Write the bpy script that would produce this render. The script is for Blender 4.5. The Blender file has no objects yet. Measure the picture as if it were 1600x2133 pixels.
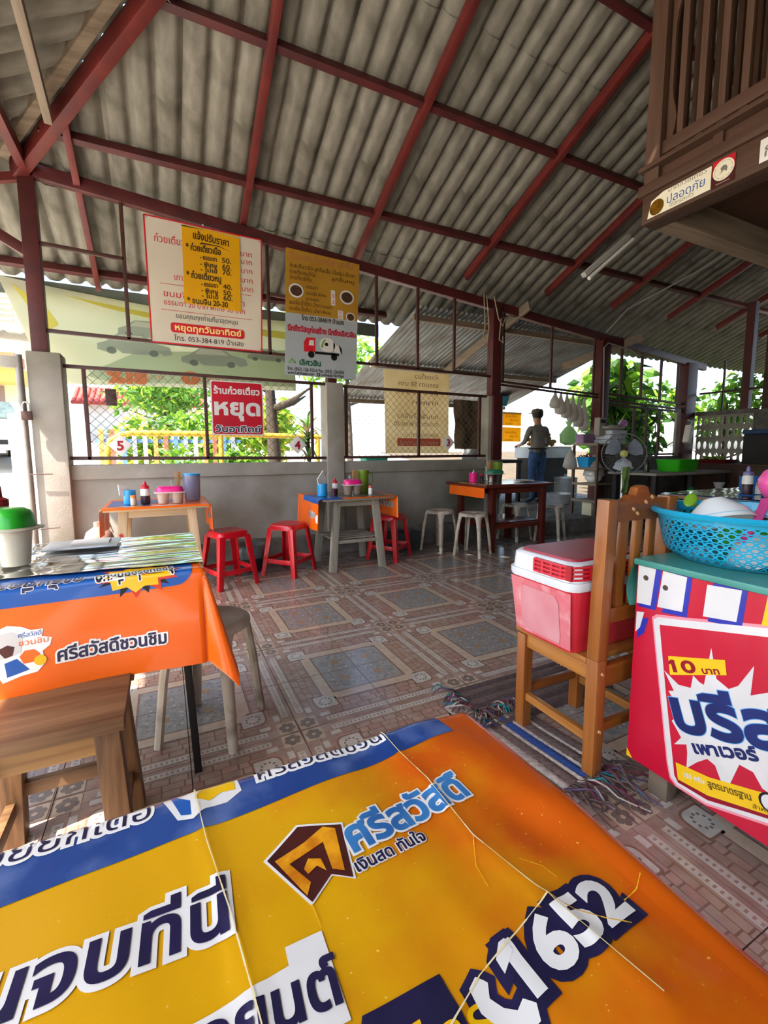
import bpy, bmesh, math, random
from mathutils import Vector, Matrix, noise
from mathutils.geometry import delaunay_2d_cdt, tessellate_polygon
import numpy as np

random.seed(7)
S = bpy.context.scene
COL = S.collection
PI = math.pi

# ---------------------------------------------------------------- camera
# world: X runs along the half wall to the right, Y towards the wall, Z up; the phone is held at 1.10 m above the tiles
YAW, PITCH, ROLL = math.radians(26.0), math.radians(6.3), math.radians(0.2)
_f = Vector((math.sin(YAW) * math.cos(PITCH), math.cos(YAW) * math.cos(PITCH), -math.sin(PITCH)))
_r = Vector((math.cos(YAW), -math.sin(YAW), 0))
_d = _f.cross(_r)
_r2 = math.cos(ROLL) * _r + math.sin(ROLL) * _d
_d2 = -math.sin(ROLL) * _r + math.cos(ROLL) * _d
cam_data = bpy.data.cameras.new('camera')
cam = bpy.data.objects.new('camera', cam_data)
COL.objects.link(cam)
cam.matrix_world = Matrix(((_r2.x, -_d2.x, -_f.x, 0), (_r2.y, -_d2.y, -_f.y, 0), (_r2.z, -_d2.z, -_f.z, 1.10), (0, 0, 0, 1)))
cam_data.sensor_fit = 'HORIZONTAL'
cam_data.sensor_width = 36.0
cam_data.lens = 36.0 * 935 / 1600
cam_data.shift_y = -24.5 / 1600
cam_data.clip_start = 0.02
S.camera = cam

# ---------------------------------------------------------------- sky, sun, exposure
world = bpy.data.worlds.new('sky')
S.world = world
world.use_nodes = True
_n = world.node_tree.nodes
_bg = _n['Background']
_sky = _n.new('ShaderNodeTexSky')
_sky.sky_type = 'NISHITA'
_sky.sun_disc = False
_sky.sun_elevation = math.radians(58)
_sky.sun_rotation = math.radians(-110)
_sky.air_density = 1.0
_sky.dust_density = 3.0
_sky.ozone_density = 0.6
world.node_tree.links.new(_sky.outputs[0], _bg.inputs[0])
_bg.inputs[1].default_value = 0.60
sun_data = bpy.data.lights.new('sun', 'SUN')
sun_data.energy = 16.0
sun_data.angle = math.radians(0.6)
sun_data.color = (1.0, 0.93, 0.82)
sun = bpy.data.objects.new('sun', sun_data)
COL.objects.link(sun)
# light travels to the right, a little towards the wall, steeply down
sun.rotation_euler = Vector((0.50, 0.20, -0.86)).to_track_quat('-Z', 'Y').to_euler()
sun.location = (-6, -2, 12)
S.view_settings.view_transform = 'Standard'
S.view_settings.look = 'None'
S.view_settings.gamma = 1.0
S.view_settings.use_curve_mapping = False
S.view_settings.exposure = 0.38

# ---------------------------------------------------------------- helpers: materials
def lin(h):
    h = h.lstrip('#')
    o = []
    for i in (0, 2, 4):
        c = int(h[i:i + 2], 16) / 255
        o.append(c / 12.92 if c <= 0.04045 else ((c + 0.055) / 1.055) ** 2.4)
    return (o[0], o[1], o[2], 1)

MATS = {}
def mat(name, c, c2=None, rough=0.5, metal=0.0, sc=6.0, st=(1, 1, 1), bump=0.0, bsc=30.0, trans=0.0, alpha=1.0, coat=0.0,
        spec=0.5, lo=0.35, hi=0.65, c3=None, sc3=2.0, ior=1.45, sheen=0.0, det=4.0, emit=0.0):
    m = bpy.data.materials.new(name)
    m.use_nodes = True
    nt = m.node_tree
    N, L = nt.nodes, nt.links
    b = N['Principled BSDF']
    b.inputs['Roughness'].default_value = rough
    b.inputs['Metallic'].default_value = metal
    b.inputs['Transmission Weight'].default_value = trans
    b.inputs['Alpha'].default_value = alpha
    b.inputs['Coat Weight'].default_value = coat
    b.inputs['Coat Roughness'].default_value = 0.08
    b.inputs['Specular IOR Level'].default_value = spec
    b.inputs['IOR'].default_value = ior
    b.inputs['Sheen Weight'].default_value = sheen
    b.inputs['Base Color'].default_value = lin(c)
    if emit:
        b.inputs['Emission Color'].default_value = lin(c)
        b.inputs['Emission Strength'].default_value = emit
    if c2 or bump:
        tc = N.new('ShaderNodeTexCoord')
        mp = N.new('ShaderNodeMapping')
        mp.inputs['Scale'].default_value = st
        L.new(tc.outputs['Object'], mp.inputs['Vector'])
    if c2:
        nz = N.new('ShaderNodeTexNoise')
        nz.inputs['Scale'].default_value = sc
        nz.inputs['Detail'].default_value = det
        L.new(mp.outputs[0], nz.inputs['Vector'])
        r = N.new('ShaderNodeValToRGB')
        r.color_ramp.elements[0].position = lo
        r.color_ramp.elements[1].position = hi
        r.color_ramp.elements[0].color = lin(c)
        r.color_ramp.elements[1].color = lin(c2)
        L.new(nz.outputs['Fac'], r.inputs[0])
        out = r.outputs[0]
        if c3:
            n3 = N.new('ShaderNodeTexNoise')
            n3.inputs['Scale'].default_value = sc3
            n3.inputs['Detail'].default_value = 6
            L.new(tc.outputs['Object'], n3.inputs['Vector'])
            r3 = N.new('ShaderNodeValToRGB')
            r3.color_ramp.elements[0].position = 0.5
            r3.color_ramp.elements[1].position = 0.72
            L.new(n3.outputs['Fac'], r3.inputs[0])
            mx = N.new('ShaderNodeMixRGB')
            mx.inputs[2].default_value = lin(c3)
            L.new(r3.outputs[0], mx.inputs[0])
            L.new(out, mx.inputs[1])
            out = mx.outputs[0]
        L.new(out, b.inputs['Base Color'])
    if bump:
        nb = N.new('ShaderNodeTexNoise')
        nb.inputs['Scale'].default_value = bsc
        nb.inputs['Detail'].default_value = 5
        L.new(mp.outputs[0], nb.inputs['Vector'])
        bp = N.new('ShaderNodeBump')
        bp.inputs['Strength'].default_value = bump
        bp.inputs['Distance'].default_value = 0.01
        L.new(nb.outputs['Fac'], bp.inputs['Height'])
        L.new(bp.outputs[0], b.inputs['Normal'])
    MATS[name] = m
    return m

def wood(name, a, b_, rough=0.45, axis='Z', sc=3.0, coat=0.0):
    st = {'X': (0.6, 9, 9), 'Y': (9, 0.6, 9), 'Z': (9, 9, 0.6)}[axis]
    return mat(name, a, b_, rough=rough, sc=sc, st=st, bump=0.15, bsc=6, coat=coat, lo=0.3, hi=0.7, det=7)

def thin(name, c, transl=0.5, c2=None, sc=4.0, rough=0.5):
    """thin sheet (tarp, banner, leaf): diffuse + translucent"""
    m = mat(name, c, c2, rough=rough, sc=sc)
    nt = m.node_tree
    N, L = nt.nodes, nt.links
    b = N['Principled BSDF']
    t = N.new('ShaderNodeBsdfTranslucent')
    t.inputs[0].default_value = lin(c)
    if b.inputs['Base Color'].links:
        L.new(b.inputs['Base Color'].links[0].from_socket, t.inputs[0])
    mx = N.new('ShaderNodeMixShader')
    mx.inputs[0].default_value = transl
    L.new(b.outputs[0], mx.inputs[1])
    L.new(t.outputs[0], mx.inputs[2])
    L.new(mx.outputs[0], N['Material Output'].inputs[0])
    return m

def clear_film(name, tint='#ffffff', gloss=0.35, rough=0.06):
    """clear plastic film: see-through with a glossy surface"""
    m = bpy.data.materials.new(name)
    m.use_nodes = True
    N, L = m.node_tree.nodes, m.node_tree.links
    N.remove(N['Principled BSDF'])
    a = N.new('ShaderNodeBsdfTransparent')
    a.inputs[0].default_value = lin(tint)
    g = N.new('ShaderNodeBsdfGlossy')
    g.inputs['Roughness'].default_value = rough
    fr = N.new('ShaderNodeFresnel')
    fr.inputs[0].default_value = 1.5
    ad = N.new('ShaderNodeMath')
    ad.operation = 'ADD'
    ad.use_clamp = True
    ad.inputs[1].default_value = gloss
    L.new(fr.outputs[0], ad.inputs[0])
    mx = N.new('ShaderNodeMixShader')
    L.new(ad.outputs[0], mx.inputs[0])
    L.new(a.outputs[0], mx.inputs[1])
    L.new(g.outputs[0], mx.inputs[2])
    L.new(mx.outputs[0], N['Material Output'].inputs[0])
    MATS[name] = m
    return m

# ---------------------------------------------------------------- helpers: meshes
def R3(rx=0, ry=0, rz=0):
    return Matrix.Rotation(rz, 3, 'Z') @ Matrix.Rotation(ry, 3, 'Y') @ Matrix.Rotation(rx, 3, 'X')

class MB:
    def __init__(s):
        s.v, s.f, s.m = [], [], []
    def add(s, vs, fs, mi=0):
        o = len(s.v)
        s.v += [tuple(v) for v in vs]
        for f in fs:
            s.f.append(tuple(i + o for i in f))
            s.m.append(mi)
        return s
    def box(s, x0, x1, y0, y1, z0, z1, mi=0):
        return s.add([(x0, y0, z0), (x1, y0, z0), (x1, y1, z0), (x0, y1, z0), (x0, y0, z1), (x1, y0, z1), (x1, y1, z1), (x0, y1, z1)],
                     [(0, 3, 2, 1), (4, 5, 6, 7), (0, 1, 5, 4), (1, 2, 6, 5), (2, 3, 7, 6), (3, 0, 4, 7)], mi)
    def obox(s, c, size, rot=(0, 0, 0), mi=0):
        M = R3(*rot)
        h = [x / 2 for x in size]
        vs = []
        for z in (-1, 1):
            for x, y in ((-1, -1), (1, -1), (1, 1), (-1, 1)):
                vs.append(Vector(c) + M @ Vector((x * h[0], y * h[1], z * h[2])))
        return s.add(vs, [(0, 3, 2, 1), (4, 5, 6, 7), (0, 1, 5, 4), (1, 2, 6, 5), (2, 3, 7, 6), (3, 0, 4, 7)], mi)
    def bar(s, p, q, w, h, up=(0, 0, 1), mi=0, w2=None, h2=None):
        """rectangular bar from p to q; w across, h along up"""
        p, q = Vector(p), Vector(q)
        d = (q - p).normalized()
        u = Vector(up)
        if abs(d.dot(u)) > 0.98:
            u = Vector((0, 1, 0)) if abs(d.y) < 0.9 else Vector((1, 0, 0))
        a = d.cross(u).normalized()
        u = a.cross(d).normalized()
        w2 = w if w2 is None else w2
        h2 = h if h2 is None else h2
        vs = []
        for c, ww, hh in ((p, w, h), (q, w2, h2)):
            for i, j in ((-1, -1), (1, -1), (1, 1), (-1, 1)):
                vs.append(c + a * (i * ww / 2) + u * (j * hh / 2))
        return s.add(vs, [(0, 1, 2, 3), (7, 6, 5, 4), (0, 4, 5, 1), (1, 5, 6, 2), (2, 6, 7, 3), (3, 7, 4, 0)], mi)
    def tube(s, pts, r, n=8, mi=0, closed=False, cap=True):
        pts = [Vector(p) for p in pts]
        N_ = len(pts)
        rs = r if isinstance(r, (list, tuple)) else [r] * N_
        prev = None
        vs = []
        for i, p in enumerate(pts):
            if closed:
                d = pts[(i + 1) % N_] - pts[i - 1]
            else:
                d = pts[min(i + 1, N_ - 1)] - pts[max(i - 1, 0)]
            d = d.normalized() if d.length > 1e-9 else Vector((0, 0, 1))
            if prev is None:
                u = Vector((0, 0, 1)) if abs(d.z) < 0.9 else Vector((1, 0, 0))
                a = d.cross(u).normalized()
            else:
                a = (prev - d * prev.dot(d))
                a = a.normalized() if a.length > 1e-6 else d.orthogonal().normalized()
            b = d.cross(a)
            prev = a
            for k in range(n):
                t = 2 * PI * k / n
                vs.append(p + (a * math.cos(t) + b * math.sin(t)) * rs[i])
        fs = []
        for i in range(N_ if closed else N_ - 1):
            j = (i + 1) % N_
            for k in range(n):
                k2 = (k + 1) % n
                fs.append((i * n + k, i * n + k2, j * n + k2, j * n + k))
        if cap and not closed:
            fs.append(tuple(reversed(range(n))))
            fs.append(tuple((N_ - 1) * n + k for k in range(n)))
        return s.add(vs, fs, mi)
    def lathe(s, prof, n=20, c=(0, 0, 0), mi=0, sx=1.0, sy=1.0, cap=True):
        """profile [(r, z)...] turned about Z"""
        vs, fs = [], []
        for r, z in prof:
            for k in range(n):
                t = 2 * PI * k / n
                vs.append((c[0] + r * math.cos(t) * sx, c[1] + r * math.sin(t) * sy, c[2] + z))
        for i in range(len(prof) - 1):
            for k in range(n):
                k2 = (k + 1) % n
                fs.append((i * n + k, i * n + k2, (i + 1) * n + k2, (i + 1) * n + k))
        if cap and prof[0][0] > 1e-5:
            fs.append(tuple(reversed(range(n))))
        if cap and prof[-1][0] > 1e-5:
            fs.append(tuple((len(prof) - 1) * n + k for k in range(n)))
        return s.add(vs, fs, mi)
    def prism(s, poly, a, b_, axis='Z', mi=0):
        """extrude a 2-D outline between a and b_ along an axis"""
        def P(u, v, w):
            return {'Z': (u, v, w), 'Y': (u, w, v), 'X': (w, u, v)}[axis]
        n = len(poly)
        vs = [P(u, v, a) for u, v in poly] + [P(u, v, b_) for u, v in poly]
        fs = [tuple(reversed(range(n))), tuple(range(n, 2 * n))]
        fs += [(i, (i + 1) % n, n + (i + 1) % n, n + i) for i in range(n)]
        return s.add(vs, fs, mi)
    def grid(s, fn, us, vs_, mi=0, flip=False):
        vs = [fn(u, v) for v in vs_ for u in us]
        n = len(us)
        fs = []
        for j in range(len(vs_) - 1):
            for i in range(n - 1):
                q = (j * n + i, j * n + i + 1, (j + 1) * n + i + 1, (j + 1) * n + i)
                fs.append(q[::-1] if flip else q)
        return s.add(vs, fs, mi)
    def ball(s, c, r, n=12, m_=8, mi=0, sc=(1, 1, 1)):
        vs, fs = [], []
        for i in range(m_ + 1):
            p = PI * i / m_
            for k in range(n):
                t = 2 * PI * k / n
                vs.append((c[0] + r * sc[0] * math.sin(p) * math.cos(t), c[1] + r * sc[1] * math.sin(p) * math.sin(t), c[2] - r * sc[2] * math.cos(p)))
        for i in range(m_):
            for k in range(n):
                k2 = (k + 1) % n
                fs.append((i * n + k, i * n + k2, (i + 1) * n + k2, (i + 1) * n + k))
        return s.add(vs, fs, mi)
    def mesh(s, name, mats, smooth=False, bevel=0.0, seg=2, weld=False):
        me = bpy.data.meshes.new(name)
        me.from_pydata(s.v, [], s.f)
        mats = mats if isinstance(mats, (list, tuple)) else [mats]
        for m in mats:
            me.materials.append(m)
        if len(mats) > 1:
            me.polygons.foreach_set('material_index', s.m)
        bm = bmesh.new()
        bm.from_mesh(me)
        if weld:
            bmesh.ops.remove_doubles(bm, verts=bm.verts, dist=1e-5)
        if bevel:
            ed = [e for e in bm.edges if len(e.link_faces) == 2 and e.calc_face_angle(0) > 0.5]
            bmesh.ops.bevel(bm, geom=ed, offset=bevel, segments=seg, affect='EDGES', profile=0.6, clamp_overlap=True)
        bmesh.ops.recalc_face_normals(bm, faces=bm.faces)
        bm.to_mesh(me)
        bm.free()
        if smooth or bevel:
            me.polygons.foreach_set('use_smooth', [True] * len(me.polygons))
            me.set_sharp_from_angle(angle=math.radians(smooth if smooth and smooth is not True else 40))
        return me
    def build(s, name, mats, parent=None, **k):
        return link(name, s.mesh(name, mats, **k), parent)

def link(name, me, parent=None, loc=None, rz=0.0):
    o = bpy.data.objects.new(name, me)
    COL.objects.link(o)
    if parent is not None:
        o.parent = parent
    if loc:
        o.location = loc
    o.rotation_euler[2] = rz
    return o

def tag(o, label=None, cat=None, group=None, kind=None):
    if label:
        o['label'] = label
    if cat:
        o['category'] = cat
    if group:
        o['group'] = group
    if kind:
        o['kind'] = kind
    return o

def thing(name, label, cat, loc=(0, 0, 0), rz=0.0, group=None, kind=None):
    o = bpy.data.objects.new(name, None)
    COL.objects.link(o)
    o.location = loc
    o.rotation_euler[2] = rz
    o.empty_display_size = 0.05
    return tag(o, label, cat, group, kind)

def struct(o, label=None):
    return tag(o, label, kind='structure')

def dup(root, loc, rz=0.0, label=None, group=None):
    r = root.copy()
    COL.objects.link(r)
    r.location = loc
    r.rotation_euler[2] = rz
    if label:
        r['label'] = label
    if group:
        r['group'] = group
    for ch in list(root.children):
        c = ch.copy()
        COL.objects.link(c)
        c.parent = r
        for g in list(ch.children):
            d = g.copy()
            COL.objects.link(d)
            d.parent = c
    return r

def lsp(a, b, n):
    return [a + (b - a) * i / (n - 1) for i in range(n)]

# ---------------------------------------------------------------- helpers: lettering (flat outlines from the built-in font)
_TX = {}
def text_loops(body):
    if body in _TX:
        return _TX[body]
    cu = bpy.data.curves.new('lettering', 'FONT')
    cu.body = body
    cu.resolution_u = 3
    ob = bpy.data.objects.new('lettering', cu)
    COL.objects.link(ob)
    bpy.context.view_layer.update()
    dg = bpy.context.evaluated_depsgraph_get()
    cv = ob.evaluated_get(dg).to_curve(dg, apply_modifiers=False)
    loops = []
    for sp in cv.splines:
        pts = []
        if sp.type == 'BEZIER':
            bp = sp.bezier_points
            n = len(bp)
            for i in range(n):
                a, b = bp[i], bp[(i + 1) % n]
                p0, p1, p2, p3 = a.co, a.handle_right, b.handle_left, b.co
                straight = ((p1 - p0).cross(p3 - p0).length < 1e-5 and (p2 - p0).cross(p3 - p0).length < 1e-5)
                for k in range(1 if straight else 4):
                    t = k / 4
                    q = p0 * (1 - t) ** 3 + p1 * (3 * t * (1 - t) ** 2) + p2 * (3 * t * t * (1 - t)) + p3 * t ** 3
                    pts.append((q.x, q.y))
        else:
            pts = [(p.co.x, p.co.y) for p in sp.points]
        cl = []
        for p in pts:
            if not cl or abs(p[0] - cl[-1][0]) + abs(p[1] - cl[-1][1]) > 2e-3:
                cl.append(p)
        if len(cl) > 2:
            loops.append(np.array(cl))
    ob.evaluated_get(dg).to_curve_clear()
    bpy.data.objects.remove(ob)
    bpy.data.curves.remove(cu)
    loops.sort(key=lambda l: l[:, 0].min())
    grp, cur, end = [], [], -1e9
    for l in loops:                                            # glyph clusters side by side
        if l[:, 0].min() > end and cur:
            grp.append(cur)
            cur = []
        cur.append(l)
        end = max(end, l[:, 0].max()) if len(cur) > 1 else l[:, 0].max()
    if cur:
        grp.append(cur)
    loops = []
    for g in grp:                                              # same turning sense for every cluster
        ar = 0.0
        for l in g:
            r = np.roll(l, -1, axis=0)
            ar += float((l[:, 0] * r[:, 1] - r[:, 0] * l[:, 1]).sum())
        loops += [l if ar > 0 else l[::-1].copy() for l in g]
    if loops:
        x0 = min(l[:, 0].min() for l in loops)
        x1 = max(l[:, 0].max() for l in loops)
        loops = [l - np.array([x0, 0]) for l in loops]
        _TX[body] = (loops, float(x1 - x0))
    else:
        _TX[body] = ([], 0.0)
    return _TX[body]

_TF = {}
def text_tris(body, sx, h, fat):
    """triangles of a line of text scaled by sx, h; fat > 0 swells the strokes"""
    key = (body, round(sx, 5), round(h, 5), round(fat, 5))
    if key in _TF:
        return _TF[key]
    loops, w0 = text_loops(body)
    sc = [l * np.array([sx, h]) for l in loops]
    def area(l):
        r = np.roll(l, -1, axis=0)
        return 0.5 * float((l[:, 0] * r[:, 1] - r[:, 0] * l[:, 1]).sum())
    sgn = 1.0 if sum(area(l) for l in sc) > 0 else -1.0
    if fat:
        out = []
        for l in sc:
            e = np.roll(l, -1, axis=0) - l
            e /= np.maximum(np.linalg.norm(e, axis=1, keepdims=True), 1e-9)
            nr = np.stack([e[:, 1], -e[:, 0]], axis=1) * sgn
            pn = np.roll(nr, 1, axis=0)
            mt = (nr + pn) / np.maximum(1 + (nr * pn).sum(axis=1, keepdims=True), 0.45)
            out.append(l + mt * fat)
        sc = out
    V, E = [], []
    for lp in sc:
        o = len(V)
        V += [Vector((float(p[0]), float(p[1]))) for p in lp]
        E += [(o + i, o + (i + 1) % len(lp)) for i in range(len(lp))]
    rv, re_, rf, *_ = delaunay_2d_cdt(V, E, [], 0, 1e-4 * h)
    P = np.array([(v.x, v.y) for v in rv])
    T_ = np.array([f for f in rf if len(f) == 3])
    cen = P[T_].mean(axis=1)
    w = np.zeros(len(cen))
    A = np.concatenate(sc)
    B = np.concatenate([np.roll(l, -1, axis=0) for l in sc])
    for i in range(0, len(A), 256):
        x0, y0 = A[i:i + 256, 0:1], A[i:i + 256, 1:2]
        x1, y1 = B[i:i + 256, 0:1], B[i:i + 256, 1:2]
        cy, cx = cen[None, :, 1], cen[None, :, 0]
        up = (y0 <= cy) & (y1 > cy)
        dn = (y0 > cy) & (y1 <= cy)
        dy = np.where(y1 == y0, 1e-12, y1 - y0)
        right = x0 + (cy - y0) / dy * (x1 - x0) > cx
        w += (up & right).sum(axis=0) - (dn & right).sum(axis=0)
    T_ = T_[w * sgn > 0.5]
    _TF[key] = ([tuple(p) for p in P], [tuple(int(i) for i in t) for t in T_])
    return _TF[key]

class Flat:
    """flat print in a plane (u, v): polygons gathered, cut on a grid where needed, then laid on a surface"""
    def __init__(s, join=False):
        s.v, s.f, s.m = [], [], []
        s.join, s.cuts = join, []
    def raw(s, vs, fs, mi=0):
        o = len(s.v)
        s.cuts.append((o, len(s.f)))
        s.v += list(vs)
        for f in fs:
            s.f.append(tuple(i + o for i in f))
            s.m.append(mi)
        return s
    def poly(s, pts, mi=0):
        if len(pts) <= 4:
            return s.raw(pts, [tuple(range(len(pts)))], mi)
        tr = tessellate_polygon([[Vector((p[0], p[1], 0)) for p in pts]])
        return s.raw(pts, tr, mi)
    def rect(s, u0, v0, u1, v1, mi=0):
        return s.poly([(u0, v0), (u1, v0), (u1, v1), (u0, v1)], mi)
    def disc(s, u, v, r, n=16, mi=0, ry=None):
        ry = r if ry is None else ry
        return s.raw([(u + r * math.cos(2 * PI * k / n), v + ry * math.sin(2 * PI * k / n)) for k in range(n)], [tuple(range(n))], mi)
    def text(s, body, u, v, h, mi=0, width=None, ang=0.0, fat=0.0, mirror=False, align='L', nf=8, skew=0.0):
        """h: em height; width: squeeze to this width; fat: thicken by this much"""
        loops, w = text_loops(body)
        if not loops:
            return s
        sx = (width / w) if width else h
        V, T_ = text_tris(body, sx, h, fat)
        off = {'L': 0, 'C': -w * sx / 2, 'R': -w * sx}[align]
        ca, sa = math.cos(ang), math.sin(ang)
        out = []
        for x, y in V:
            a, b = x + off + y * skew, y
            if mirror:
                a = -a
            out.append((u + a * ca - b * sa, v + a * sa + b * ca))
        return s.raw(out, T_, mi)
    def build(s, name, mats, fn, parent=None, cell=None, flip=False):
        if not s.v:
            return None
        if not s.join and len(s.cuts) > 1:                     # every line of text, every printed shape is a piece of its own
            first = None
            ends = s.cuts[1:] + [(len(s.v), len(s.f))]
            for (v0, f0), (v1, f1) in zip(s.cuts, ends):
                q = Flat(True)
                q.v = s.v[v0:v1]
                q.f = [tuple(i - v0 for i in f) for f in s.f[f0:f1]]
                q.m = s.m[f0:f1]
                o = q.build(name, mats, fn, parent, cell, flip)
                first = first or o
            return first
        me = bpy.data.meshes.new(name)
        me.from_pydata([(a, b, 0) for a, b in s.v], [], s.f)
        mats = mats if isinstance(mats, (list, tuple)) else [mats]
        for m in mats:
            me.materials.append(m)
        me.polygons.foreach_set('material_index', s.m)
        bm = bmesh.new()
        bm.from_mesh(me)
        if cell:
            us = [v[0] for v in s.v]
            vs = [v[1] for v in s.v]
            for ax, arr in ((0, us), (1, vs)):
                k0, k1 = math.floor(min(arr) / cell) + 1, math.ceil(max(arr) / cell)
                for k in range(k0, k1):
                    co, no = [0, 0, 0], [0, 0, 0]
                    co[ax], no[ax] = k * cell, 1
                    bmesh.ops.bisect_plane(bm, geom=list(bm.verts) + list(bm.edges) + list(bm.faces), plane_co=co, plane_no=no, dist=1e-6)
        for v in bm.verts:
            v.co = fn(v.co.x, v.co.y)
        bm.to_mesh(me)
        bm.free()
        if cell:
            me.polygons.foreach_set('use_smooth', [True] * len(me.polygons))
        return link(name, me, parent)

def on_y(Y, x0=0.0, z0=0.0, d=0.0):      # plane facing -Y (towards the camera side)
    return lambda u, v: (x0 + u, Y - d, z0 + v)
def on_x(X, y0=0.0, z0=0.0, d=0.0):      # plane facing -X; u runs towards -Y (left to right as seen)
    return lambda u, v: (X - d, y0 - u, z0 + v)
def on_z(Z, d=0.0):
    return lambda u, v: (u, v, Z + d)

# ================================================================ materials of the building
m_conc = mat('concrete_painted', '#8e897f', '#a19c92', rough=0.85, sc=3, c3='#76705f', sc3=1.6, bump=0.15, bsc=60)
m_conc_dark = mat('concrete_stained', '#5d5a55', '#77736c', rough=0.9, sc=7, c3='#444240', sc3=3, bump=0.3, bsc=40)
m_steel = mat('primer_red_steel', '#552020', '#431a1a', rough=0.5, sc=5, st=(1, 1, 1))
m_rafter = mat('rafter_red_paint', '#702a25', '#5c221f', rough=0.45, sc=5)
m_rail = mat('dark_brown_steel', '#3f2622', '#4d302a', rough=0.55, sc=9)
m_sheet = mat('fibre_cement_sheet', '#8f8b7f', '#787468', rough=0.95, sc=5, st=(4, 1.2, 1), lo=0.3, hi=0.72, c3='#5c594e', sc3=3.2, bump=0.25, bsc=50, spec=0.1)
m_metal_sheet = mat('galvanised_sheet', '#7f8384', '#64615c', rough=0.5, metal=0.5, sc=3, st=(5, 0.7, 1), c3='#5a4a3e', sc3=2.5)
m_timber = wood('weathered_timber', '#8a7a66', '#6c5d4b', rough=0.8, axis='X')
m_timber_y = wood('weathered_plank', '#8a7b68', '#75685a', rough=0.85, axis='Y')
m_house = wood('dark_house_timber', '#5b4032', '#46301f', rough=0.6, axis='Z')
m_house_y = wood('dark_house_board', '#573d2f', '#432d20', rough=0.6, axis='Y')
m_grout = mat('floor_grout', '#8a8078', '#5f5751', rough=0.9, sc=9)
m_wire = mat('chain_wire', '#6a655c', rough=0.6, metal=0.4)
m_black = mat('black_paint', '#151312', rough=0.5)
m_white = mat('white_paint', '#e9e7e2', '#dedbd4', rough=0.5, sc=4)
m_rope = mat('pale_rope', '#a89b84', '#8d806b', rough=0.9, sc=40)
m_alu = mat('aluminium', '#d6d8d9', '#c4c7c8', rough=0.35, metal=0.55, sc=12)

# ================================================================ floor: patterned ceramic tiles laid one by one
T = 0.3995
MOTIF = (0.829, 2.040)
gl = dict(rough=0.22, coat=0.15)
t_base = mat('tile_pinkish_ground', '#a38a7d', '#8d7467', sc=14, c3='#ac998d', sc3=5, **gl)
t_line = mat('tile_brown_joint', '#775a4e', '#876859', sc=20, **gl)
t_brick = mat('tile_rust_brick', '#987365', '#a98a7c', sc=16, **gl)
t_cream = mat('tile_cream_band', '#bca994', '#b09b86', sc=22, **gl)
t_grey = mat('tile_blue_grey_field', '#84827f', '#979189', sc=26, c3='#757473', sc3=30, **gl)
t_white = mat('tile_white_print', '#bfb8ae', '#aea79d', sc=25, **gl)
t_dark = mat('tile_dark_flower', '#6e625b', '#7c6f66', sc=30, **gl)
t_gold = mat('tile_gold_flower', '#8d6f52', '#a3835f', sc=40, **gl)

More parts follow.
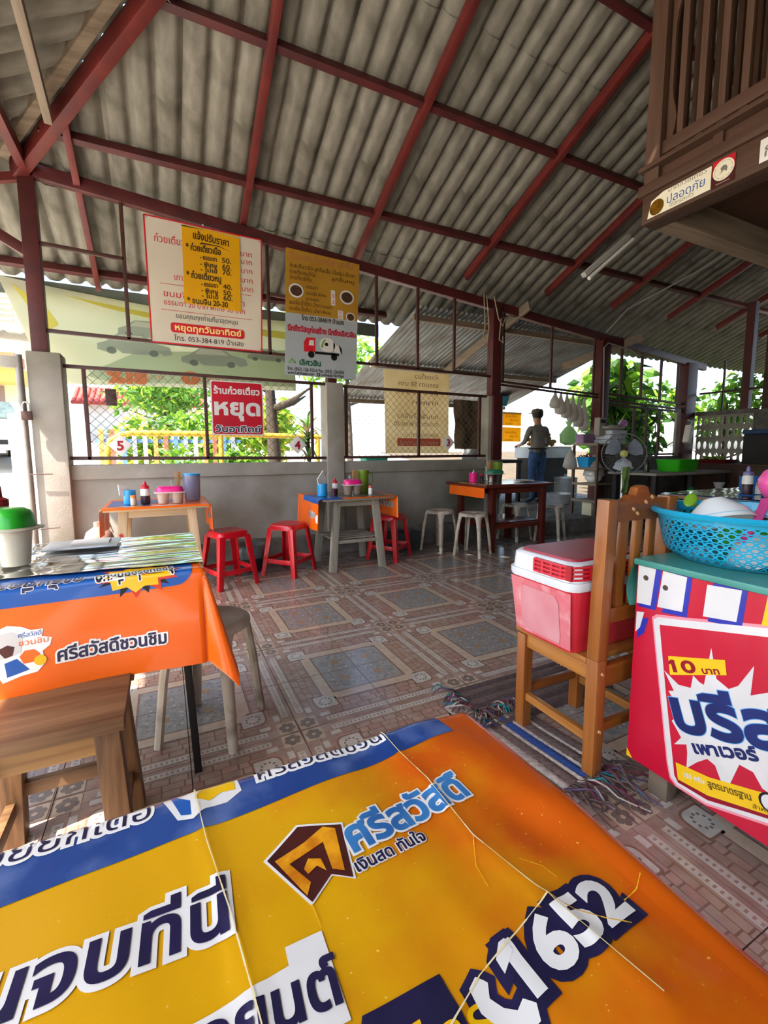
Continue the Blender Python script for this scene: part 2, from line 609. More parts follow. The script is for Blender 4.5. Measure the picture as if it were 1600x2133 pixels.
def tile_mesh():
    m = MB()
    g = 0.0016
    m.box(g, T - g, g, T - g, -0.008, 0.0, 0)
    lay = {1: 0.0003, 2: 0.0006, 3: 0.0009, 4: 0.0012, 5: 0.0015, 6: 0.0018}
    def q(x0, y0, x1, y1, mi, L, e=0.0):
        z = lay[L] + e
        c = lambda a: min(max(a * T, g), T - g)
        m.add([(c(x0), c(y0), z), (c(x1), c(y0), z), (c(x1), c(y1), z), (c(x0), c(y1), z)], [(0, 1, 2, 3)], mi)
    def both(x0, y0, x1, y1, mi, L):
        q(x0, y0, x1, y1, mi, L)
        q(y0, x0, y1, x1, mi, L, 0.00013)
    both(0, 0.625, 0.86, 0.865, 1, 1)                       # brown ground of the brick band
    rnd = random.Random(3)
    y0 = 0.63
    for row in range(3):                                    # bricks of the band
        x = -0.03 * row
        h = 0.07
        while x < 0.84:
            w = rnd.choice((0.08, 0.13, 0.16))
            if x + w > 0:
                both(max(x, 0.0), y0 + row * 0.078, min(x + w, 0.85), y0 + row * 0.078 + h, rnd.choice((0, 2, 2, 0)), 2)
            x += w + 0.014
    both(0, 0.455, 0.60, 0.475, 1, 3)
    both(0, 0.475, 0.56, 0.60, 3, 4)                        # cream band
    both(0, 0.60, 0.62, 0.615, 1, 3)
    q(0, 0, 0.455, 0.455, 4, 2)                             # blue-grey field
    for k in range(30):                                     # scrolls of the field
        a, b_ = 0.04 + 0.063 * (k % 6) + rnd.uniform(0, 0.02), 0.04 + 0.075 * (k // 6) + rnd.uniform(0, 0.02)
        t = rnd.uniform(0, PI)
        l, w_ = rnd.uniform(0.012, 0.026), 0.006
        c_, s_ = math.cos(t), math.sin(t)
        m.add([((a + x * c_ - y * s_) * T, (b_ + x * s_ + y * c_) * T, lay[3]) for x, y in ((-l, -w_), (0, -w_ * 1.6), (l, 0), (0, w_ * 1.4), (-l * 0.6, w_ * 2))], [(0, 1, 2, 3, 4)], rnd.choice((5, 6, 4)))
    def ring(cx, cy, r, n, mi, L, lobes=0.0, k=6):
        z = lay[L]
        m.add([((cx + r * (1 + lobes * math.cos(k * t)) * math.cos(t)) * T, (cy + r * (1 + lobes * math.cos(k * t)) * math.sin(t)) * T, z)
               for t in [2 * PI * i / n for i in range(n)]], [tuple(range(n))], mi)
    ring(0.215, 0.215, 0.055, 16, 7, 4, 0.25, 5)
    both(0.0, 0.885, 0.70, 0.955, 5, 3)
    for k in range(16):
        both(0.01 + k * 0.043, 0.905, 0.028 + k * 0.043, 0.935, 0, 4)
    both(0.64, 0.80, 0.74, 0.86, 5, 5)                     # small white boxes
    def leaf(r, mi, L):                                     # medallion: square with two rounded corners
        z = lay[L]
        c = 0.61
        pts = []
        for sx, sy, rad in ((1, 1, 0.7 * r), (-1, 1, 0.15 * r), (-1, -1, 0.7 * r), (1, -1, 0.15 * r)):
            a0 = math.atan2(sy, sx)
            for k in range(5):
                t = a0 - PI / 4 + PI / 2 * k / 4
                pts.append(((c + sx * (r - rad) + rad * math.cos(t)) * T, (c + sy * (r - rad) + rad * math.sin(t)) * T, z))
        m.add(pts, [tuple(range(len(pts)))], mi)
    leaf(0.135, 1, 4)
    leaf(0.115, 5, 5)
    for k in range(10):
        t = 2 * PI * k / 10
        a, b_ = 0.61 + 0.065 * math.cos(t), 0.61 + 0.065 * math.sin(t)
        z = 0.0018
        m.add([((a - .011) * T, (b_ - .011) * T, z), ((a + .011) * T, (b_ - .011) * T, z), ((a + .011) * T, (b_ + .011) * T, z), ((a - .011) * T, (b_ + .011) * T, z)], [(0, 1, 2, 3)], 6)
    q(0.80, 0.80, 0.985, 0.985, 3, 4)
    z = 0.0015
    for k in range(6):                                      # flower petals at the motif corner
        t = 2 * PI * k / 6 + 0.3
        a, b_ = 0.895 + 0.05 * math.cos(t), 0.895 + 0.05 * math.sin(t)
        m.add([((a + 0.034 * math.cos(s)) * T, (b_ + 0.034 * math.sin(s)) * T, z + k * 0.00004) for s in [2 * PI * i / 7 for i in range(7)]], [tuple(range(7))], 6)
    return m.mesh('tile', [t_base, t_line, t_brick, t_cream, t_grey, t_white, t_dark, t_gold])

floor = MB().box(-1.25, 8.4, -3.2, 4.62, -0.14, -0.0045).build('floor', m_grout)
struct(floor, 'brown and cream patterned ceramic tile floor of the eatery')
_tm = tile_mesh()
for i in range(-2, 7):
    for j in range(-3, 3):
        for k in range(4):
            cx, cy = MOTIF[0] + i * 2 * T, MOTIF[1] + j * 2 * T
            tx = cx + (0.5 if k in (0, 3) else -0.5) * T
            ty = cy + (0.5 if k in (0, 1) else -0.5) * T
            if tx < -0.95 or tx > 5.9 or ty < 0.0 or ty > 4.6:
                continue
            link('tile', _tm, floor, (cx, cy, 0), k * PI / 2)

# ================================================================ half wall with ledge, pillars
WY = 4.62
w = MB()
w.box(-0.72, 3.70, WY, WY + 0.14, 0.0, 0.86)
wall_back = w.build('wall_back', m_conc, bevel=0.006)
struct(wall_back, 'grey painted concrete half wall under the wire mesh openings')
MB().box(-0.72, 3.70, WY - 0.03, WY + 0.17, 0.86, 0.985).build('ledge', m_conc, wall_back, bevel=0.008)
_fo = MB()
def footing(u, v):
    wob = 0.018 * noise.noise(Vector((u * 3, v * 5, 1.3)))
    return (u, WY - 0.002 - (0.10 + wob) * max(0.0, 1 - v) ** 0.6, 0.21 * v + 0.02 * noise.noise(Vector((u * 2.2, 0, 4))) * (v > 0.6))
_fo.grid(footing, lsp(-0.72, 3.70, 60), lsp(0, 1, 8))
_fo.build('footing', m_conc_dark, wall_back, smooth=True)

def pillar(x0, x1, y0, y1, z1, label, n):
    o = MB().box(x0, x1, y0, y1, 0, z1).build('trim_%d' % n, m_conc, bevel=0.012)
    return struct(o, label)
pl = pillar(-0.945, -0.715, WY - 0.09, WY + 0.14, 1.90, 'tall stained concrete pillar at the entrance with a padlocked pole', 1)
pm = pillar(1.565, 1.755, WY - 0.05, WY + 0.17, 1.815, 'concrete pillar below the noodle advert banner', 2)
prr = pillar(3.695, 3.905, WY - 0.05, WY + 0.17, 1.78, 'concrete pillar beside the dark red table', 3)

# gate pole chained to the entrance pillar
gp = thing('gate_pole', 'grey steel gate pole standing against the left entrance pillar', 'pole', (-0.985, WY - 0.10, 0))
MB().tube([(0, 0, 0), (0.0, 0, 1.0), (-0.005, 0, 1.86)], 0.026, 10).build('pipe', mat('grey_gate_steel', '#8d8a84', '#777069', rough=0.5, metal=0.3), gp, smooth=True)
MB().obox((-0.06, 0, 1.80), (0.12, 0.05, 0.09)).build('bracket', m_conc, gp, bevel=0.012)
MB().tube([(0.01, -0.028, 0.92), (0.16, -0.03, 0.92)], 0.005, 6).build('pin', m_rail, gp)
MB().tube([(0.01, -0.028, 0.47), (0.18, -0.03, 0.475)], 0.005, 6).build('pin', m_rail, gp)
pk = thing('padlock', 'small steel padlock hanging on the gate pole', 'padlock', (-0.955, WY - 0.155, 1.45))
MB().box(-0.035, 0.035, -0.014, 0.014, -0.10, -0.03).build('body', m_rail, pk, bevel=0.006)
MB().tube([(-0.022, 0, -0.03), (-0.022, 0, 0.02), (-0.012, 0, 0.04), (0.006, 0, 0.04), (0.02, 0, 0.02), (0.02, 0, -0.03)], 0.006, 6).build('shackle', m_alu, pk, smooth=True)

# ================================================================ steel posts and the head beam
def beam_z(x):
    return 3.295 - 0.09 * (x + 0.8)
trim_n = [10]
def steel(name, label, fn, mt=None, parent=None, **k):
    m = MB()
    fn(m)
    o = m.build(name, mt or m_steel, parent, **k)
    return struct(o, label) if parent is None else o
steel('trim_11', 'dark red square steel post on the left entrance pillar', lambda m: m.box(-0.915, -0.805, WY - 0.035, WY + 0.065, 1.90, 3.36), bevel=0.006)
steel('trim_12', 'dark red steel post behind the noodle advert banner', lambda m: m.box(1.60, 1.70, WY + 0.0, WY + 0.09, 1.815, beam_z(1.65)), bevel=0.006)
steel('trim_13', 'dark red steel post beside the opening to the kitchen', lambda m: m.box(3.745, 3.885, WY - 0.09, WY - 0.052, 0.98, 1.78).box(3.745, 3.885, WY - 0.05, WY + 0.06, 1.78, beam_z(3.8)), bevel=0.005)
steel('trim_14', 'dark red steel post at the right side of the kitchen opening', lambda m: m.box(5.72, 5.90, WY - 0.05, WY + 0.10, 0.0, beam_z(5.8)), bevel=0.006)
steel('trim_15', 'dark red steel post at the back right corner', lambda m: m.box(7.76, 8.02, WY - 0.06, WY + 0.12, 0.0, beam_z(7.9)), bevel=0.006)
head = steel('trim_16', 'long dark red steel head beam above the openings', lambda m: m.bar((-0.95, WY, beam_z(-0.95)), (8.3, WY, beam_z(8.3)), 0.07, 0.105), bevel=0.005)
# side beam coming towards the camera over the entrance and its knee braces
steel('trim_17', 'dark red side beam running forward over the entrance', lambda m: m.bar((-0.86, WY, 3.30), (-0.86, -1.2, 3.30), 0.06, 0.09), m_rafter)
steel('trim_18', 'red knee brace slanting up to the left from the entrance post', lambda m: m.bar((-0.86, WY, 2.66), (-1.75, WY, 3.18), 0.05, 0.08), bevel=0.004)
steel('trim_19', 'short red brace beside the top of the entrance post', lambda m: m.bar((-0.88, WY, 3.24), (-1.75, WY + 0.02, 2.98), 0.05, 0.06), m_rafter)

# ================================================================ roof: rafters, purlins, corrugated sheets
SL = 0.43
AN = math.atan(SL)
def rz_(y):
    return 3.25 + SL * (WY - y)
def lz_(x):                                                    # left hip plane
    return 3.28 + 0.57 * (x + 0.86)
rafters = []
for n, x in enumerate((0.79, 2.01, 3.45, 4.78, 6.1, 7.45, 8.8, 10.2)):
    y1 = 1.6
    rafters.append(steel('trim_%d' % (20 + n), ['red rafter above the price list banner', 'red rafter running up beside the advert banner', 'red rafter above the kitchen side pillar',
        'red rafter behind the tube lamp', 'red rafter in the dark right part of the roof', 'red rafter above the back right corner post', 'red rafter beyond the vent block wall', 'rightmost red rafter far beyond the vent block wall'][n],
        lambda m: m.bar((x, 5.62 if x < 2.5 else 4.75, rz_(5.62 if x < 2.5 else 4.75) + 0.02), (x, y1, rz_(y1) + 0.02), 0.055, 0.09), m_rafter, bevel=0.004))
steel('trim_30', 'red rafter tail above the hanging tarp', lambda m: m.bar((-0.52, 5.72, rz_(5.72) + 0.02), (-0.52, 4.10, rz_(4.10) + 0.02), 0.05, 0.08), m_rafter, bevel=0.004)
steel('trim_31', 'heavy red hip beam rising from the entrance post', lambda m: m.bar((-0.92, 4.63, 3.27), (0.55, 2.68, rz_(2.68) + 0.0), 0.08, 0.12), m_rafter, bevel=0.006)
struct(MB().bar((-0.98, 4.50, 3.33), (0.40, 2.66, rz_(2.66) + 0.02), 0.07, 0.10).build('trim_32', m_timber, bevel=0.005), 'bare grey timber lying beside the red hip beam')
struct(MB().bar((-0.60, 4.05, lz_(-0.62) - 0.03), (-0.52, 2.3, lz_(-0.54) - 0.03), 0.05, 0.07).build('trim_33', m_timber_y, bevel=0.004), 'bare timber purlin in the upper left of the roof')
struct(MB().bar((-1.25, 4.85, lz_(-1.25) - 0.03), (-1.25, 2.3, lz_(-1.25) - 0.03), 0.05, 0.07).build('trim_34', m_timber_y, bevel=0.004), 'short bare timber behind the entrance post')
steel('trim_35', 'red jack rafter on the left roof slope', lambda m: m.bar((-1.75, 2.75, lz_(-1.75)), (0.6, 2.75, lz_(0.6)), 0.05, 0.07), m_rafter)
for n, (y, xa, xb, lab) in enumerate(((4.29, -0.70, 12.9, 'lowest red purlin crossing under the corrugated sheets'), (3.35, 0.02, 12.9, 'middle red purlin crossing under the corrugated sheets'),
                                 (2.45, 0.72, 12.9, 'highest red purlin crossing under the corrugated sheets'), (5.56, -1.70, 2.75, 'red eave purlin outside above the tarp'))):
    steel('trim_%d' % (40 + n), lab, lambda m: m.bar((xa, y, rz_(y) + 0.045), (xb, y, rz_(y) + 0.045), 0.05, 0.075, up=(0, math.sin(AN), math.cos(AN))), bevel=0.003)

ceiling = thing('ceiling', 'weathered grey corrugated fibre cement roof seen from below', None, kind='structure')
PW = 0.18                                                       # wave pitch
def wave(u):
    p = (u / PW) % 1.0
    d = min(p, 1 - p) * PW
    return 0.052 * math.exp(-(d / 0.032) ** 2)
def sheet_mb(wd, ln, clip=None):
    m = MB()
    nu = int(round(wd / PW)) * 12 + 1
    us = lsp(0, wd, nu)
    vs = [0, ln]
    m.grid(lambda u, v: (u, v, wave(u)), us, vs)
    m.grid(lambda u, v: (u, v, wave(u) + 0.006), us, vs)
    return m
def place_sheet(me, origin, ex, ey, ez, name='roof_sheet'):
    o = link(name, me, ceiling)
    o.matrix_basis = Matrix(((ex[0], ey[0], ez[0], origin[0]), (ex[1], ey[1], ez[1], origin[1]), (ex[2], ey[2], ez[2], origin[2]), (0, 0, 0, 1)))
    return o
SW, SLN = 3 * PW, 1.12
_sm = sheet_mb(SW + 0.03, SLN).mesh('roof_sheet', m_sheet, smooth=60)
ca, sa = math.cos(AN), math.sin(AN)
EX, EY, EZ = (1, 0, 0), (0, -ca, sa), (0, sa, ca)
HIPN = Vector((1.22, 0.92, 0)).normalized()                     # normal of the vertical plane through the hip line
def hip_side(p):
    return HIPN.dot(Vector((p[0] + 0.86, p[1] - 4.55, 0)))
def clip_sheet(me, M, keep):
    bm = bmesh.new()
    bm.from_mesh(me)
    Mi = M.inverted()
    co = Mi @ Vector((-0.86, 4.55, 3.3))
    no = (Mi.to_3x3() @ HIPN).normalized()
    bmesh.ops.bisect_plane(bm, geom=list(bm.verts) + list(bm.edges) + list(bm.faces), plane_co=co, plane_no=no, clear_inner=keep > 0, clear_outer=keep < 0)
    if len(bm.faces) == 0:
        bm.free()
        return None
    m2 = bpy.data.meshes.new('roof_sheet')
    bm.to_mesh(m2)
    bm.free()
    m2.materials.append(m_sheet)
    return m2
for r in range(5):
    y0 = 5.80 - r * (SLN - 0.10) * ca
    lift = 0.095 + 0.008 * (r % 2)
    for c in range(28):
        x0 = -1.90 + c * SW
        org = (x0, y0, rz_(y0) + lift + 0.002 * (c % 2))
        corners = [(x0, y0), (x0 + SW, y0), (x0, y0 - SLN * ca), (x0 + SW, y0 - SLN * ca)]
        sd = [hip_side(p) for p in corners]
        if max(sd) <= 0:
            continue
        M = Matrix(((EX[0], EY[0], EZ[0], org[0]), (EX[1], EY[1], EZ[1], org[1]), (EX[2], EY[2], EZ[2], org[2]), (0, 0, 0, 1)))
        me = _sm if min(sd) >= 0 else clip_sheet(_sm, M, +1)
        if me:
            place_sheet(me, org, EX, EY, EZ)
LA = math.atan(0.57)
cl, sl_ = math.cos(LA), math.sin(LA)
FX, FY, FZ = (0, 1, 0), (cl, 0, sl_), (-sl_, 0, cl)             # left slope: waves run along X
FX = (0, -1, 0)
for r in range(4):
    x0 = -1.80 + r * (SLN - 0.10) * cl
    for c in range(14):
        y0 = 5.85 - c * SW
        org = (x0, y0, lz_(x0) + 0.095 + 0.008 * (r % 2))
        corners = [(x0, y0), (x0 + SLN * cl, y0), (x0, y0 - SW), (x0 + SLN * cl, y0 - SW)]
        sd = [hip_side(p) for p in corners]
        if min(sd) >= 0 or y0 < -1.6:
            continue
        M = Matrix(((FX[0], FY[0], FZ[0], org[0]), (FX[1], FY[1], FZ[1], org[1]), (FX[2], FY[2], FZ[2], org[2]), (0, 0, 0, 1)))
        me = _sm if max(sd) <= 0 else clip_sheet(_sm, M, -1)
        if me:
            place_sheet(me, org, FX, FY, FZ)
# far slope behind the ridge (over and behind the camera)
bk = MB()
bk.add([(-1.4, 1.25, 4.80), (13.0, 1.25, 4.80), (13.0, -2.6, 3.30), (-1.4, -2.6, 3.30)], [(0, 1, 2, 3)])
bk.add([(-1.4, 1.25, 4.83), (13.0, 1.25, 4.83), (13.0, -2.6, 3.33), (-1.4, -2.6, 3.33)], [(0, 1, 2, 3)])
bk.build('back_slope', m_sheet, ceiling)

# ================================================================ wire mesh openings (windows 1 and 2) and the frames above them
def chain_link(x0, x1, z0, z1, y, parent, p=0.078, r=0.0017, st='chain_link'):
    m = MB()
    n = int((x1 - x0 + z1 - z0) / p) + 2
    for sgn in (1, -1):
        for k in range(n + 1):
            a = k * p
            if sgn > 0:
                pts = [(x0 + a, z0), (x0 + a - (z1 - z0), z1)]
            else:
                pts = [(x1 - a, z0), (x1 - a + (z1 - z0), z1)]
            (xa, za), (xb, zb) = pts
            def at(x):
                return za + (zb - za) * (x - xa) / (xb - xa)
            P = []
            for (x, z) in ((xa, za), (xb, zb)):
                xx = min(max(x, x0), x1)
                P.append((xx, at(xx)))
            if abs(P[0][0] - P[1][0]) < 0.01:
                continue
            off = 0.002 * sgn
            m.tube([(P[0][0], y + off, P[0][1]), (P[1][0], y + off, P[1][1])], r, 4, cap=False)
    return tag(m.build(st, m_wire, parent), kind='stuff')
def bars(parent, items, name='frame_bar', w=0.03, mt=None, y=WY):
    for (x0, z0, x1, z1) in items:
        MB().bar((x0, y, z0), (x1, y, z1), w, w, up=(0, 1, 0)).build(name, mt or m_rail, parent, bevel=0.003)
win1 = thing('window_1', 'wire mesh opening behind tables 5 and 4', None, kind='structure')
bars(win1, [(-0.715, 1.81, 1.565, 1.80), (-0.715, 1.045, 1.565, 1.025), (-0.575, 1.03, -0.575, 1.80), (0.38, 1.03, 0.38, 1.80), (1.415, 1.03, 1.415, 1.80)])
chain_link(-0.565, 1.405, 1.04, 1.80, WY + 0.012, win1)
win2 = thing('window_2', 'wire mesh opening behind the dark red table', None, kind='structure')
bars(win2, [(1.755, 1.79, 3.695, 1.775), (1.755, 1.03, 3.695, 1.03), (1.80, 1.03, 1.80, 1.79), (2.71, 1.03, 2.71, 1.785), (3.595, 1.03, 3.595, 1.78)])
chain_link(1.81, 3.585, 1.04, 1.785, WY + 0.012, win2)
win3 = thing('window_3', 'open steel transom frame carrying the banners', None, kind='structure')
bars(win3, [(-0.805, 2.085, 3.75, 2.025), (-0.22, 2.07, -0.22, beam_z(-0.22)), (1.0, 2.05, 1.0, beam_z(1.0)), (2.17, 2.04, 2.17, beam_z(2.17)), (2.69, 2.03, 2.69, beam_z(2.69)),
            (3.195, 2.03, 3.195, beam_z(3.195)), (-0.805, 2.76, -0.22, 2.74), (1.0, 2.63, 1.6, 2.60)])
win4 = thing('window_4', 'transom frame over the kitchen opening', None, kind='structure')
bars(win4, [(3.885, 1.975, 5.72, 1.90), (3.885, 1.935, 5.72, 1.86), (3.95, 1.97, 3.95, beam_z(3.95)), (4.78, 1.94, 4.78, beam_z(4.78)), (5.61, 1.9, 5.61, beam_z(5.61))], w=0.026)
win5 = thing('window_5', 'barred opening with foliage behind, right of the kitchen', None, kind='structure')
bars(win5, [(5.90, 1.92, 7.76, 1.85), (5.90, 1.83, 7.76, 1.76), (5.90, 1.77, 7.76, 1.72), (5.90, 1.02, 7.76, 1.03), (6.55, 1.02, 6.55, 1.75), (6.85, 1.02, 6.85, 1.75), (7.17, 1.02, 7.17, 1.75),
            (6.20, 1.9, 6.20, beam_z(6.2)), (6.67, 1.88, 6.67, beam_z(6.67)), (7.14, 1.87, 7.14, beam_z(7.14)), (7.58, 1.86, 7.58, beam_z(7.58))], w=0.032)
MB().box(7.60, 7.70, WY - 0.02, WY + 0.02, 1.0, 1.76).build('frame_post', m_conc, win5)
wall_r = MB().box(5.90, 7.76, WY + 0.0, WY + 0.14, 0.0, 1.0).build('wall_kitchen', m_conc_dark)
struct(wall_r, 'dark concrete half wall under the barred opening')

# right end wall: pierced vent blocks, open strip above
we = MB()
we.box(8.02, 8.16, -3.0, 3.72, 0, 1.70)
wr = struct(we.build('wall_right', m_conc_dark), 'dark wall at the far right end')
vb = MB()
hole = []
ny, nz = 9, 4
Y0, Y1, Z0, Z1 = 3.74, 4.55, 0.88, 1.66
cw, chh = (Y1 - Y0) / ny, (Z1 - Z0) / nz
def block_mesh():                                                  # one pierced block: frame around an oval hole
    m = MB()
    n = 16
    for x, fl in ((-0.014, False), (0.014, True)):
        vs, fs = [], []
        for k in range(n):
            t = 2 * PI * k / n
            c, s = math.cos(t), math.sin(t)
            q = 1 / max(abs(c), abs(s))
            vs.append((x, c * q * cw / 2, s * q * chh / 2))
            vs.append((x, c * cw * 0.35, s * chh * 0.36))
        for k in range(n):
            a, b_ = 2 * k, 2 * ((k + 1) % n)
            fs.append((a, b_, b_ + 1, a + 1))
        m.add(vs, fs)
    vs, fs = [], []
    for k in range(n):
        t = 2 * PI * k / n
        for x in (-0.014, 0.014):
            vs.append((x, math.cos(t) * cw * 0.35, math.sin(t) * chh * 0.36))
    for k in range(n):
        a, b_ = 2 * k, 2 * ((k + 1) % n)
        fs.append((a, b_, b_ + 1, a + 1))
    m.add(vs, fs)
    return m.mesh('vent_block', m_conc, smooth=30)
_vb = block_mesh()
wv = struct(MB().box(8.02, 8.16, 3.72, 4.56, 0, 0.88).box(8.02, 8.16, 3.72, 4.56, 1.66, 1.72).build('wall_vent', m_conc_dark), 'wall of pierced concrete vent blocks in the far corner')
for i in range(ny):
    for j in range(nz):
        link('vent_block', _vb, wv, (8.09, Y0 + cw * (i + .5), Z0 + chh * (j + .5)))
steel('trim_60', 'red post above the vent block wall', lambda m: m.box(8.04, 8.14, 3.82, 3.93, 1.72, 3.3))
bars(thing('window_6', 'open strip above the vent block wall', None, kind='structure'), [], w=0.03)
_w6 = bpy.data.objects['window_6']
MB().bar((8.09, 4.55, 2.02), (8.09, 2.4, 2.02), 0.03, 0.03).build('frame_bar', m_rail, _w6)
for yy in (4.2, 3.5, 3.2):
    MB().bar((8.09, yy, 1.72), (8.09, yy, 2.5), 0.025, 0.025).build('frame_bar', m_rail, _w6)
MB().box(8.05, 8.13, 2.4, 3.55, 1.74, 2.4).build('louvre_panel', m_white, _w6)

# raised kitchen floor behind the opening
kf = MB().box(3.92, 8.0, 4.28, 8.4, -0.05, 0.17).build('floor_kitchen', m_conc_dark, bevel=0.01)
struct(kf, 'raised dark concrete kitchen floor with a step')

# ================================================================ old timber house with slatted balcony, upper right
hx, hy = 2.66, 1.90
house = thing('timber_house', 'old dark brown timber house with slatted balcony overhanging on the right', 'house', (hx, hy, 2.44))
def hb(name, x0, x1, y0, y1, z0, z1, mt=None, bevel=0.006):
    return MB().box(x0, x1, y0, y1, z0 - 2.44, z1 - 2.44).build(name, mt or m_house_y, house, bevel=bevel)
L_ = -4.2
hb('sill_beam', 0.0, 0.13, L_, 0.0, 2.44, 2.60)
hb('sill_beam', 0.13, 5.3, -0.12, 0.0, 2.44, 2.60, m_timber)
hb('ledger', -0.02, 0.10, L_, 0.02, 2.60, 2.66)
hb('skirting_board', 0.03, 0.06, L_, 0.0, 2.66, 2.735)
hb('cap_rail', -0.03, 0.10, L_, 0.02, 2.735, 2.76)
hb('bottom_rail', 0.02, 0.08, L_, -0.06, 2.80, 2.87)
hb('deck', 0.10, 5.3, L_, -0.02, 2.60, 2.64)
hb('corner_post', 0.0, 0.09, -0.09, 0.0, 2.60, 4.55, m_house)
for k in range(7):
    hb('floor_block', 0.01, 0.07, -0.42 - k * 0.45, -0.37 - k * 0.45, 2.66, 2.735)
for k in range(24):
    y = -0.16 - k * 0.105
    hb('baluster', 0.03, 0.065, y - 0.035, y, 2.76, 4.45, m_house, 0.004)
for k in range(14):
    x = 0.16 + k * 0.105
    hb('baluster', x, x + 0.035, -0.06, -0.025, 2.66, 4.45, m_house, 0.004)
hb('top_rail', 0.02, 0.08, L_, 0, 4.45, 4.52)
hb('inner_wall', 1.6, 1.64, L_, -0.02, 2.64, 4.6, m_house)
hb('inner_rail', 0.09, 1.6, -1.3, -1.24, 3.6, 3.68)
# ornamental cut-out board beside the corner post
orn = MB()
pts = []
for k in range(25):
    z = 2.80 + k * 0.055
    d = 0.022 + 0.03 * max(0, math.sin(k * 0.52)) ** 2
    pts.append((d, z - 2.44))
orn.prism([(-0.10 - 0.0, pts[0][1])] + [(-0.10 - p[0], p[1]) for p in pts] + [(-0.10, pts[-1][1])], 0.035, 0.055, 'X')
orn.build('scalloped_board', m_house, house)
for nme, x0, x1, y0, y1 in (('house_post', 0.3, 0.46, -1.9, -1.74), ('house_post', 3.2, 3.36, -0.3, -0.14)):
    MB().box(x0, x1, y0, y1, -2.44, 0).build(nme, m_house, house, bevel=0.01)

# label stickers on the sill beam
stk = thing('sticker_strip', 'cream sticker strip with blue Thai lettering on the balcony beam', 'sticker', (hx - 0.004, hy, 2.44))
m_cream = mat('sticker_cream', '#ebe6cf', '#e2dcc2', rough=0.4, sc=8)
m_blue_ink = mat('blue_ink', '#2f5aa0', rough=0.4)
m_grey_ink = mat('grey_ink', '#77736a', rough=0.5)
m_red = mat('print_red', '#c0202c', '#b21c2a', rough=0.35, sc=5)
m_navy = mat('print_navy', '#1d2148', '#191b3c', rough=0.35, sc=5)
m_gold = mat('gold_foil', '#a9791f', '#7a5512', rough=0.25, metal=0.6, sc=30)
F = on_x(0, 0, 0, 0)
Flat().poly([(0.04, 0.02), (0.385, 0.02), (0.385, 0.135), (0.13, 0.135), (0.06, 0.11)]).build('sheet', m_cream, on_x(0, 0, 0, 0.001), stk)
Flat().text('ปลอดภัย', 0.155, 0.055, 0.062, width=0.20).build('lettering', m_blue_ink, on_x(0, 0, 0, 0.002), stk)
Flat().text('มากก๋วยเตี๋ยว', 0.16, 0.115, 0.03, width=0.20).text('ใช้สารตะกั่ว', 0.17, 0.03, 0.028, width=0.13).build('lettering', m_grey_ink, on_x(0, 0, 0, 0.002), stk)
Flat().disc(0.095, 0.065, 0.042, 24).build('gold_seal', m_gold, on_x(0, 0, 0, 0.003), stk)
rs = thing('round_badge_sticker', 'square sticker with round pale seal on the balcony beam', 'sticker', (hx - 0.004, hy, 2.44))
Flat().rect(0.39, 0.075, 0.495, 0.145).build('red_field', m_red, on_x(0, 0, 0, 0.001), rs)
Flat().rect(0.39, 0.015, 0.495, 0.075).build('brown_field', mat('sticker_maroon', '#4a1516', rough=0.4), on_x(0, 0, 0, 0.001), rs)
Flat().disc(0.443, 0.088, 0.05, 28).build('seal', m_cream, on_x(0, 0, 0, 0.002), rs)
sg = Flat(True)
for k in range(40):
    t = 2 * PI * k / 40
    if k % 4:
        sg.disc(0.443 + 0.041 * math.cos(t), 0.088 + 0.041 * math.sin(t), 0.0022, 5)
sg.poly([(0.425, 0.07), (0.435, 0.085), (0.428, 0.098), (0.44, 0.108), (0.455, 0.105), (0.462, 0.09), (0.458, 0.072), (0.447, 0.085)])
sg.rect(0.41, 0.024, 0.475, 0.03)
sg.build('seal_print', m_grey_ink, on_x(0, 0, 0, 0.003), rs)
ws = thing('white_sticker', 'white paper sticker at the right end of the balcony beam', 'sticker', (hx - 0.004, hy, 2.44))
Flat().rect(0.60, 0.03, 0.78, 0.135).build('sheet', m_white, on_x(0, 0, 0, 0.001), ws)
Flat().text('ก', 0.62, 0.05, 0.09).build('lettering', m_grey_ink, on_x(0, 0, 0, 0.002), ws)

cd = mat('conduit_grey', '#8d8a86', rough=0.5)
# tube lamp under the balcony corner, conduits
lamp = thing('tube_lamp', 'unlit white fluorescent tube lamp under the balcony corner', 'lamp', (2.64, 1.92, 2.40))
MB().bar((-0.02, 0.03, -0.005), (-0.38, 0.04, -0.285), 0.032, 0.03).build('housing', cd, lamp, bevel=0.005)
MB().tube([(-0.02, 0.0, -0.035), (-0.37, 0.01, -0.31)], 0.011, 10).build('tube', mat('lamp_glass', '#bdbbb4', rough=0.25), lamp, smooth=True)
tag(MB().tube([(3.6, 2.4, 2.92), (5.2, 2.1, 3.0), (6.5, 1.95, 3.05)], 0.018, 8).build('conduit_pipe', cd, smooth=True), 'pale grey conduit pipe in the dark under the balcony', 'pipe')
tag(MB().tube([(5.55, 4.40, 2.70), (5.7, 4.2, 2.98), (6.1, 3.6, 3.30), (6.4, 2.6, 3.75)], 0.010, 6).build('electric_cable', cd, smooth=True), 'thin grey cable running up the dark rafters', 'cable')
tag(MB().tube([(5.78, WY - 0.07, 1.2), (5.72, WY - 0.07, 2.55), (5.8, WY - 0.07, 2.62), (6.3, WY - 0.06, 2.58), (6.5, WY - 0.07, 2.5), (7.0, WY - 0.2, 2.72)], 0.010, 6).build('wall_cable', cd, smooth=True), 'grey cable looped down the right kitchen post', 'cable')
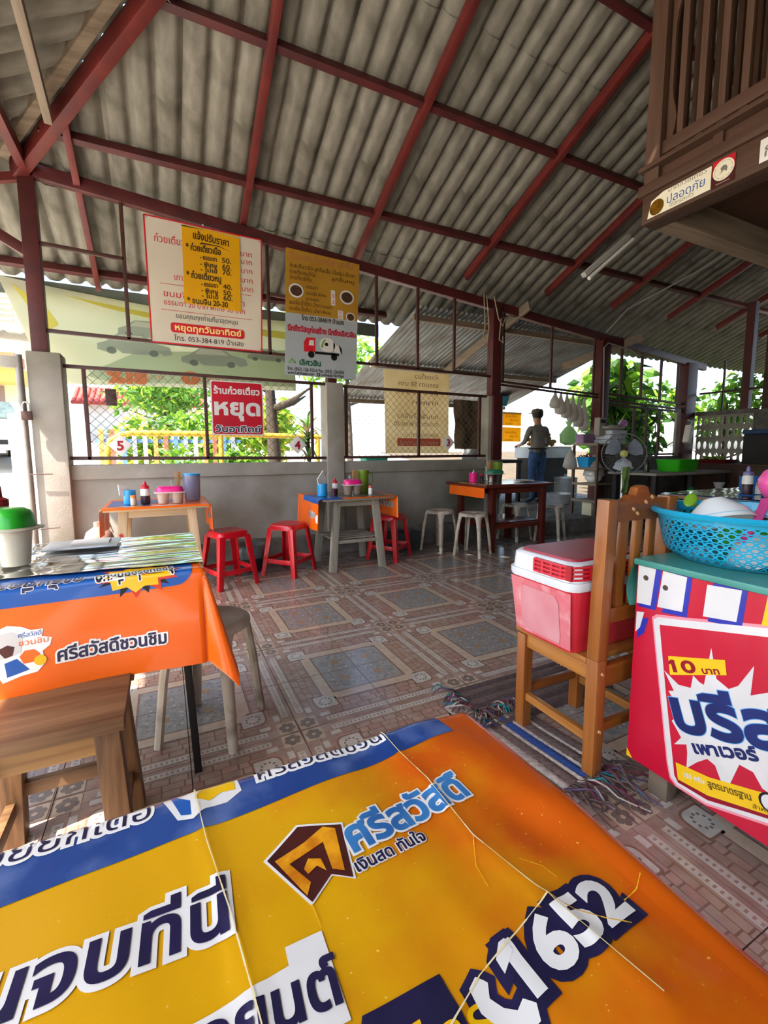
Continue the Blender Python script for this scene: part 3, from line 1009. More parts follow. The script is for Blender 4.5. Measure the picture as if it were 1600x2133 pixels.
# weathered planks tied under the head beam
pk1 = thing('timber_plank', 'long weathered plank tied to the head beam above the kitchen', 'plank', (4.12, 4.42, 2.86))
MB().bar((0.06, 0, 0.03), (-0.02, 2.1, -0.62), 0.035, 0.12).build('board', m_timber_y, pk1, bevel=0.003)
pk2 = thing('timber_plank', 'short weathered plank sticking out right of the kitchen post', 'plank', (6.28, 4.40, 2.70))
MB().bar((0.05, 0, 0.03), (-0.55, 0.9, -0.30), 0.035, 0.12).build('board', m_timber_y, pk2, bevel=0.003)
rp = MB()
rp.tube([(3.58, WY - 0.06, 2.98), (3.60, WY - 0.07, 2.6), (3.56, WY - 0.08, 2.45), (3.63, WY - 0.08, 2.42), (3.66, WY - 0.07, 2.6), (3.62, WY - 0.06, 2.98)], 0.007, 6)
tag(rp.build('rope_loop', m_rope, smooth=True), 'pale rope loop hanging from the head beam', 'rope')
rp = MB()
rp.tube([(3.70, WY - 0.10, 2.96), (3.76, WY - 0.12, 2.7), (3.83, WY - 0.12, 2.62), (3.88, WY - 0.11, 2.74), (3.80, WY - 0.12, 2.70), (3.78, WY - 0.12, 2.45), (3.84, WY - 0.12, 2.42), (3.84, WY - 0.11, 2.5)], 0.007, 6)
tag(rp.build('rope_knot', m_rope, smooth=True), 'knotted pale rope on the steel post by the plank', 'rope')

# unseen enclosure added to block light: walls behind the camera, left and right
wf = MB().box(0.2, 8.6, -2.75, -2.6, 0, 3.5)
struct(wf.build('wall_front_blocker', m_house_y), 'unseen dark timber wall added behind the camera to block light')
struct(MB().box(-1.45, -1.35, -2.7, -1.6, 0, 3.4).build('wall_left_blocker', m_house_y), 'unseen dark timber wall added on the left behind the camera to block light')
wg = MB().box(8.16, 8.22, -2.7, 3.7, 1.6, 5.0)
struct(wg.build('wall_right_blocker', m_house_y), 'dark boarded wall added at the right end to block light')

# ================================================================ foreground: vinyl cloths, near table
vy = dict(rough=0.28, coat=0.35)
def grad_vinyl(name, a, b_, x0, x1, speck):
    """printed vinyl whose ink shades from one colour to the other along X, with worn specks"""
    m = mat(name, a, rough=0.33, coat=0.25)
    N, L = m.node_tree.nodes, m.node_tree.links
    bs = N['Principled BSDF']
    tc = N.new('ShaderNodeTexCoord')
    sp = N.new('ShaderNodeSeparateXYZ')
    L.new(tc.outputs['Object'], sp.inputs[0])
    nz = N.new('ShaderNodeTexNoise')
    nz.inputs['Scale'].default_value = 11
    nz.inputs['Detail'].default_value = 7
    L.new(tc.outputs['Object'], nz.inputs['Vector'])
    ma = N.new('ShaderNodeMath')
    ma.operation = 'MULTIPLY_ADD'
    ma.inputs[1].default_value = 0.45
    L.new(nz.outputs['Fac'], ma.inputs[0])
    L.new(sp.outputs[0], ma.inputs[2])
    mr = N.new('ShaderNodeMapRange')
    mr.inputs[1].default_value = x0
    mr.inputs[2].default_value = x1
    L.new(ma.outputs[0], mr.inputs[0])
    mx = N.new('ShaderNodeMixRGB')
    mx.inputs[1].default_value = lin(a)
    mx.inputs[2].default_value = lin(b_)
    L.new(mr.outputs[0], mx.inputs[0])
    n2 = N.new('ShaderNodeTexNoise')
    n2.inputs['Scale'].default_value = 260
    n2.inputs['Detail'].default_value = 3
    L.new(tc.outputs['Object'], n2.inputs['Vector'])
    rp = N.new('ShaderNodeValToRGB')
    rp.color_ramp.elements[0].position = 0.70
    rp.color_ramp.elements[1].position = 0.76
    L.new(n2.outputs['Fac'], rp.inputs[0])
    mx2 = N.new('ShaderNodeMixRGB')
    mx2.inputs[2].default_value = lin(speck)
    L.new(rp.outputs[0], mx2.inputs[0])
    L.new(mx.outputs[0], mx2.inputs[1])
    L.new(mx2.outputs[0], bs.inputs['Base Color'])
    return m
v_orange = mat('vinyl_orange', '#f26a0c', '#ee6208', sc=3, **vy)
v_blue = mat('vinyl_blue', '#16509f', '#1a5cae', sc=4, **vy)
v_yellow = mat('vinyl_yellow', '#f5c211', '#efb80a', sc=5, **vy)
v_white = mat('vinyl_white', '#f1efe9', '#e6e4de', sc=12, **vy)
v_navy = mat('vinyl_navy', '#1a1a3c', '#25204a', sc=30, **vy)
v_blue_worn = mat('vinyl_worn_blue', '#264a8c', '#183d80', sc=10, c3='#5f76aa', sc3=16, **vy)
v_black = mat('vinyl_black', '#17161c', rough=0.35)
v_red = mat('vinyl_red', '#d93a1e', rough=0.35)
v_near = grad_vinyl('vinyl_yellow_to_orange', '#dda404', '#d05a08', 0.29, 0.54, '#f3cf66')
v_back = mat('vinyl_back_white', '#e9dfd0', rough=0.6)
v_brown = mat('print_brown', '#4f1f1a', '#3c1518', rough=0.35, sc=20)
v_skyblue = mat('print_sky_blue', '#3f83bd', '#2b66a6', rough=0.35, sc=20)
v_crease = mat('cracked_ink', '#f1e6bf', '#e6d089', rough=0.5, sc=20)

def swell(pts, d):
    n = len(pts)
    ar = sum(pts[i][0] * pts[(i + 1) % n][1] - pts[(i + 1) % n][0] * pts[i][1] for i in range(n))
    s_ = 1 if ar > 0 else -1
    out = []
    for i in range(n):
        a, b_, c = Vector(pts[i - 1]), Vector(pts[i]), Vector(pts[(i + 1) % n])
        n1 = Vector(((b_ - a).y, -(b_ - a).x)).normalized() * s_
        n2 = Vector(((c - b_).y, -(c - b_).x)).normalized() * s_
        m_ = (n1 + n2) / max(1 + n1.dot(n2), 0.6)
        out.append(tuple(b_ + m_ * d))
    return out

def draper(x0, x1, y0, y1, zt, r=0.012, flare=0.06, wrinkle=None, wav=(0.006, 22.0), fold=0.25):
    """flat cloth (u, v) laid over a rectangular top and hanging over its edges"""
    def prof(s):
        q = r * PI / 2
        if s < q:
            return r * math.sin(s / r), -r * (1 - math.cos(s / r))
        return r + flare * (s - q), -r - (s - q) * math.sqrt(1 - flare * flare)
    def fn(u, v, off=0.0):
        du = u - x1 if u > x1 else (x0 - u if u < x0 else 0.0)
        dv = v - y1 if v > y1 else (y0 - v if v < y0 else 0.0)
        sx = 1 if u > x1 else -1
        sy = 1 if v > y1 else -1
        bx, by = min(max(u, x0), x1), min(max(v, y0), y1)
        d = math.hypot(du, dv)
        if d < 1e-9:
            h = wrinkle(u, v) if wrinkle else 0.0
            return Vector((u, v, zt + h + off))
        R_, Z_ = prof(d)
        h = wrinkle(bx, by) if wrinkle else 0.0
        h *= max(0.0, 1 - d / 0.05)
        if du > 0 and dv > 0:
            th = math.atan2(dv, du)
            bump_ = fold * d * math.sin(2 * th) ** 2
            wv = 0.0
            rr = R_ + bump_ + off
            return Vector((bx + sx * rr * math.cos(th), by + sy * rr * math.sin(th), zt + Z_ * (1 - 0.05 * math.sin(2 * th)) + h + off * 0.3))
        amp = wav[0] * min(1.0, d / 0.15)
        if du > 0:
            w_ = amp * math.sin(wav[1] * v + 1.0)
            return Vector((bx + sx * (R_ + w_ + off), v, zt + Z_ + h + off * (1 if d < r else 0.0)))
        w_ = amp * math.sin(wav[1] * u + 0.4)
        return Vector((u, by + sy * (R_ + w_ + off), zt + Z_ + h + off * (1 if d < r else 0.0)))
    return fn
def cloth(name, fn, u0, u1, v0, v1, cell, mats, parent=None, thick=0.0012):
    m = MB()
    ka, kb = round(u0 / cell), round(u1 / cell)
    la, lb = round(v0 / cell), round(v1 / cell)
    us = [k * cell for k in range(ka, kb + 1)]
    vs = [k * cell for k in range(la, lb + 1)]
    m.grid(lambda u, v: fn(u, v, 0.0), us, vs, 0)
    m.grid(lambda u, v: fn(u, v, -thick), us, vs, 1, flip=True)
    me = bpy.data.meshes.new(name)
    me.from_pydata(m.v, [], m.f)
    for q in mats:
        me.materials.append(q)
    me.polygons.foreach_set('material_index', m.m)
    me.polygons.foreach_set('use_smooth', [True] * len(me.polygons))
    return link(name, me, parent)

# ---- near table (camera stands at it)
NT = 0.742
nt = thing('dining_table', 'near dining table at the bottom of the picture under yellow and orange vinyl', 'table', (-0.2, 0.12, 0))
m_tabletop = wood('table_wood', '#8b6a45', '#6e5033', axis='X')
MB().box(-0.62, 0.535, -0.37, 0.345, NT - 0.035, NT - 0.004).build('tabletop', m_tabletop, nt, bevel=0.004)
for sx in (-0.55, 0.47):
    for sy in (-0.31, 0.28):
        MB().box(sx - 0.025, sx + 0.025, sy - 0.025, sy + 0.025, 0, NT - 0.035).build('leg', m_black, nt, bevel=0.004)
FOLDS = [[(0.01, 0.49), (0.017, 0.41), (0.028, 0.332), (0.031, 0.304), (0.036, 0.256), (0.045, 0.15)],
         [(0.229, 0.49), (0.232, 0.44), (0.24, 0.388), (0.24, 0.306), (0.258, 0.233), (0.275, 0.15)],
         [(0.258, 0.233), (0.215, 0.222), (0.175, 0.213), (0.12, 0.19), (0.05, 0.15)]]
def seg_d(px, py, a, b_):
    dx, dy = b_[0] - a[0], b_[1] - a[1]
    t = max(0, min(1, ((px - a[0]) * dx + (py - a[1]) * dy) / (dx * dx + dy * dy)))
    return math.hypot(px - a[0] - t * dx, py - a[1] - t * dy)
def near_wr(u, v):
    r_ = max(0.0, min(1.0, (u - 0.12) / 0.15))
    h = (0.0016 + 0.0042 * r_) * noise.noise(Vector((u * 20 + v * 4, v * 4.5, 0.3))) + 0.0012 * noise.noise(Vector((u * 9, v * 16, 5.1)))
    h += 0.0022 * math.exp(-((v - 0.30 - 0.15 * (u - 0.30)) / 0.03) ** 2) * max(0, min(1, (u - 0.2) / 0.1)) * math.sin(60 * u + 20 * v)
    for F_ in FOLDS:
        d = min(seg_d(u, v, F_[i], F_[i + 1]) for i in range(len(F_) - 1))
        h += 0.0020 * math.exp(-(d / 0.006) ** 2)
    return h
nfn = draper(-0.84, 0.352, -0.26, 0.474, NT, r=0.012, flare=0.12, wrinkle=near_wr)
NC = 0.0075
nc = cloth('tablecloth', nfn, -0.99, 0.50, -0.40, 0.62, NC, [v_near, v_back])
tag(nc, 'yellow and orange printed vinyl cloth with blue band on the near table', 'tablecloth')
def N_(off):
    return lambda u, v: nfn(u, v, off)
def npr(name, fl, mt, off, lab=None):
    o = fl.build(name, mt, N_(off), nc, cell=NC)
    if lab and o:
        o['label'] = lab
    return o
npr('blue_band', Flat().poly([(-0.84, 0.38), (0.314, 0.444), (0.306, 0.50), (-0.84, 0.50)]), v_blue_worn, 0.0005, 'worn blue printed band')
npr('orange_margin', Flat().poly([(0.337, 0.10), (0.352, 0.10), (0.50, 0.10), (0.50, 0.50), (0.325, 0.50), (0.330, 0.30)]), mat('vinyl_deep_orange', '#d85f0a', '#cf5608', sc=6, **vy), 0.0004)
# band lettering cut by the table edge
npr('lettering_outline', Flat().text('อร่อยยกเดอ', -0.20, 0.463, 0.034, width=0.17, fat=0.0035), v_white, 0.0009)
npr('lettering', Flat().text('อร่อยยกเดอ', -0.20, 0.463, 0.034, width=0.17), v_navy, 0.0013)
npr('lettering_outline', Flat().text('ศรีสวัสดิ์ชวน', 0.075, 0.468, 0.030, width=0.15, fat=0.0035), v_white, 0.0009)
npr('lettering', Flat().text('ศรีสวัสดิ์ชวน', 0.075, 0.468, 0.030, width=0.15), v_navy, 0.0013)
npr('bowl_logo_edge', Flat().poly([(-0.022, 0.487), (-0.006, 0.447), (0.008, 0.443), (0.020, 0.452), (0.040, 0.452), (0.056, 0.462), (0.054, 0.480), (0.044, 0.490)]), v_white, 0.0009)
npr('bowl_logo_blue', Flat().poly([(-0.014, 0.486), (-0.003, 0.452), (0.006, 0.449), (0.006, 0.468)]), v_blue, 0.0013)
npr('bowl_logo_yellow', Flat().poly([(0.010, 0.468), (0.018, 0.480), (0.036, 0.484), (0.05, 0.478), (0.05, 0.466), (0.036, 0.468), (0.024, 0.461)]), v_yellow, 0.0013)
# company mark: hexagonal badge
HX = [(0.060, 0.367), (0.096, 0.392), (0.137, 0.375), (0.127, 0.316), (0.110, 0.328), (0.087, 0.311)]
def shrink(pts, k):
    cx = sum(p[0] for p in pts) / len(pts)
    cy = sum(p[1] for p in pts) / len(pts)
    return [(cx + (p[0] - cx) * k, cy + (p[1] - cy) * k) for p in pts]
npr('badge_edge', Flat().poly(HX), v_white, 0.0009)
npr('badge', Flat().poly(shrink(HX, 0.93)), v_brown, 0.0013, 'maroon hexagonal badge')
gold2 = mat('badge_gold', '#eda41a', '#c46d0a', rough=0.35, sc=60)
npr('badge_glyph', Flat().poly([(0.069, 0.362), (0.097, 0.369), (0.118, 0.378), (0.128, 0.371), (0.121, 0.327), (0.112, 0.333), (0.113, 0.362), (0.080, 0.354), (0.092, 0.330), (0.086, 0.320)])
    .poly([(0.096, 0.352), (0.106, 0.347), (0.107, 0.334), (0.101, 0.342), (0.092, 0.338), (0.090, 0.344)]), gold2, 0.0017, 'gold letter mark')
npr('lettering_outline', Flat().text('ศรีสวัสดิ์', 0.136, 0.340, 0.046, width=0.135, ang=0.075, fat=0.0038), v_white, 0.0013)
npr('lettering', Flat().text('ศรีสวัสดิ์', 0.136, 0.340, 0.046, width=0.135, ang=0.075, fat=0.0016), v_skyblue, 0.0017)
npr('lettering_outline', Flat().text('เงินสด ทันใจ', 0.131, 0.3205, 0.0165, width=0.07, ang=0.05, fat=0.0014), v_white, 0.0009)
npr('lettering', Flat().text('เงินสด ทันใจ', 0.131, 0.3205, 0.0165, width=0.07, ang=0.05, fat=0.0004), v_navy, 0.0013)
npr('lettering_outline', Flat().text('นจบที่นี่', -0.130, 0.327, 0.054, width=0.155, ang=-0.045, fat=0.0055, nf=10), v_white, 0.0009)
npr('lettering', Flat().text('นจบที่นี่', -0.130, 0.327, 0.054, width=0.155, ang=-0.045, fat=0.0013), v_navy, 0.0015)
npr('white_panel', Flat().poly([(-0.35, 0.262), (0.010, 0.273), (0.060, 0.277), (0.0605, 0.290), (0.088, 0.290), (0.088, 0.230), (-0.35, 0.222)]), v_white, 0.0009)
npr('lettering', Flat().text('รถยนต์', -0.020, 0.2465, 0.040, width=0.108, ang=-0.05, fat=0.0011), v_navy, 0.0015)
npr('navy_panel', Flat().poly([(0.095, 0.229), (0.152, 0.2275), (0.154, 0.16), (0.06, 0.17)]), v_navy, 0.0009)
npr('lettering', Flat().text('โทร', 0.112, 0.183, 0.035, width=0.06), v_yellow, 0.0013)
npr('lettering_outline', Flat().text('1652', 0.203, 0.1885, 0.046, width=0.108, ang=0.085, fat=0.0085, nf=12), v_navy, 0.0009)
npr('lettering', Flat().text('1652', 0.203, 0.1885, 0.046, width=0.108, ang=0.085, fat=0.0022), v_white, 0.0016)
def flag1(u, v, ang, h, b, fat):
    # slanted flag at the top left of the numeral 1
    pts = [(0.0, h), (b * 0.5, h), (b * 0.5, h * 0.80), (0.0, h * 0.74), (-h * 0.26, h * 0.62), (-h * 0.26, h * 0.80)]
    if fat:
        pts = swell(pts, fat)
    c, s_ = math.cos(ang), math.sin(ang)
    return Flat().poly([(u + x * c - y * s_, v + x * s_ + y * c) for x, y in pts])
def handset(k):
    pts = []
    for i in range(9):
        t = PI * 0.98 + (PI * 0.55) * i / 8
        pts.append((0.196 + 0.026 * k * math.cos(t), 0.206 + 0.026 * k * math.sin(t)))
    return pts
hs = [(p[0] - 0.004, p[1] - 0.002) for p in [(0.168, 0.212), (0.176, 0.216), (0.182, 0.210), (0.178, 0.203), (0.183, 0.195), (0.190, 0.190), (0.197, 0.193), (0.203, 0.187), (0.199, 0.179), (0.187, 0.178), (0.175, 0.186), (0.168, 0.199)]]
hf = Flat().poly(swell(hs, 0.0055))
npr('numeral_flag_outline', flag1(0.203, 0.1885, 0.085, 0.0335, 0.008, 0.0075), v_navy, 0.0011)
npr('numeral_flag', flag1(0.203, 0.1885, 0.085, 0.0335, 0.008, 0.0012), v_white, 0.0018)
npr('handset_outline', hf, v_navy, 0.0009)
npr('handset', Flat().poly(hs), v_white, 0.0016, 'white telephone handset print')
# cracked ink along the fold lines
def crease(pts, wd, seed):
    rnd = random.Random(seed)
    f = Flat(True)
    for i in range(len(pts) - 1):
        a, b_ = pts[i], pts[i + 1]
        n = 6
        for k in range(n):
            t0, t1 = k / n, (k + 1) / n
            p = (a[0] + (b_[0] - a[0]) * t0, a[1] + (b_[1] - a[1]) * t0)
            q = (a[0] + (b_[0] - a[0]) * t1, a[1] + (b_[1] - a[1]) * t1)
            w0 = wd * rnd.uniform(0.5, 1.1)
            dx, dy = q[0] - p[0], q[1] - p[1]
            l = math.hypot(dx, dy)
            nx, ny = -dy / l * w0, dx / l * w0
            f.poly([(p[0] - nx, p[1] - ny), (q[0] - nx, q[1] - ny), (q[0] + nx, q[1] + ny), (p[0] + nx, p[1] + ny)])
    return f
for i, F_ in enumerate(FOLDS):
    npr('crease', crease(F_, 0.0006, i), v_crease, 0.0021, 'pale cracked fold line')
for i, F_ in enumerate(([(0.258, 0.233), (0.268, 0.216), (0.285, 0.200), (0.30, 0.19)], [(0.262, 0.27), (0.275, 0.255), (0.278, 0.242)], [(0.312, 0.205), (0.330, 0.207), (0.345, 0.214)],
                        [(0.24, 0.306), (0.225, 0.282), (0.222, 0.262)], [(0.087, 0.312), (0.088, 0.292)])):
    npr('crease', crease(F_, 0.0005, 40 + i), mat('worn_yellow_ink', '#f0bb2a', '#e9a416', rough=0.45, sc=30), 0.0019)

# ================================================================ left table with clear film and condiments
LT = 0.738
lt = thing('dining_table', 'left dining table with black legs under blue and orange vinyl', 'table', (-0.42, 1.80, 0))
MB().box(-0.56, 0.505, -0.31, 0.31, LT - 0.03, LT - 0.003).build('tabletop', m_tabletop, lt, bevel=0.003)
for sx in (-0.50, 0.472):
    for sy in (-0.22, 0.18):
        MB().bar((sx, sy, 0), (sx - 0.03 * (1 if sx > 0 else -1), sy, LT - 0.03), 0.024, 0.024).build('leg', m_black, lt, bevel=0.002)
MB().box(-0.47, 0.44, -0.23, -0.21, LT - 0.06, LT - 0.03).build('frame_rail', m_black, lt)
lfn = draper(-0.985, 0.088, 1.485, 2.115, LT, r=0.010, flare=0.10, wav=(0.008, 13.0), fold=0.22,
             wrinkle=lambda u, v: 0.0012 * noise.noise(Vector((u * 10, v * 10, 2))))
LC = 0.012
lc = cloth('tablecloth', lfn, -1.26, 0.348, 1.188, 2.376, LC, [v_orange, v_back])
tag(lc, 'orange and blue vinyl cloth with slogan hanging off the left table', 'tablecloth')
def lpr(name, fl, mt, off, lab=None):
    o = fl.build(name, mt, lambda u, v: lfn(u, v, off), lc, cell=LC)
    if lab and o:
        o['label'] = lab
    return o
# front face of the drape: v below 1.485 hangs down; height z = LT - (1.485 - v)
arc = [(0.060 - 0.05 + 0.05 * math.cos(t), 1.437 + 0.05 + 0.05 * math.sin(t) - 0.0) for t in lsp(0, -PI / 2, 8)]
lpr('blue_panel', Flat().poly([(-1.26, 1.425), (-0.10, 1.432)] + arc[::-1] + [(0.060, 1.74), (-1.26, 1.74)]), v_blue, 0.0012, 'blue printed panel')
lpr('yellow_field', Flat().poly([(-1.26, 1.74), (0.06, 1.74), (0.06, 2.1), (-1.26, 2.1)]), v_yellow, 0.0012)
lpr('yellow_stripe', Flat().poly([(-1.26, 1.60), (-0.34, 1.60), (-0.30, 1.68), (-1.26, 1.68)]), mat('vinyl_olive_yellow', '#b8a526', rough=0.3, coat=0.3), 0.0018)
def star(cx, cy, r1, r2, n, sx=1.0, sy=1.0, ph=0.0, jit=0.0, seed=1):
    rnd = random.Random(seed)
    return [(cx + sx * (r1 if k % 2 == 0 else r2) * (1 + jit * rnd.uniform(-1, 1)) * math.cos(ph + PI * k / n), cy + sy * (r1 if k % 2 == 0 else r2) * (1 + jit * rnd.uniform(-1, 1)) * math.sin(ph + PI * k / n)) for k in range(2 * n)]
lpr('burst_black', Flat().poly(star(-0.09, 1.50, 0.150, 0.085, 12, 0.85, 0.50, 0.2, 0.15, 4)), v_black, 0.0017)
lpr('burst_red', Flat().poly(star(-0.09, 1.50, 0.145, 0.10, 11, 0.80, 0.53, 0.1, 0.12, 2)), v_red, 0.0022)
lpr('burst_yellow', Flat().poly(star(-0.09, 1.50, 0.128, 0.098, 11, 0.82, 0.52, 0.1, 0.08, 3)), v_yellow, 0.0027, 'yellow starburst')
lpr('lettering_outline', Flat().text('รู้ชอบอร่อยที่หมด', 0.005, 1.525, 0.06, width=0.20, ang=PI + 0.10, fat=0.004), v_white, 0.0031)
lpr('lettering', Flat().text('รู้ชอบอร่อยที่หมด', 0.005, 1.525, 0.06, width=0.20, ang=PI + 0.10, fat=0.001), v_black, 0.0035)
lpr('lettering_outline', Flat().text('การันตีความอร่อย', -0.225, 1.515, 0.062, width=0.36, ang=PI, fat=0.003), v_white, 0.0017)
lpr('lettering', Flat().text('การันตีความอร่อย', -0.225, 1.515, 0.062, width=0.36, ang=PI, fat=0.001), v_navy, 0.0022)
lpr('lettering_outline', Flat().text('ศรีสวัสดิ์ชวนชิม', -0.290, 1.268, 0.050, width=0.268, fat=0.006, nf=10), v_white, 0.0014)
lpr('lettering', Flat().text('ศรีสวัสดิ์ชวนชิม', -0.290, 1.268, 0.050, width=0.268, fat=0.0014), v_navy, 0.0020)
# chef hat and bowl print
hat = [(-0.440, 1.348), (-0.425, 1.372), (-0.395, 1.385), (-0.365, 1.378), (-0.345, 1.366), (-0.318, 1.365), (-0.322, 1.345), (-0.300, 1.338), (-0.305, 1.318), (-0.322, 1.305), (-0.318, 1.272), (-0.335, 1.252), (-0.37, 1.248), (-0.410, 1.236), (-0.425, 1.27)]
lpr('chef_print_edge', Flat().poly(hat), v_white, 0.0014, 'white outlined chef hat and bowl print')
lpr('chef_print_hat', Flat().poly([(-0.432, 1.345), (-0.415, 1.364), (-0.385, 1.368), (-0.362, 1.354), (-0.368, 1.310), (-0.418, 1.298)]), mat('print_grey', '#c9c6c1', rough=0.4), 0.0019)
lpr('chef_print_badge', Flat().poly([(-0.418, 1.325), (-0.395, 1.335), (-0.381, 1.328), (-0.386, 1.306), (-0.402, 1.301)]), v_brown, 0.0024)
lpr('chef_print_ribbon', Flat().poly([(-0.404, 1.288), (-0.378, 1.296), (-0.352, 1.262), (-0.40, 1.250)]), v_blue, 0.0022)
lpr('chef_print_bowl', Flat().poly([(-0.372, 1.300), (-0.360, 1.314), (-0.340, 1.314), (-0.328, 1.300), (-0.334, 1.280), (-0.364, 1.280)]), v_orange, 0.0024)
lpr('chef_print_cup', Flat().disc(-0.328, 1.282, 0.014, 12), v_yellow, 0.0027)
lpr('lettering', Flat().text('ศรีสวัสดิ์', -0.372, 1.350, 0.017, width=0.05), v_blue, 0.0026)
lpr('lettering', Flat().text('ชวนชิม', -0.372, 1.328, 0.022, width=0.064), v_orange, 0.0028)
lpr('lettering_outline', Flat().text('โร', 0.14, 1.56, 0.055, ang=PI / 2, fat=0.005), v_white, 0.0014)
lpr('lettering', Flat().text('โร', 0.14, 1.56, 0.055, ang=PI / 2, fat=0.0012), v_black, 0.0020)
# crumpled clear film
m_film = clear_film('clear_plastic_film', '#f4f6fa', gloss=0.60, rough=0.09)
def film_z(u, v):
    w_ = noise.noise(Vector((u * 2.2, v * 9, 3.1)))
    h = 0.0035 * noise.noise(Vector((u * 3 + 1.2 * w_, v * 22, 0.7))) + 0.0012 * noise.noise(Vector((u * 9, v * 36 + 2 * w_, 9.7)))
    left = max(0.0, min(1.0, (-0.15 - u) / 0.35))
    h += left * 0.006 * noise.noise(Vector((u * 24, v * 15, 2.2)))
    return 0.007 + max(-0.005, h)
def film(u, v):
    edge = 1.535 + 0.10 * max(0.0, (0.05 - u)) ** 1.1 + 0.006 * math.sin(u * 30)
    vv = edge + (2.125 - edge) * v
    return (u, vv, LT + film_z(u, vv))
fm = MB().grid(film, lsp(-0.985, 0.096, 110), lsp(0, 1, 80))
fo = fm.build('plastic_sheet', m_film, smooth=180)
tag(fo, 'crumpled clear plastic film spread over the left table top', 'plastic sheet')

# ================================================================ stools
pl_red = mat('red_plastic', '#cf1322', '#b90f1e', rough=0.30, sc=4, coat=0.2)
pl_beige = mat('worn_beige_plastic', '#c6baa8', '#a89b88', rough=0.5, sc=6, st=(1, 1, 0.4), c3='#6f6558', sc3=9)
def rounded(hx_, hy_, r, n=5):
    pts = []
    for sx, sy, a0 in ((1, 1, 0), (-1, 1, PI / 2), (-1, -1, PI), (1, -1, 1.5 * PI)):
        for k in range(n):
            t = a0 + PI / 2 * k / (n - 1)
            pts.append((sx * (hx_ - r) + r * math.cos(t), sy * (hy_ - r) + r * math.sin(t)))
    return pts
def loft(m, rings, cap=(True, True), mi=0):
    n = len(rings[0])
    vs = [p for r in rings for p in r]
    fs = []
    for i in range(len(rings) - 1):
        for k in range(n):
            k2 = (k + 1) % n
            fs.append((i * n + k, i * n + k2, (i + 1) * n + k2, (i + 1) * n + k))
    if cap[0]:
        fs.append(tuple(reversed(range(n))))
    if cap[1]:
        fs.append(tuple((len(rings) - 1) * n + k for k in range(n)))
    return m.add(vs, fs, mi)
def stool_seat(h, hw, r, skirt):
    m = MB()
    def ring(w_, rr, z):
        return [(x, y, z) for x, y in rounded(w_, w_, rr)]
    loft(m, [ring(hw * 1.04, r, h - skirt), ring(hw * 1.02, r, h - skirt * 0.4), ring(hw * 0.98, r * 0.95, h - 0.008), ring(hw * 0.92, r * 0.9, h), ring(hw * 0.80, r * 0.8, h - 0.003), ring(0.022, 0.02, h - 0.004)], (False, True))
    loft(m, [ring(hw * 1.00, r, h - skirt), ring(hw * 0.95, r * 0.9, h - 0.014), ring(0.02, 0.018, h - 0.014)], (False, True))
    return m
def L_leg(m, top, bot, t0, t1, th):
    """angle-section leg, outer corner on the line top-bot, flanges inward"""
    rings = []
    for (x, y, z), t in ((top, t0), (bot, t1)):
        sx, sy = (-1 if x > 0 else 1), (-1 if y > 0 else 1)
        rings.append([(x, y, z), (x + sx * t, y, z), (x + sx * t, y + sy * th, z), (x + sx * th, y + sy * th, z), (x + sx * th, y + sy * t, z), (x, y + sy * t, z)])
    return loft(m, rings)
def red_stool(label, loc, rz):
    t = thing('plastic_stool', label, 'stool', loc, rz, 'red plastic stools')
    stool_seat(0.455, 0.130, 0.05, 0.05).build('seat', pl_red, t, smooth=50)
    for sx in (-1, 1):
        for sy in (-1, 1):
            L_leg(MB(), (sx * 0.133, sy * 0.133, 0.42), (sx * 0.180, sy * 0.180, 0.0), 0.055, 0.040, 0.008).build('leg', pl_red, t, bevel=0.003)
    for k in range(4):
        a = k * PI / 2
        M = Matrix.Rotation(a, 3, 'Z')
        z = 0.13
        d = 0.133 + 0.047 * (0.42 - z) / 0.42 - 0.010
        m = MB()
        m.obox((0, d, z), (2 * d - 0.05, 0.010, 0.040))
        m.v = [tuple(M @ Vector(v)) for v in m.v]
        m.build('stretcher', pl_red, t, bevel=0.003)
    return t
def beige_stool(label, loc, rz, h=0.455, group='worn beige plastic stools'):
    t = thing('plastic_stool', label, 'stool', loc, rz, group)
    m = MB()
    m.lathe([(0.150, h - 0.035), (0.156, h - 0.030), (0.154, h - 0.012), (0.142, h - 0.002), (0.125, h), (0.115, h - 0.004), (0.03, h - 0.004), (0.026, h - 0.010), (0.0, h - 0.010)], 28)
    m.lathe([(0.145, h - 0.035), (0.138, h - 0.016), (0.0, h - 0.016)], 28)
    m.build('seat', pl_beige, t, smooth=50)
    for k in range(4):
        a = k * PI / 2 + PI / 4
        c, s = math.cos(a), math.sin(a)
        rings = []
        for z, r_, w_ in ((h - 0.02, 0.140, 0.100), (h - 0.055, 0.150, 0.066), (h - 0.10, 0.158, 0.052), (0.25, 0.176, 0.046), (0.0, 0.205, 0.036)):
            pts = []
            for u, rr in ((-1, 0.0), (-0.5, 0.012), (0, 0.016), (0.5, 0.012), (1, 0.0), (0.85, -0.012), (0, 0.004), (-0.85, -0.012)):
                pts.append((c * (r_ + rr) - s * u * w_ / 2, s * (r_ + rr) + c * u * w_ / 2, z))
            rings.append(pts)
        loft(MB(), rings).build('leg', pl_beige, t, smooth=50)
    return t
red_stool('red plastic stool right of the corner table, under its cloth end', (0.44, 3.86, 0), 0.35)
red_stool('red plastic stool left of the slatted white table', (0.98, 3.98, 0), 0.72)
red_stool('red plastic stool right of the slatted white table', (2.05, 4.08, 0), 0.62)
beige_stool('worn beige plastic stool tucked under the left orange table', (0.125, 1.825, 0), 0.25 + PI / 4)
beige_stool('worn beige stool at the dark red table, left of the pair in front', (2.71, 4.15, 0), 0.3, 0.45)
beige_stool('worn beige stool at the dark red table, right of the pair in front', (2.90, 3.80, 0), 0.5, 0.45)
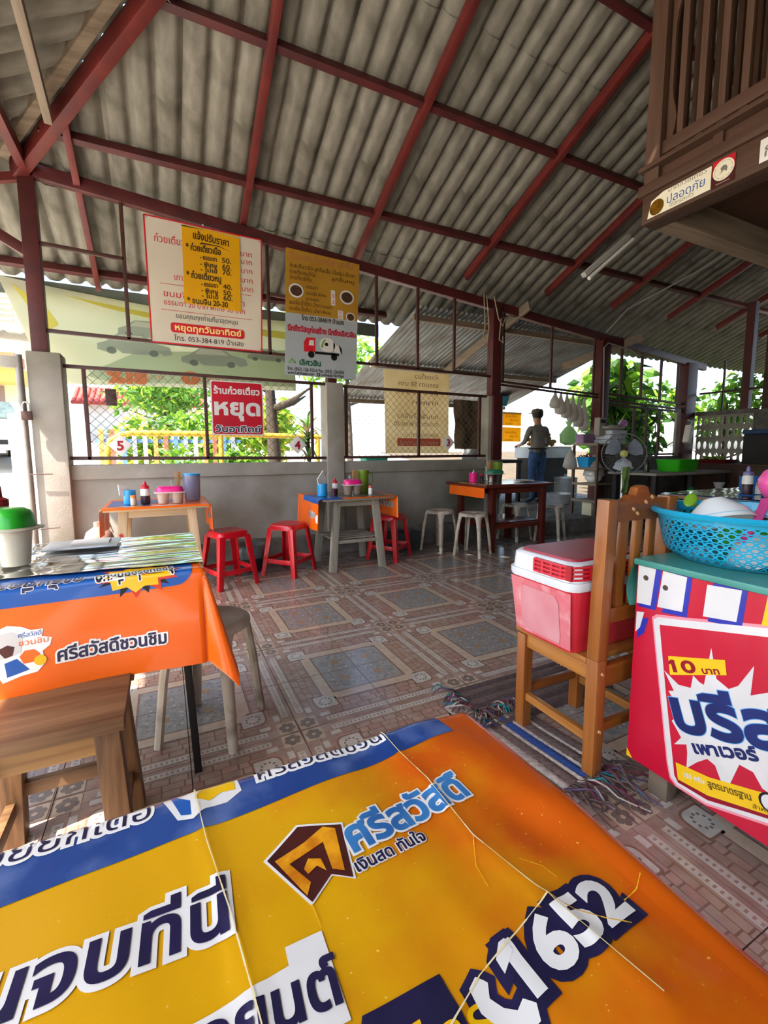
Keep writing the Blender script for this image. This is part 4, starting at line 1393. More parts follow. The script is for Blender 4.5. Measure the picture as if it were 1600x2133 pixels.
beige_stool('worn beige stool seen behind the legs of the dark red table', (3.87, 4.24, 0), 0.2, 0.45)
beige_stool('worn beige stool at the far right end of the dark red table', (4.21, 3.99, 0), 0.5, 0.45)

# ================================================================ wooden stool, lower left
w_pale = wood('pale_stool_wood', '#7d5f40', '#523822', axis='X', rough=0.5, sc=5)
w_paleY = wood('stool_leg_wood', '#7f5b37', '#4a3019', axis='Z', rough=0.5, sc=5)
w_end = wood('stool_edge_wood', '#9c7848', '#7a5a32', axis='X', rough=0.5, sc=5)
ws_ = thing('wooden_stool', 'brown wooden stool with thick splayed legs in the lower left corner', 'stool', (-0.285, 1.355, 0), 0.0)
MB().box(-0.17, 0.165, -0.155, 0.10, 0.425, 0.455).build('seat_board', w_pale, ws_, bevel=0.003)
MB().box(-0.17, 0.172, 0.103, 0.165, 0.427, 0.456).build('seat_board', w_end, ws_, bevel=0.003)
for sx in (-1, 1):
    for sy in (-1, 1):
        MB().bar((sx * 0.125, sy * 0.115, 0.425), (sx * 0.150, sy * 0.150, 0.0), 0.055, 0.055, up=(0, 1, 0)).build('leg', w_paleY, ws_, bevel=0.003)
for sy in (-1, 1):
    MB().box(-0.105, 0.105, sy * 0.118 - 0.012, sy * 0.118 + 0.012, 0.365, 0.425).build('apron', w_end, ws_, bevel=0.002)
    MB().box(-0.12, 0.12, sy * 0.14 - 0.011, sy * 0.14 + 0.011, 0.14, 0.18).build('stretcher', w_pale, ws_, bevel=0.002)
for sx in (-1, 1):
    MB().box(sx * 0.13 - 0.012, sx * 0.13 + 0.012, -0.10, 0.10, 0.365, 0.425).build('apron', w_end, ws_, bevel=0.002)
    MB().box(sx * 0.142 - 0.011, sx * 0.142 + 0.011, -0.12, 0.12, 0.10, 0.14).build('stretcher', w_pale, ws_, bevel=0.002)

# ================================================================ table in the corner (table 5)
w_raw = wood('raw_pale_wood', '#cdb795', '#b59c78', axis='Z', rough=0.7)
w_rawx = wood('raw_pale_board', '#c9b491', '#b39b78', axis='X', rough=0.7)
w_grey = wood('white_washed_wood', '#a7a292', '#8b8675', axis='Z', rough=0.75)
w_greyx = wood('white_washed_slat', '#a19c8c', '#807a6a', axis='X', rough=0.75)
TH5 = 0.69
t5 = thing('dining_table', 'raw wood corner table under the mesh opening, numbered 8 on its leg', 'table', (-0.06, 4.10, 0))
MB().box(-0.36, 0.36, -0.34, 0.34, TH5 - 0.028, TH5 - 0.003).build('tabletop', w_rawx, t5, bevel=0.003)
for sx in (-1, 1):
    for sy in (-1, 1):
        MB().bar((sx * 0.235, sy * 0.26, TH5 - 0.03), (sx * 0.285, sy * 0.28, 0), 0.062, 0.035, up=(0, 1, 0)).build('leg', w_raw, t5, bevel=0.003)
for sy in (-1, 1):
    MB().box(-0.235, 0.235, sy * 0.26 - 0.012, sy * 0.26 + 0.012, TH5 - 0.085, TH5 - 0.03).build('apron', w_rawx, t5, bevel=0.002)
for sx in (-1, 1):
    MB().box(sx * 0.24 - 0.012, sx * 0.24 + 0.012, -0.25, 0.25, TH5 - 0.085, TH5 - 0.03).build('apron', w_raw, t5, bevel=0.002)
MB().box(-0.26, 0.26, 0.27, 0.29, 0.2, 0.25).build('stretcher', w_rawx, t5)
Flat().text('8', -0.268, 0.455, 0.05, fat=0.002).build('painted_number', m_red, on_y(0, 0, 0, 0.2915), t5)['label'] = 'red painted number 8'
f5 = draper(-0.425, 0.305, 3.755, 4.45, TH5, r=0.008, flare=0.05, wav=(0.010, 20.0), fold=0.2, wrinkle=lambda u, v: 0.0012 * noise.noise(Vector((u * 9, v * 9, 7))))
# the cloth hangs at both ends only; along the front it stops just over the edge
C5 = 0.0125
c5 = cloth('tablecloth', f5, -0.65, 0.5375, 3.7375, 4.45, C5, [v_orange, v_orange])
tag(c5, 'orange vinyl cloth hanging off both ends of the corner table', 'tablecloth')
def p5(name, fl, mt, off):
    return fl.build(name, mt, lambda u, v: f5(u, v, off), c5, cell=C5)
p5('blue_panel', Flat().poly([(-0.40, 3.86), (-0.12, 3.86), (-0.10, 3.98), (0.10, 4.1), (0.12, 4.3), (-0.40, 4.3)]), v_blue, 0.0012)
p5('yellow_flash', Flat().poly([(-0.38, 3.80), (-0.20, 3.79), (-0.12, 3.83), (-0.30, 3.855)]), v_yellow, 0.0017)
p5('white_flash', Flat().poly([(-0.16, 3.77), (0.02, 3.765), (0.12, 3.80), (-0.02, 3.83)]), v_white, 0.0017)
p5('lettering_outline', Flat().text('ศรีสวัสดิ์', 0.44, 3.86, 0.06, ang=PI / 2, fat=0.005, width=0.26), v_white, 0.0014)
p5('lettering', Flat().text('ศรีสวัสดิ์', 0.44, 3.86, 0.06, ang=PI / 2, fat=0.001, width=0.26), v_navy, 0.0022)
p5('lettering_back', Flat().text('ศรีสวัสดิ์', 0.44, 3.86, 0.06, ang=PI / 2, fat=0.004, width=0.26), v_white, -0.0030)
p5('lettering_back', Flat().text('ศรีสวัสดิ์', 0.44, 3.86, 0.06, ang=PI / 2, fat=0.001, width=0.26), v_navy, -0.0038)
p5('lettering_outline', Flat().text('ศรี', -0.57, 3.98, 0.06, ang=-PI / 2, fat=0.005, width=0.12), v_white, 0.0014)
p5('lettering', Flat().text('ศรี', -0.57, 3.98, 0.06, ang=-PI / 2, fat=0.001, width=0.12), v_navy, 0.0022)

# ================================================================ slatted white table (table 4)
TH4 = 0.685
t4 = thing('dining_table', 'white washed table with slatted lower shelf between two red stools', 'table', (1.56, 4.03, 0))
MB().box(-0.34, 0.36, -0.32, 0.32, TH4 - 0.028, TH4 - 0.003).build('tabletop', w_greyx, t4, bevel=0.003)
for sx in (-1, 1):
    for sy in (-1, 1):
        MB().bar((sx * 0.19 + 0.02, sy * 0.20, TH4 - 0.03), (sx * 0.25 + 0.02, sy * 0.235, 0), 0.066, 0.042, up=(0, 1, 0)).build('leg', w_grey, t4, bevel=0.003)
for sy in (-1, 1):
    MB().box(-0.17, 0.21, sy * 0.205 - 0.012, sy * 0.205 + 0.012, TH4 - 0.09, TH4 - 0.03).build('apron', w_greyx, t4, bevel=0.002)
    MB().box(-0.21, 0.25, sy * 0.225 - 0.012, sy * 0.225 + 0.012, 0.255, 0.285).build('shelf_rail', w_greyx, t4, bevel=0.002)
for k in range(5):
    y = -0.18 + k * 0.085
    MB().box(-0.22, 0.26, y, y + 0.035, 0.285, 0.298).build('slat', w_greyx, t4, bevel=0.002)
f4 = draper(1.185, 1.935, 3.70, 4.34, TH4, r=0.008, flare=0.06, wav=(0.010, 18.0), fold=0.2, wrinkle=lambda u, v: 0.0012 * noise.noise(Vector((u * 9, v * 9, 3))))
c4 = cloth('tablecloth', f4, 0.9, 2.15, 3.6875, 4.35, C5, [v_orange, v_orange])
tag(c4, 'orange vinyl cloth hanging off both ends of the slatted white table', 'tablecloth')
def p4(name, fl, mt, off):
    return fl.build(name, mt, lambda u, v: f4(u, v, off), c4, cell=C5)
p4('blue_panel', Flat().poly([(1.135, 3.6875), (1.40, 3.6875), (1.40, 3.95), (1.30, 4.15), (1.135, 4.15)]), v_blue, 0.0012)
p4('dark_field', Flat().poly([(1.42, 3.76), (1.86, 3.76), (1.86, 4.25), (1.32, 4.25)]), mat('vinyl_grey_green', '#5e5f57', '#716b58', rough=0.25, sc=6), 0.0012)
p4('lettering', Flat().text('1652', 1.60, 3.70, 0.07, width=0.28, fat=0.003), v_navy, 0.0016)
p4('chef_print', Flat().poly(star(1.00, 3.735, 0.045, 0.034, 8)), v_white, 0.0014)
p4('lettering_outline', Flat().text('ชวนชิม', 1.01, 3.98, 0.07, ang=-PI / 2, fat=0.006, width=0.19), v_white, 0.0014)
p4('lettering', Flat().text('ชวนชิม', 1.01, 3.98, 0.07, ang=-PI / 2, fat=0.001, width=0.19), v_navy, 0.0022)
p4('lettering_outline', Flat().text('ศรีสวัสดิ์', 2.06, 3.78, 0.07, ang=PI / 2, fat=0.006, width=0.30), v_white, 0.0014)
p4('lettering', Flat().text('ศรีสวัสดิ์', 2.06, 3.78, 0.07, ang=PI / 2, fat=0.001, width=0.30), v_navy, 0.0022)

p4('lettering_back', Flat().text('ศรีสวัสดิ์', 2.06, 3.78, 0.07, ang=PI / 2, fat=0.006, width=0.30), v_white, -0.0030)
p4('lettering_back', Flat().text('ศรีสวัสดิ์', 2.06, 3.78, 0.07, ang=PI / 2, fat=0.001, width=0.30), v_navy, -0.0038)

# ================================================================ dark red table (table 3)
w_red = wood('dark_red_wood', '#5a2018', '#431611', axis='Z', rough=0.4, coat=0.2)
w_redx = wood('dark_red_board', '#6b2a1c', '#511c13', axis='X', rough=0.35, coat=0.2)
TH3 = 0.735
t3 = thing('dining_table', 'dark red wooden table with lower shelf beside the kitchen', 'table', (3.49, 4.06, 0))
MB().prism([(-0.50, -0.36), (0.46, -0.34), (0.52, -0.10), (0.50, 0.38), (-0.50, 0.40)], TH3 - 0.03, TH3).build('tabletop', w_redx, t3, bevel=0.005)
for sx in (-1, 1):
    for sy in (-1, 1):
        MB().box(sx * 0.36 - 0.03, sx * 0.36 + 0.03, sy * 0.28 - 0.03, sy * 0.28 + 0.03, 0, TH3 - 0.03).build('leg', w_red, t3, bevel=0.004)
for sy in (-1, 1):
    MB().box(-0.33, 0.33, sy * 0.28 - 0.012, sy * 0.28 + 0.012, TH3 - 0.10, TH3 - 0.03).build('apron', w_redx, t3, bevel=0.002)
    MB().box(-0.33, 0.33, sy * 0.28 - 0.015, sy * 0.28 + 0.015, 0.25, 0.30).build('stretcher', w_redx, t3, bevel=0.002)
for sx in (-1, 1):
    MB().box(sx * 0.36 - 0.012, sx * 0.36 + 0.012, -0.25, 0.25, TH3 - 0.10, TH3 - 0.03).build('apron', w_red, t3, bevel=0.002)
    MB().box(sx * 0.36 - 0.015, sx * 0.36 + 0.015, -0.25, 0.25, 0.25, 0.30).build('stretcher', w_red, t3, bevel=0.002)
MB().box(-0.34, 0.34, -0.265, 0.265, 0.30, 0.315).build('shelf', w_redx, t3, bevel=0.002)
f3 = draper(3.02, 3.93, 3.76, 4.40, TH3 + 0.002, r=0.006, flare=0.05, wav=(0.004, 18.0))
c3_ = cloth('tablecloth', f3, 2.875, 3.9375, 3.7625, 4.40, C5, [mat('vinyl_dark_sheet', '#6a5a4c', '#806a50', rough=0.22, sc=5, coat=0.3), v_orange])
tag(c3_, 'printed vinyl cloth on the dark red table', 'tablecloth')
def p3(name, fl, mt, off):
    return fl.build(name, mt, lambda u, v: f3(u, v, off), c3_, cell=C5)
p3('orange_flap', Flat().rect(2.875, 3.7625, 3.01, 4.40), v_orange, 0.0012)
p3('yellow_stripe', Flat().rect(3.01, 3.7625, 3.06, 4.25), v_yellow, 0.0012)
p3('blue_patch', Flat().rect(3.01, 3.88, 3.09, 3.94), v_blue, 0.0017)
p3('orange_patch', Flat().rect(3.01, 4.0, 3.09, 4.08), v_orange, 0.0017)
p3('white_patch', Flat().rect(3.01, 3.94, 3.09, 3.97), v_white, 0.0020)

# ================================================================ condiment sets
pl_blue = mat('blue_plastic', '#2a9bd6', '#2391cc', rough=0.3, coat=0.2)
pl_pink = mat('pink_plastic', '#e62a86', '#dd2079', rough=0.3, coat=0.2)
pl_green = mat('green_plastic', '#2fae2f', '#28a028', rough=0.3, coat=0.2)
pl_teal = mat('teal_plastic', '#2f7d62', rough=0.35)
pl_frost = mat('frosted_jar', '#cdbfb0', '#b9a996', rough=0.35, sc=8)
pl_clear = mat('clear_pitcher', '#a6a6bd', '#9494b4', rough=0.15, trans=0.35)
pl_lime = mat('olive_pitcher', '#7f9a2e', '#6f8a25', rough=0.25, trans=0.2)
sauce = mat('dark_sauce', '#3c2a33', '#2f2027', rough=0.3)
sauce_red = mat('red_cap', '#c21a33', rough=0.35)
paper = mat('tissue_paper', '#efece6', '#e0ddd6', rough=0.9, sc=8)
bamboo = wood('chopstick_wood', '#c89a5a', '#a87b3f', axis='Z')
steel_cut = m_alu
def tissue_cup(label, loc, m, h=0.105, r=0.045, tilt=0.3, sheet=0.10):
    t = thing('tissue_holder', label, 'tissue holder', loc)
    MB().lathe([(r * 0.92, 0), (r, 0.01), (r * 1.02, h - 0.008), (r * 1.05, h), (r * 0.92, h), (r * 0.90, 0.012), (0, 0.012)], 20).build('cup', m, t, smooth=50)
    a = MB()
    s = sheet
    a.prism([(-0.3 * s, 0), (0.22 * s, 0), (0.42 * s, 0.55 * s), (0.1 * s, 1.25 * s), (-0.55 * s, 0.62 * s)], -0.004, 0.004, 'Y')
    a.v = [tuple(R3(0.05, tilt, 0.5) @ Vector(v) + Vector((0, 0, h - 0.03))) for v in a.v]
    a.build('tissue', paper, t)
    return t
def sauce_bottle(label, loc, body=None, cap=None, h=0.17, r=0.030, fill=0.55):
    t = thing('sauce_bottle', label, 'bottle', loc)
    hb_ = h * 0.68
    MB().lathe([(r * 0.9, 0), (r, 0.008), (r, hb_ * fill)], 18).build('sauce', body or sauce, t, smooth=50)
    MB().lathe([(r, hb_ * fill), (r, hb_ * 0.92), (r * 0.8, hb_)], 18).build('body', m_white, t, smooth=50)
    MB().lathe([(r * 0.86, hb_), (r * 0.86, hb_ + 0.022), (r * 0.4, hb_ + 0.030), (r * 0.34, h - 0.014), (r * 0.15, h)], 16).build('cap', cap or sauce_red, t, smooth=50)
    return t
def small_jar(label, loc, c1, c2, h=0.08, r=0.020):
    t = thing('seasoning_jar', label, 'jar', loc)
    MB().lathe([(r, 0), (r, h * 0.7), (r * 0.85, h * 0.74)], 14).build('body', c1, t, smooth=50)
    MB().lathe([(r * 0.95, h * 0.74), (r * 0.95, h), (0, h)], 14).build('lid', c2, t, smooth=40)
    return t
def caddy(label, loc, lid, jar=None, sx=1.0, h=0.15, rz=0.0):
    """seasoning caddy: two frosted jars hanging in a tray under one domed lid"""
    t = thing('condiment_caddy', label, 'caddy', loc, rz)
    for s in (-1, 1):
        MB().lathe([(0.036, 0), (0.047, h * 0.60), (0.050, h * 0.64), (0.044, h * 0.62), (0, h * 0.60)], 18, (s * 0.056 * sx, 0, 0)).build('jar', jar or pl_frost, t, smooth=50)
    m = MB()
    def ring(w_, d_, r_, z):
        return [(x, y, z) for x, y in rounded(w_, d_, r_, 6)]
    loft(m, [ring(0.125 * sx, 0.072, 0.05, h * 0.62), ring(0.128 * sx, 0.075, 0.05, h * 0.65), ring(0.108 * sx, 0.060, 0.045, h * 0.68)])
    m.build('tray', m_white if lid is pl_pink else pl_frost, t, smooth=40)
    m = MB()
    loft(m, [ring(0.110 * sx, 0.060, 0.045, h * 0.67), ring(0.106 * sx, 0.058, 0.045, h * 0.86), ring(0.098 * sx, 0.052, 0.042, h * 0.95), ring(0.080 * sx, 0.040, 0.03, h), ring(0.02, 0.01, 0.008, h)])
    m.build('lid', lid, t, smooth=40)
    return t
def chopsticks(label, loc, n=9, h=0.24, spread=0.05, cup=None):
    t = thing('chopstick_cup', label, 'chopsticks', loc)
    MB().lathe([(0.032, 0), (0.036, 0.12), (0.032, 0.12), (0.028, 0.01), (0, 0.01)], 16).build('cup', cup or m_white, t, smooth=50)
    rnd = random.Random(n)
    for k in range(n):
        a, b_ = rnd.uniform(-1, 1), rnd.uniform(-1, 1)
        MB().bar((a * 0.012, b_ * 0.012, 0.015), (a * spread * 0.5 + 0.01, b_ * spread * 0.4, h - rnd.uniform(0, 0.02)), 0.006, 0.006).build('chopstick', bamboo, t)
    for k in range(2):
        MB().tube([(-0.01, 0.01 * k, 0.02), (-0.045, 0.012 * k, 0.17)], 0.004, 6).build('spoon_handle', steel_cut, t)
    return t
def pitcher(label, loc, body, lid, h=0.215, r=0.062, rz=0.0):
    t = thing('water_pitcher', label, 'pitcher', loc, rz)
    MB().lathe([(r * 0.88, 0), (r * 0.92, 0.01), (r, h * 0.9), (r * 1.02, h * 0.93)], 22).build('body', body, t, smooth=50)
    MB().lathe([(r * 1.04, h * 0.92), (r * 1.05, h * 0.98), (r * 0.9, h), (0, h)], 22).build('lid', lid, t, smooth=40)
    MB().tube([(r * 0.95, 0, h * 0.88), (r * 1.55, 0, h * 0.82), (r * 1.6, 0, h * 0.45), (r * 0.92, 0, h * 0.28)], 0.010, 8).build('handle', body, t, smooth=50)
    return t
z5 = TH5 + 0.004
tissue_cup('blue cup with folded tissue on the corner table', (-0.255, 3.98, z5), pl_blue, 0.11, 0.043, -0.9, 0.09)
small_jar('small orange capped jar in front of the blue cup on the corner table', (-0.225, 3.885, z5), pl_frost, mat('orange_cap', '#ea8a2a', rough=0.4), 0.075, 0.021)
sauce_bottle('red capped sauce bottle on the corner table', (-0.145, 3.94, z5), h=0.175, r=0.034)
caddy('pink lidded seasoning caddy on the corner table', (0.03, 3.92, z5), pl_pink, h=0.135, sx=0.92)
chopsticks('chopsticks in a cup behind the caddy on the corner table', (0.085, 4.08, z5), 9, 0.25)
pitcher('clear water pitcher with blue lid on the corner table', (0.20, 4.09, z5), pl_clear, pl_blue, 0.225, 0.066, 1.2)
z4 = TH4 + 0.004
tissue_cup('blue cup with tall white tissue on the slatted table', (1.285, 3.92, z4), pl_blue, 0.115, 0.046, -0.05, 0.12)
sauce_bottle('red capped sauce bottle on the slatted table', (1.43, 3.98, z4), h=0.16, r=0.026)
small_jar('small purple jar beside the sauce bottle on the slatted table', (1.395, 3.93, z4), mat('plum_jar', '#5a3a4a', rough=0.3), mat('plum_lid', '#6d4459', rough=0.4), 0.065, 0.020)
caddy('pink lidded seasoning caddy on the slatted table', (1.585, 3.93, z4), pl_pink, mat('murky_jar', '#9a8a7c', '#83705f', rough=0.3), h=0.145, sx=0.80)
chopsticks('chopsticks in a cup behind the caddy on the slatted table', (1.66, 4.08, z4), 10, 0.235)
pitcher('olive green water pitcher on the slatted table', (1.77, 4.10, z4), pl_lime, pl_lime, 0.225, 0.055, -0.3)
small_jar('small red capped jar at the right of the slatted table', (1.74, 3.86, z4), m_white, mat('salmon_cap', '#d2554a', rough=0.4), 0.085, 0.019)
z3 = TH3 + 0.006
tissue_cup('pink cup with tissue on the dark red table', (3.12, 4.10, z3), pl_pink, 0.11, 0.048, 0.0, 0.05)
small_jar('small dark jar with red cap behind the pink cup', (3.27, 4.14, z3), sauce, sauce_red, 0.09, 0.022)
small_jar('small pink capped jar in front on the dark red table', (3.29, 4.0, z3), pl_frost, mat('rose_cap', '#cf6a72', rough=0.4), 0.07, 0.020)
caddy('dark green lidded seasoning caddy on the dark red table', (3.46, 4.14, z3), pl_teal, mat('dark_jar', '#54504a', '#403a35', rough=0.3), h=0.135, sx=0.95)
chopsticks('chopsticks in a cup at the back of the dark red table', (3.50, 4.30, z3), 8, 0.24)
pitcher('green water pitcher at the back of the dark red table', (3.63, 4.30, z3), pl_lime, pl_lime, 0.22, 0.06, 0.4)
pt = thing('plate', 'round plate with yellow pattern on the right of the dark red table', 'plate', (3.72, 3.93, z3))
MB().lathe([(0.05, 0), (0.06, 0.004), (0.11, 0.016), (0.105, 0.018), (0.06, 0.008), (0, 0.007)], 24).build('body', mat('yellow_glaze', '#c9ad4a', '#a58a36', rough=0.3, sc=20), pt, smooth=50)
# left table
zl = LT + 0.016
caddy('bright green lidded seasoning caddy on the left orange table', (-0.475, 1.745, zl), pl_green, mat('milky_jar', '#d8d2bd', '#c9c1a6', rough=0.3), h=0.175, sx=0.95, rz=-0.45)
sauce_bottle('sauce bottle with dark red nozzle behind the green caddy', (-0.505, 1.90, zl), cap=mat('maroon_cap', '#8a1c22', rough=0.4), body=m_white, h=0.245, r=0.034)
tr = thing('metal_tray', 'thin steel tray lying behind the green caddy', 'tray', (-0.30, 1.98, zl))
MB().box(-0.10, 0.13, -0.09, 0.07, 0, 0.008).build('plate', m_alu, tr, bevel=0.003)
MB().box(-0.02, 0.10, -0.05, 0.03, 0.008, 0.016).build('stack', paper, tr, bevel=0.002)
# grey basin by the wall, grey box, jug on floor
bk_ = thing('bin_bucket', 'grey bucket lined with a dull plastic bag behind the red stool', 'bucket', (0.67, 4.22, 0))
MB().lathe([(0.10, 0), (0.105, 0.01), (0.14, 0.22), (0.145, 0.23), (0.135, 0.225), (0.10, 0.02), (0, 0.02)], 22).build('bucket', mat('grey_bucket', '#3c4143', '#2f3335', rough=0.4), bk_, smooth=50)
_bag = MB()
_bag.lathe([(0.143, 0.13), (0.150, 0.18), (0.152, 0.235), (0.140, 0.245), (0.12, 0.215), (0.10, 0.19)], 28, cap=False)
_bag.v = [(x * (1 + 0.05 * noise.noise(Vector((x * 40, y * 40, z * 20)))), y * (1 + 0.05 * noise.noise(Vector((x * 40, y * 40, z * 20)))), z) for x, y, z in _bag.v]
_bag.build('liner_bag', mat('dull_bag', '#6c7375', '#555b5d', rough=0.25), bk_, smooth=50)
bx_ = thing('storage_crate', 'small dark grey crate against the wall by the right red stool', 'crate', (2.36, 4.36, 0))
loft(MB(), [[(x, y, z) for x, y in rounded(a, b_, 0.03)] for z, a, b_ in ((0, 0.15, 0.11), (0.19, 0.175, 0.13), (0.20, 0.185, 0.14), (0.20, 0.165, 0.12), (0.02, 0.14, 0.10))]).build('shell', mat('dark_grey_plastic', '#45494b', '#3b3f41', rough=0.5), bx_, smooth=40)
jg = thing('water_jug', 'translucent water jug on the floor beside the entrance pillar', 'jug', (-0.52, 4.36, 0))
MB().lathe([(0.10, 0), (0.11, 0.02), (0.11, 0.38), (0.09, 0.44), (0.035, 0.48), (0.035, 0.52), (0, 0.52)], 20).build('body', mat('jug_plastic', '#b9958a', '#a58075', rough=0.2, trans=0.3), jg, smooth=50)
MB().tube([(0.03, 0, 0.46), (0.08, 0, 0.50), (0.10, 0, 0.42)], 0.010, 6).build('handle', pl_frost, jg, smooth=50)

# ================================================================ wooden chair with cooler
w_ch = wood('varnished_chair_wood', '#a5662c', '#82481b', axis='Z', rough=0.35, coat=0.25)
w_chx = wood('varnished_chair_rail', '#9a5722', '#7c4215', axis='X', rough=0.35, coat=0.25)
w_chy = wood('varnished_chair_side', '#b57a3a', '#945a22', axis='Y', rough=0.35, coat=0.25)
chair = thing('dining_chair', 'varnished wooden chair with slatted back carrying the red cooler', 'chair', (1.40, 1.13, 0))
XL, XR, YB, YF = -0.150, 0.150, -0.165, 0.160
for sx in (XL, XR):
    MB().bar((sx, YB, 0), (sx, YB, 0.415), 0.045, 0.045).bar((sx, YB, 0.415), (sx, YB - 0.012, 0.945), 0.045, 0.045).build('rear_post', w_ch, chair, bevel=0.004)
    MB().box(sx - 0.022, sx + 0.022, YF - 0.022, YF + 0.022, 0, 0.385).build('leg', w_ch, chair, bevel=0.004)
    MB().box(sx - 0.012, sx + 0.012, YB + 0.022, YF - 0.022, 0.335, 0.388).build('seat_rail', w_chy, chair, bevel=0.003)
    MB().box(sx - 0.012, sx + 0.012, YB + 0.022, YF - 0.022, 0.115, 0.145).build('stretcher', w_chy, chair, bevel=0.003)
MB().box(XL + 0.022, XR - 0.022, YF - 0.012, YF + 0.012, 0.135, 0.165).build('stretcher', w_chx, chair, bevel=0.003)
MB().box(XL + 0.022, XR - 0.022, YB - 0.012, YB + 0.012, 0.155, 0.185).build('stretcher', w_chx, chair, bevel=0.003)
MB().box(XL + 0.022, XR - 0.022, YB - 0.014, YB + 0.014, 0.315, 0.388).build('seat_rail', w_chx, chair, bevel=0.003)
MB().box(XL + 0.022, XR - 0.022, YF - 0.012, YF + 0.012, 0.335, 0.388).build('seat_rail', w_chx, chair, bevel=0.003)
MB().box(XL - 0.022, XR + 0.022, YB + 0.024, YF + 0.03, 0.389, 0.412).build('seat', w_chy, chair, bevel=0.004)
MB().box(XL + 0.022, XR - 0.022, YB - 0.016, YB + 0.010, 0.535, 0.585).build('lower_rail', w_chx, chair, bevel=0.003)
for k in range(3):
    x = -0.070 + k * 0.070
    MB().bar((x, YB - 0.004, 0.585), (x, YB - 0.012, 0.89), 0.034, 0.018, up=(0, 1, 0)).build('slat', w_ch, chair, bevel=0.003)
cr = [(XL + 0.022, 0.872), (XR - 0.022, 0.872), (XR - 0.022, 0.940)]
for k in range(21):
    t = k / 20
    x = XR - 0.022 - t * (XR - XL - 0.044)
    q = abs(2 * t - 1)
    z = 0.940 + (0.045 if q < 0.28 else 0.0) * (1 - (q / 0.28) ** 2 * 0.35) + (0.016 * math.exp(-((q - 0.40) / 0.13) ** 2))
    cr.append((x, z))
MB().prism(cr, YB - 0.026, YB + 0.004, 'Y').build('crest_rail', w_chx, chair, bevel=0.003)
for (x, y, z) in ((XL, YB - 0.024, 0.37), (XL, YB - 0.024, 0.17), (XL + 0.10, YB - 0.030, 0.91), (XL + 0.19, YB - 0.030, 0.945), (XL + 0.12, YB - 0.030, 0.895), (XL + 0.16, YB - 0.030, 0.93)):
    MB().obox((x, y, z), (0.012, 0.004, 0.008), (0, 0.6, 0)).build('filled_screw_hole', mat('wood_filler', '#d8b27a', rough=0.7), chair)

m_cool = mat('cooler_red', '#cf2130', '#d63a45', rough=0.28, sc=4, coat=0.25)
m_scuff = mat('cooler_scuffed_pink', '#d37b80', '#c8505a', rough=0.42, sc=5, lo=0.3, hi=0.7, c3='#e5b1b0', sc3=9)
m_coolw = mat('cooler_white', '#dcdfe0', '#cdd0d2', rough=0.35, sc=6)
co = thing('cooler_box', 'red and white plastic cooler box standing on the wooden chair', 'cooler', (1.385, 1.155, 0.413))
def rr(w_, d_, r_, z, n=5):
    return [(x, y, z) for x, y in rounded(w_, d_, r_, n)]
loft(MB(), [rr(0.180, 0.128, 0.03, 0.0), rr(0.186, 0.134, 0.035, 0.012), rr(0.212, 0.152, 0.04, 0.225)]).build('body', [m_cool], co, smooth=40)
Flat().poly([(0.058, 0.005), (0.228, 0.005), (0.232, 0.03), (0.232, 0.15), (0.215, 0.175), (0.07, 0.175), (0.052, 0.15), (0.050, 0.03)]).build('scuffed_panel', mat('cooler_pale_panel', '#d29296', '#c97a80', rough=0.45, sc=7), lambda u, v: (-0.1905 - 0.026 * (v + 0.02) / 0.225, 0.142 - u, 0.018 + v), co)['label'] = 'scuffed pale end panel'
Flat().poly([(0.012, 0.0), (0.268, 0.0), (0.280, 0.205), (0.0, 0.205)]).build('scuffed_end', m_scuff, lambda u, v: (-0.1885 - 0.026 * (v + 0.012) / 0.225, 0.138 - u, 0.012 + v), co)
loft(MB(), [rr(0.216, 0.156, 0.042, 0.222), rr(0.220, 0.160, 0.045, 0.232), rr(0.220, 0.160, 0.045, 0.252)]).build('rim_band', m_coolw, co, smooth=40)
loft(MB(), [rr(0.212, 0.152, 0.042, 0.252), rr(0.208, 0.148, 0.042, 0.308), rr(0.200, 0.140, 0.04, 0.316)]).build('lid', m_coolw, co, smooth=40)
loft(MB(), [rr(0.188, 0.128, 0.035, 0.316), rr(0.185, 0.125, 0.033, 0.324)]).build('lid_panel', mat('cooler_lid_maroon', '#8e1c27', '#a22633', rough=0.35, sc=5), co, smooth=40)
gr = MB()
hm = MB()
for k, zz in enumerate((0.262, 0.276, 0.290, 0.304)):
    hm.tube([(-0.2165, 0.02, zz), (-0.2165, -0.10, zz), (-0.200, -0.142, zz), (-0.16, -0.156, zz), (0.15, -0.156, zz)], 0.0042, 6)
for y in (0.02, -0.02, -0.06, -0.10):
    hm.tube([(-0.2165, y, 0.262), (-0.2165, y, 0.304)], 0.004, 6)
for x in (-0.14, -0.06, 0.02, 0.10, 0.15):
    hm.tube([(x, -0.156, 0.262), (x, -0.156, 0.304)], 0.004, 6)
hm.build('grille_handle', m_cool, co, smooth=40)
MB().box(-0.2125, -0.20, -0.14, 0.02, 0.258, 0.308).box(-0.17, 0.15, -0.1535, -0.14, 0.258, 0.308).build('handle_recess', mat('cooler_dark_red', '#a11521', rough=0.4), co)

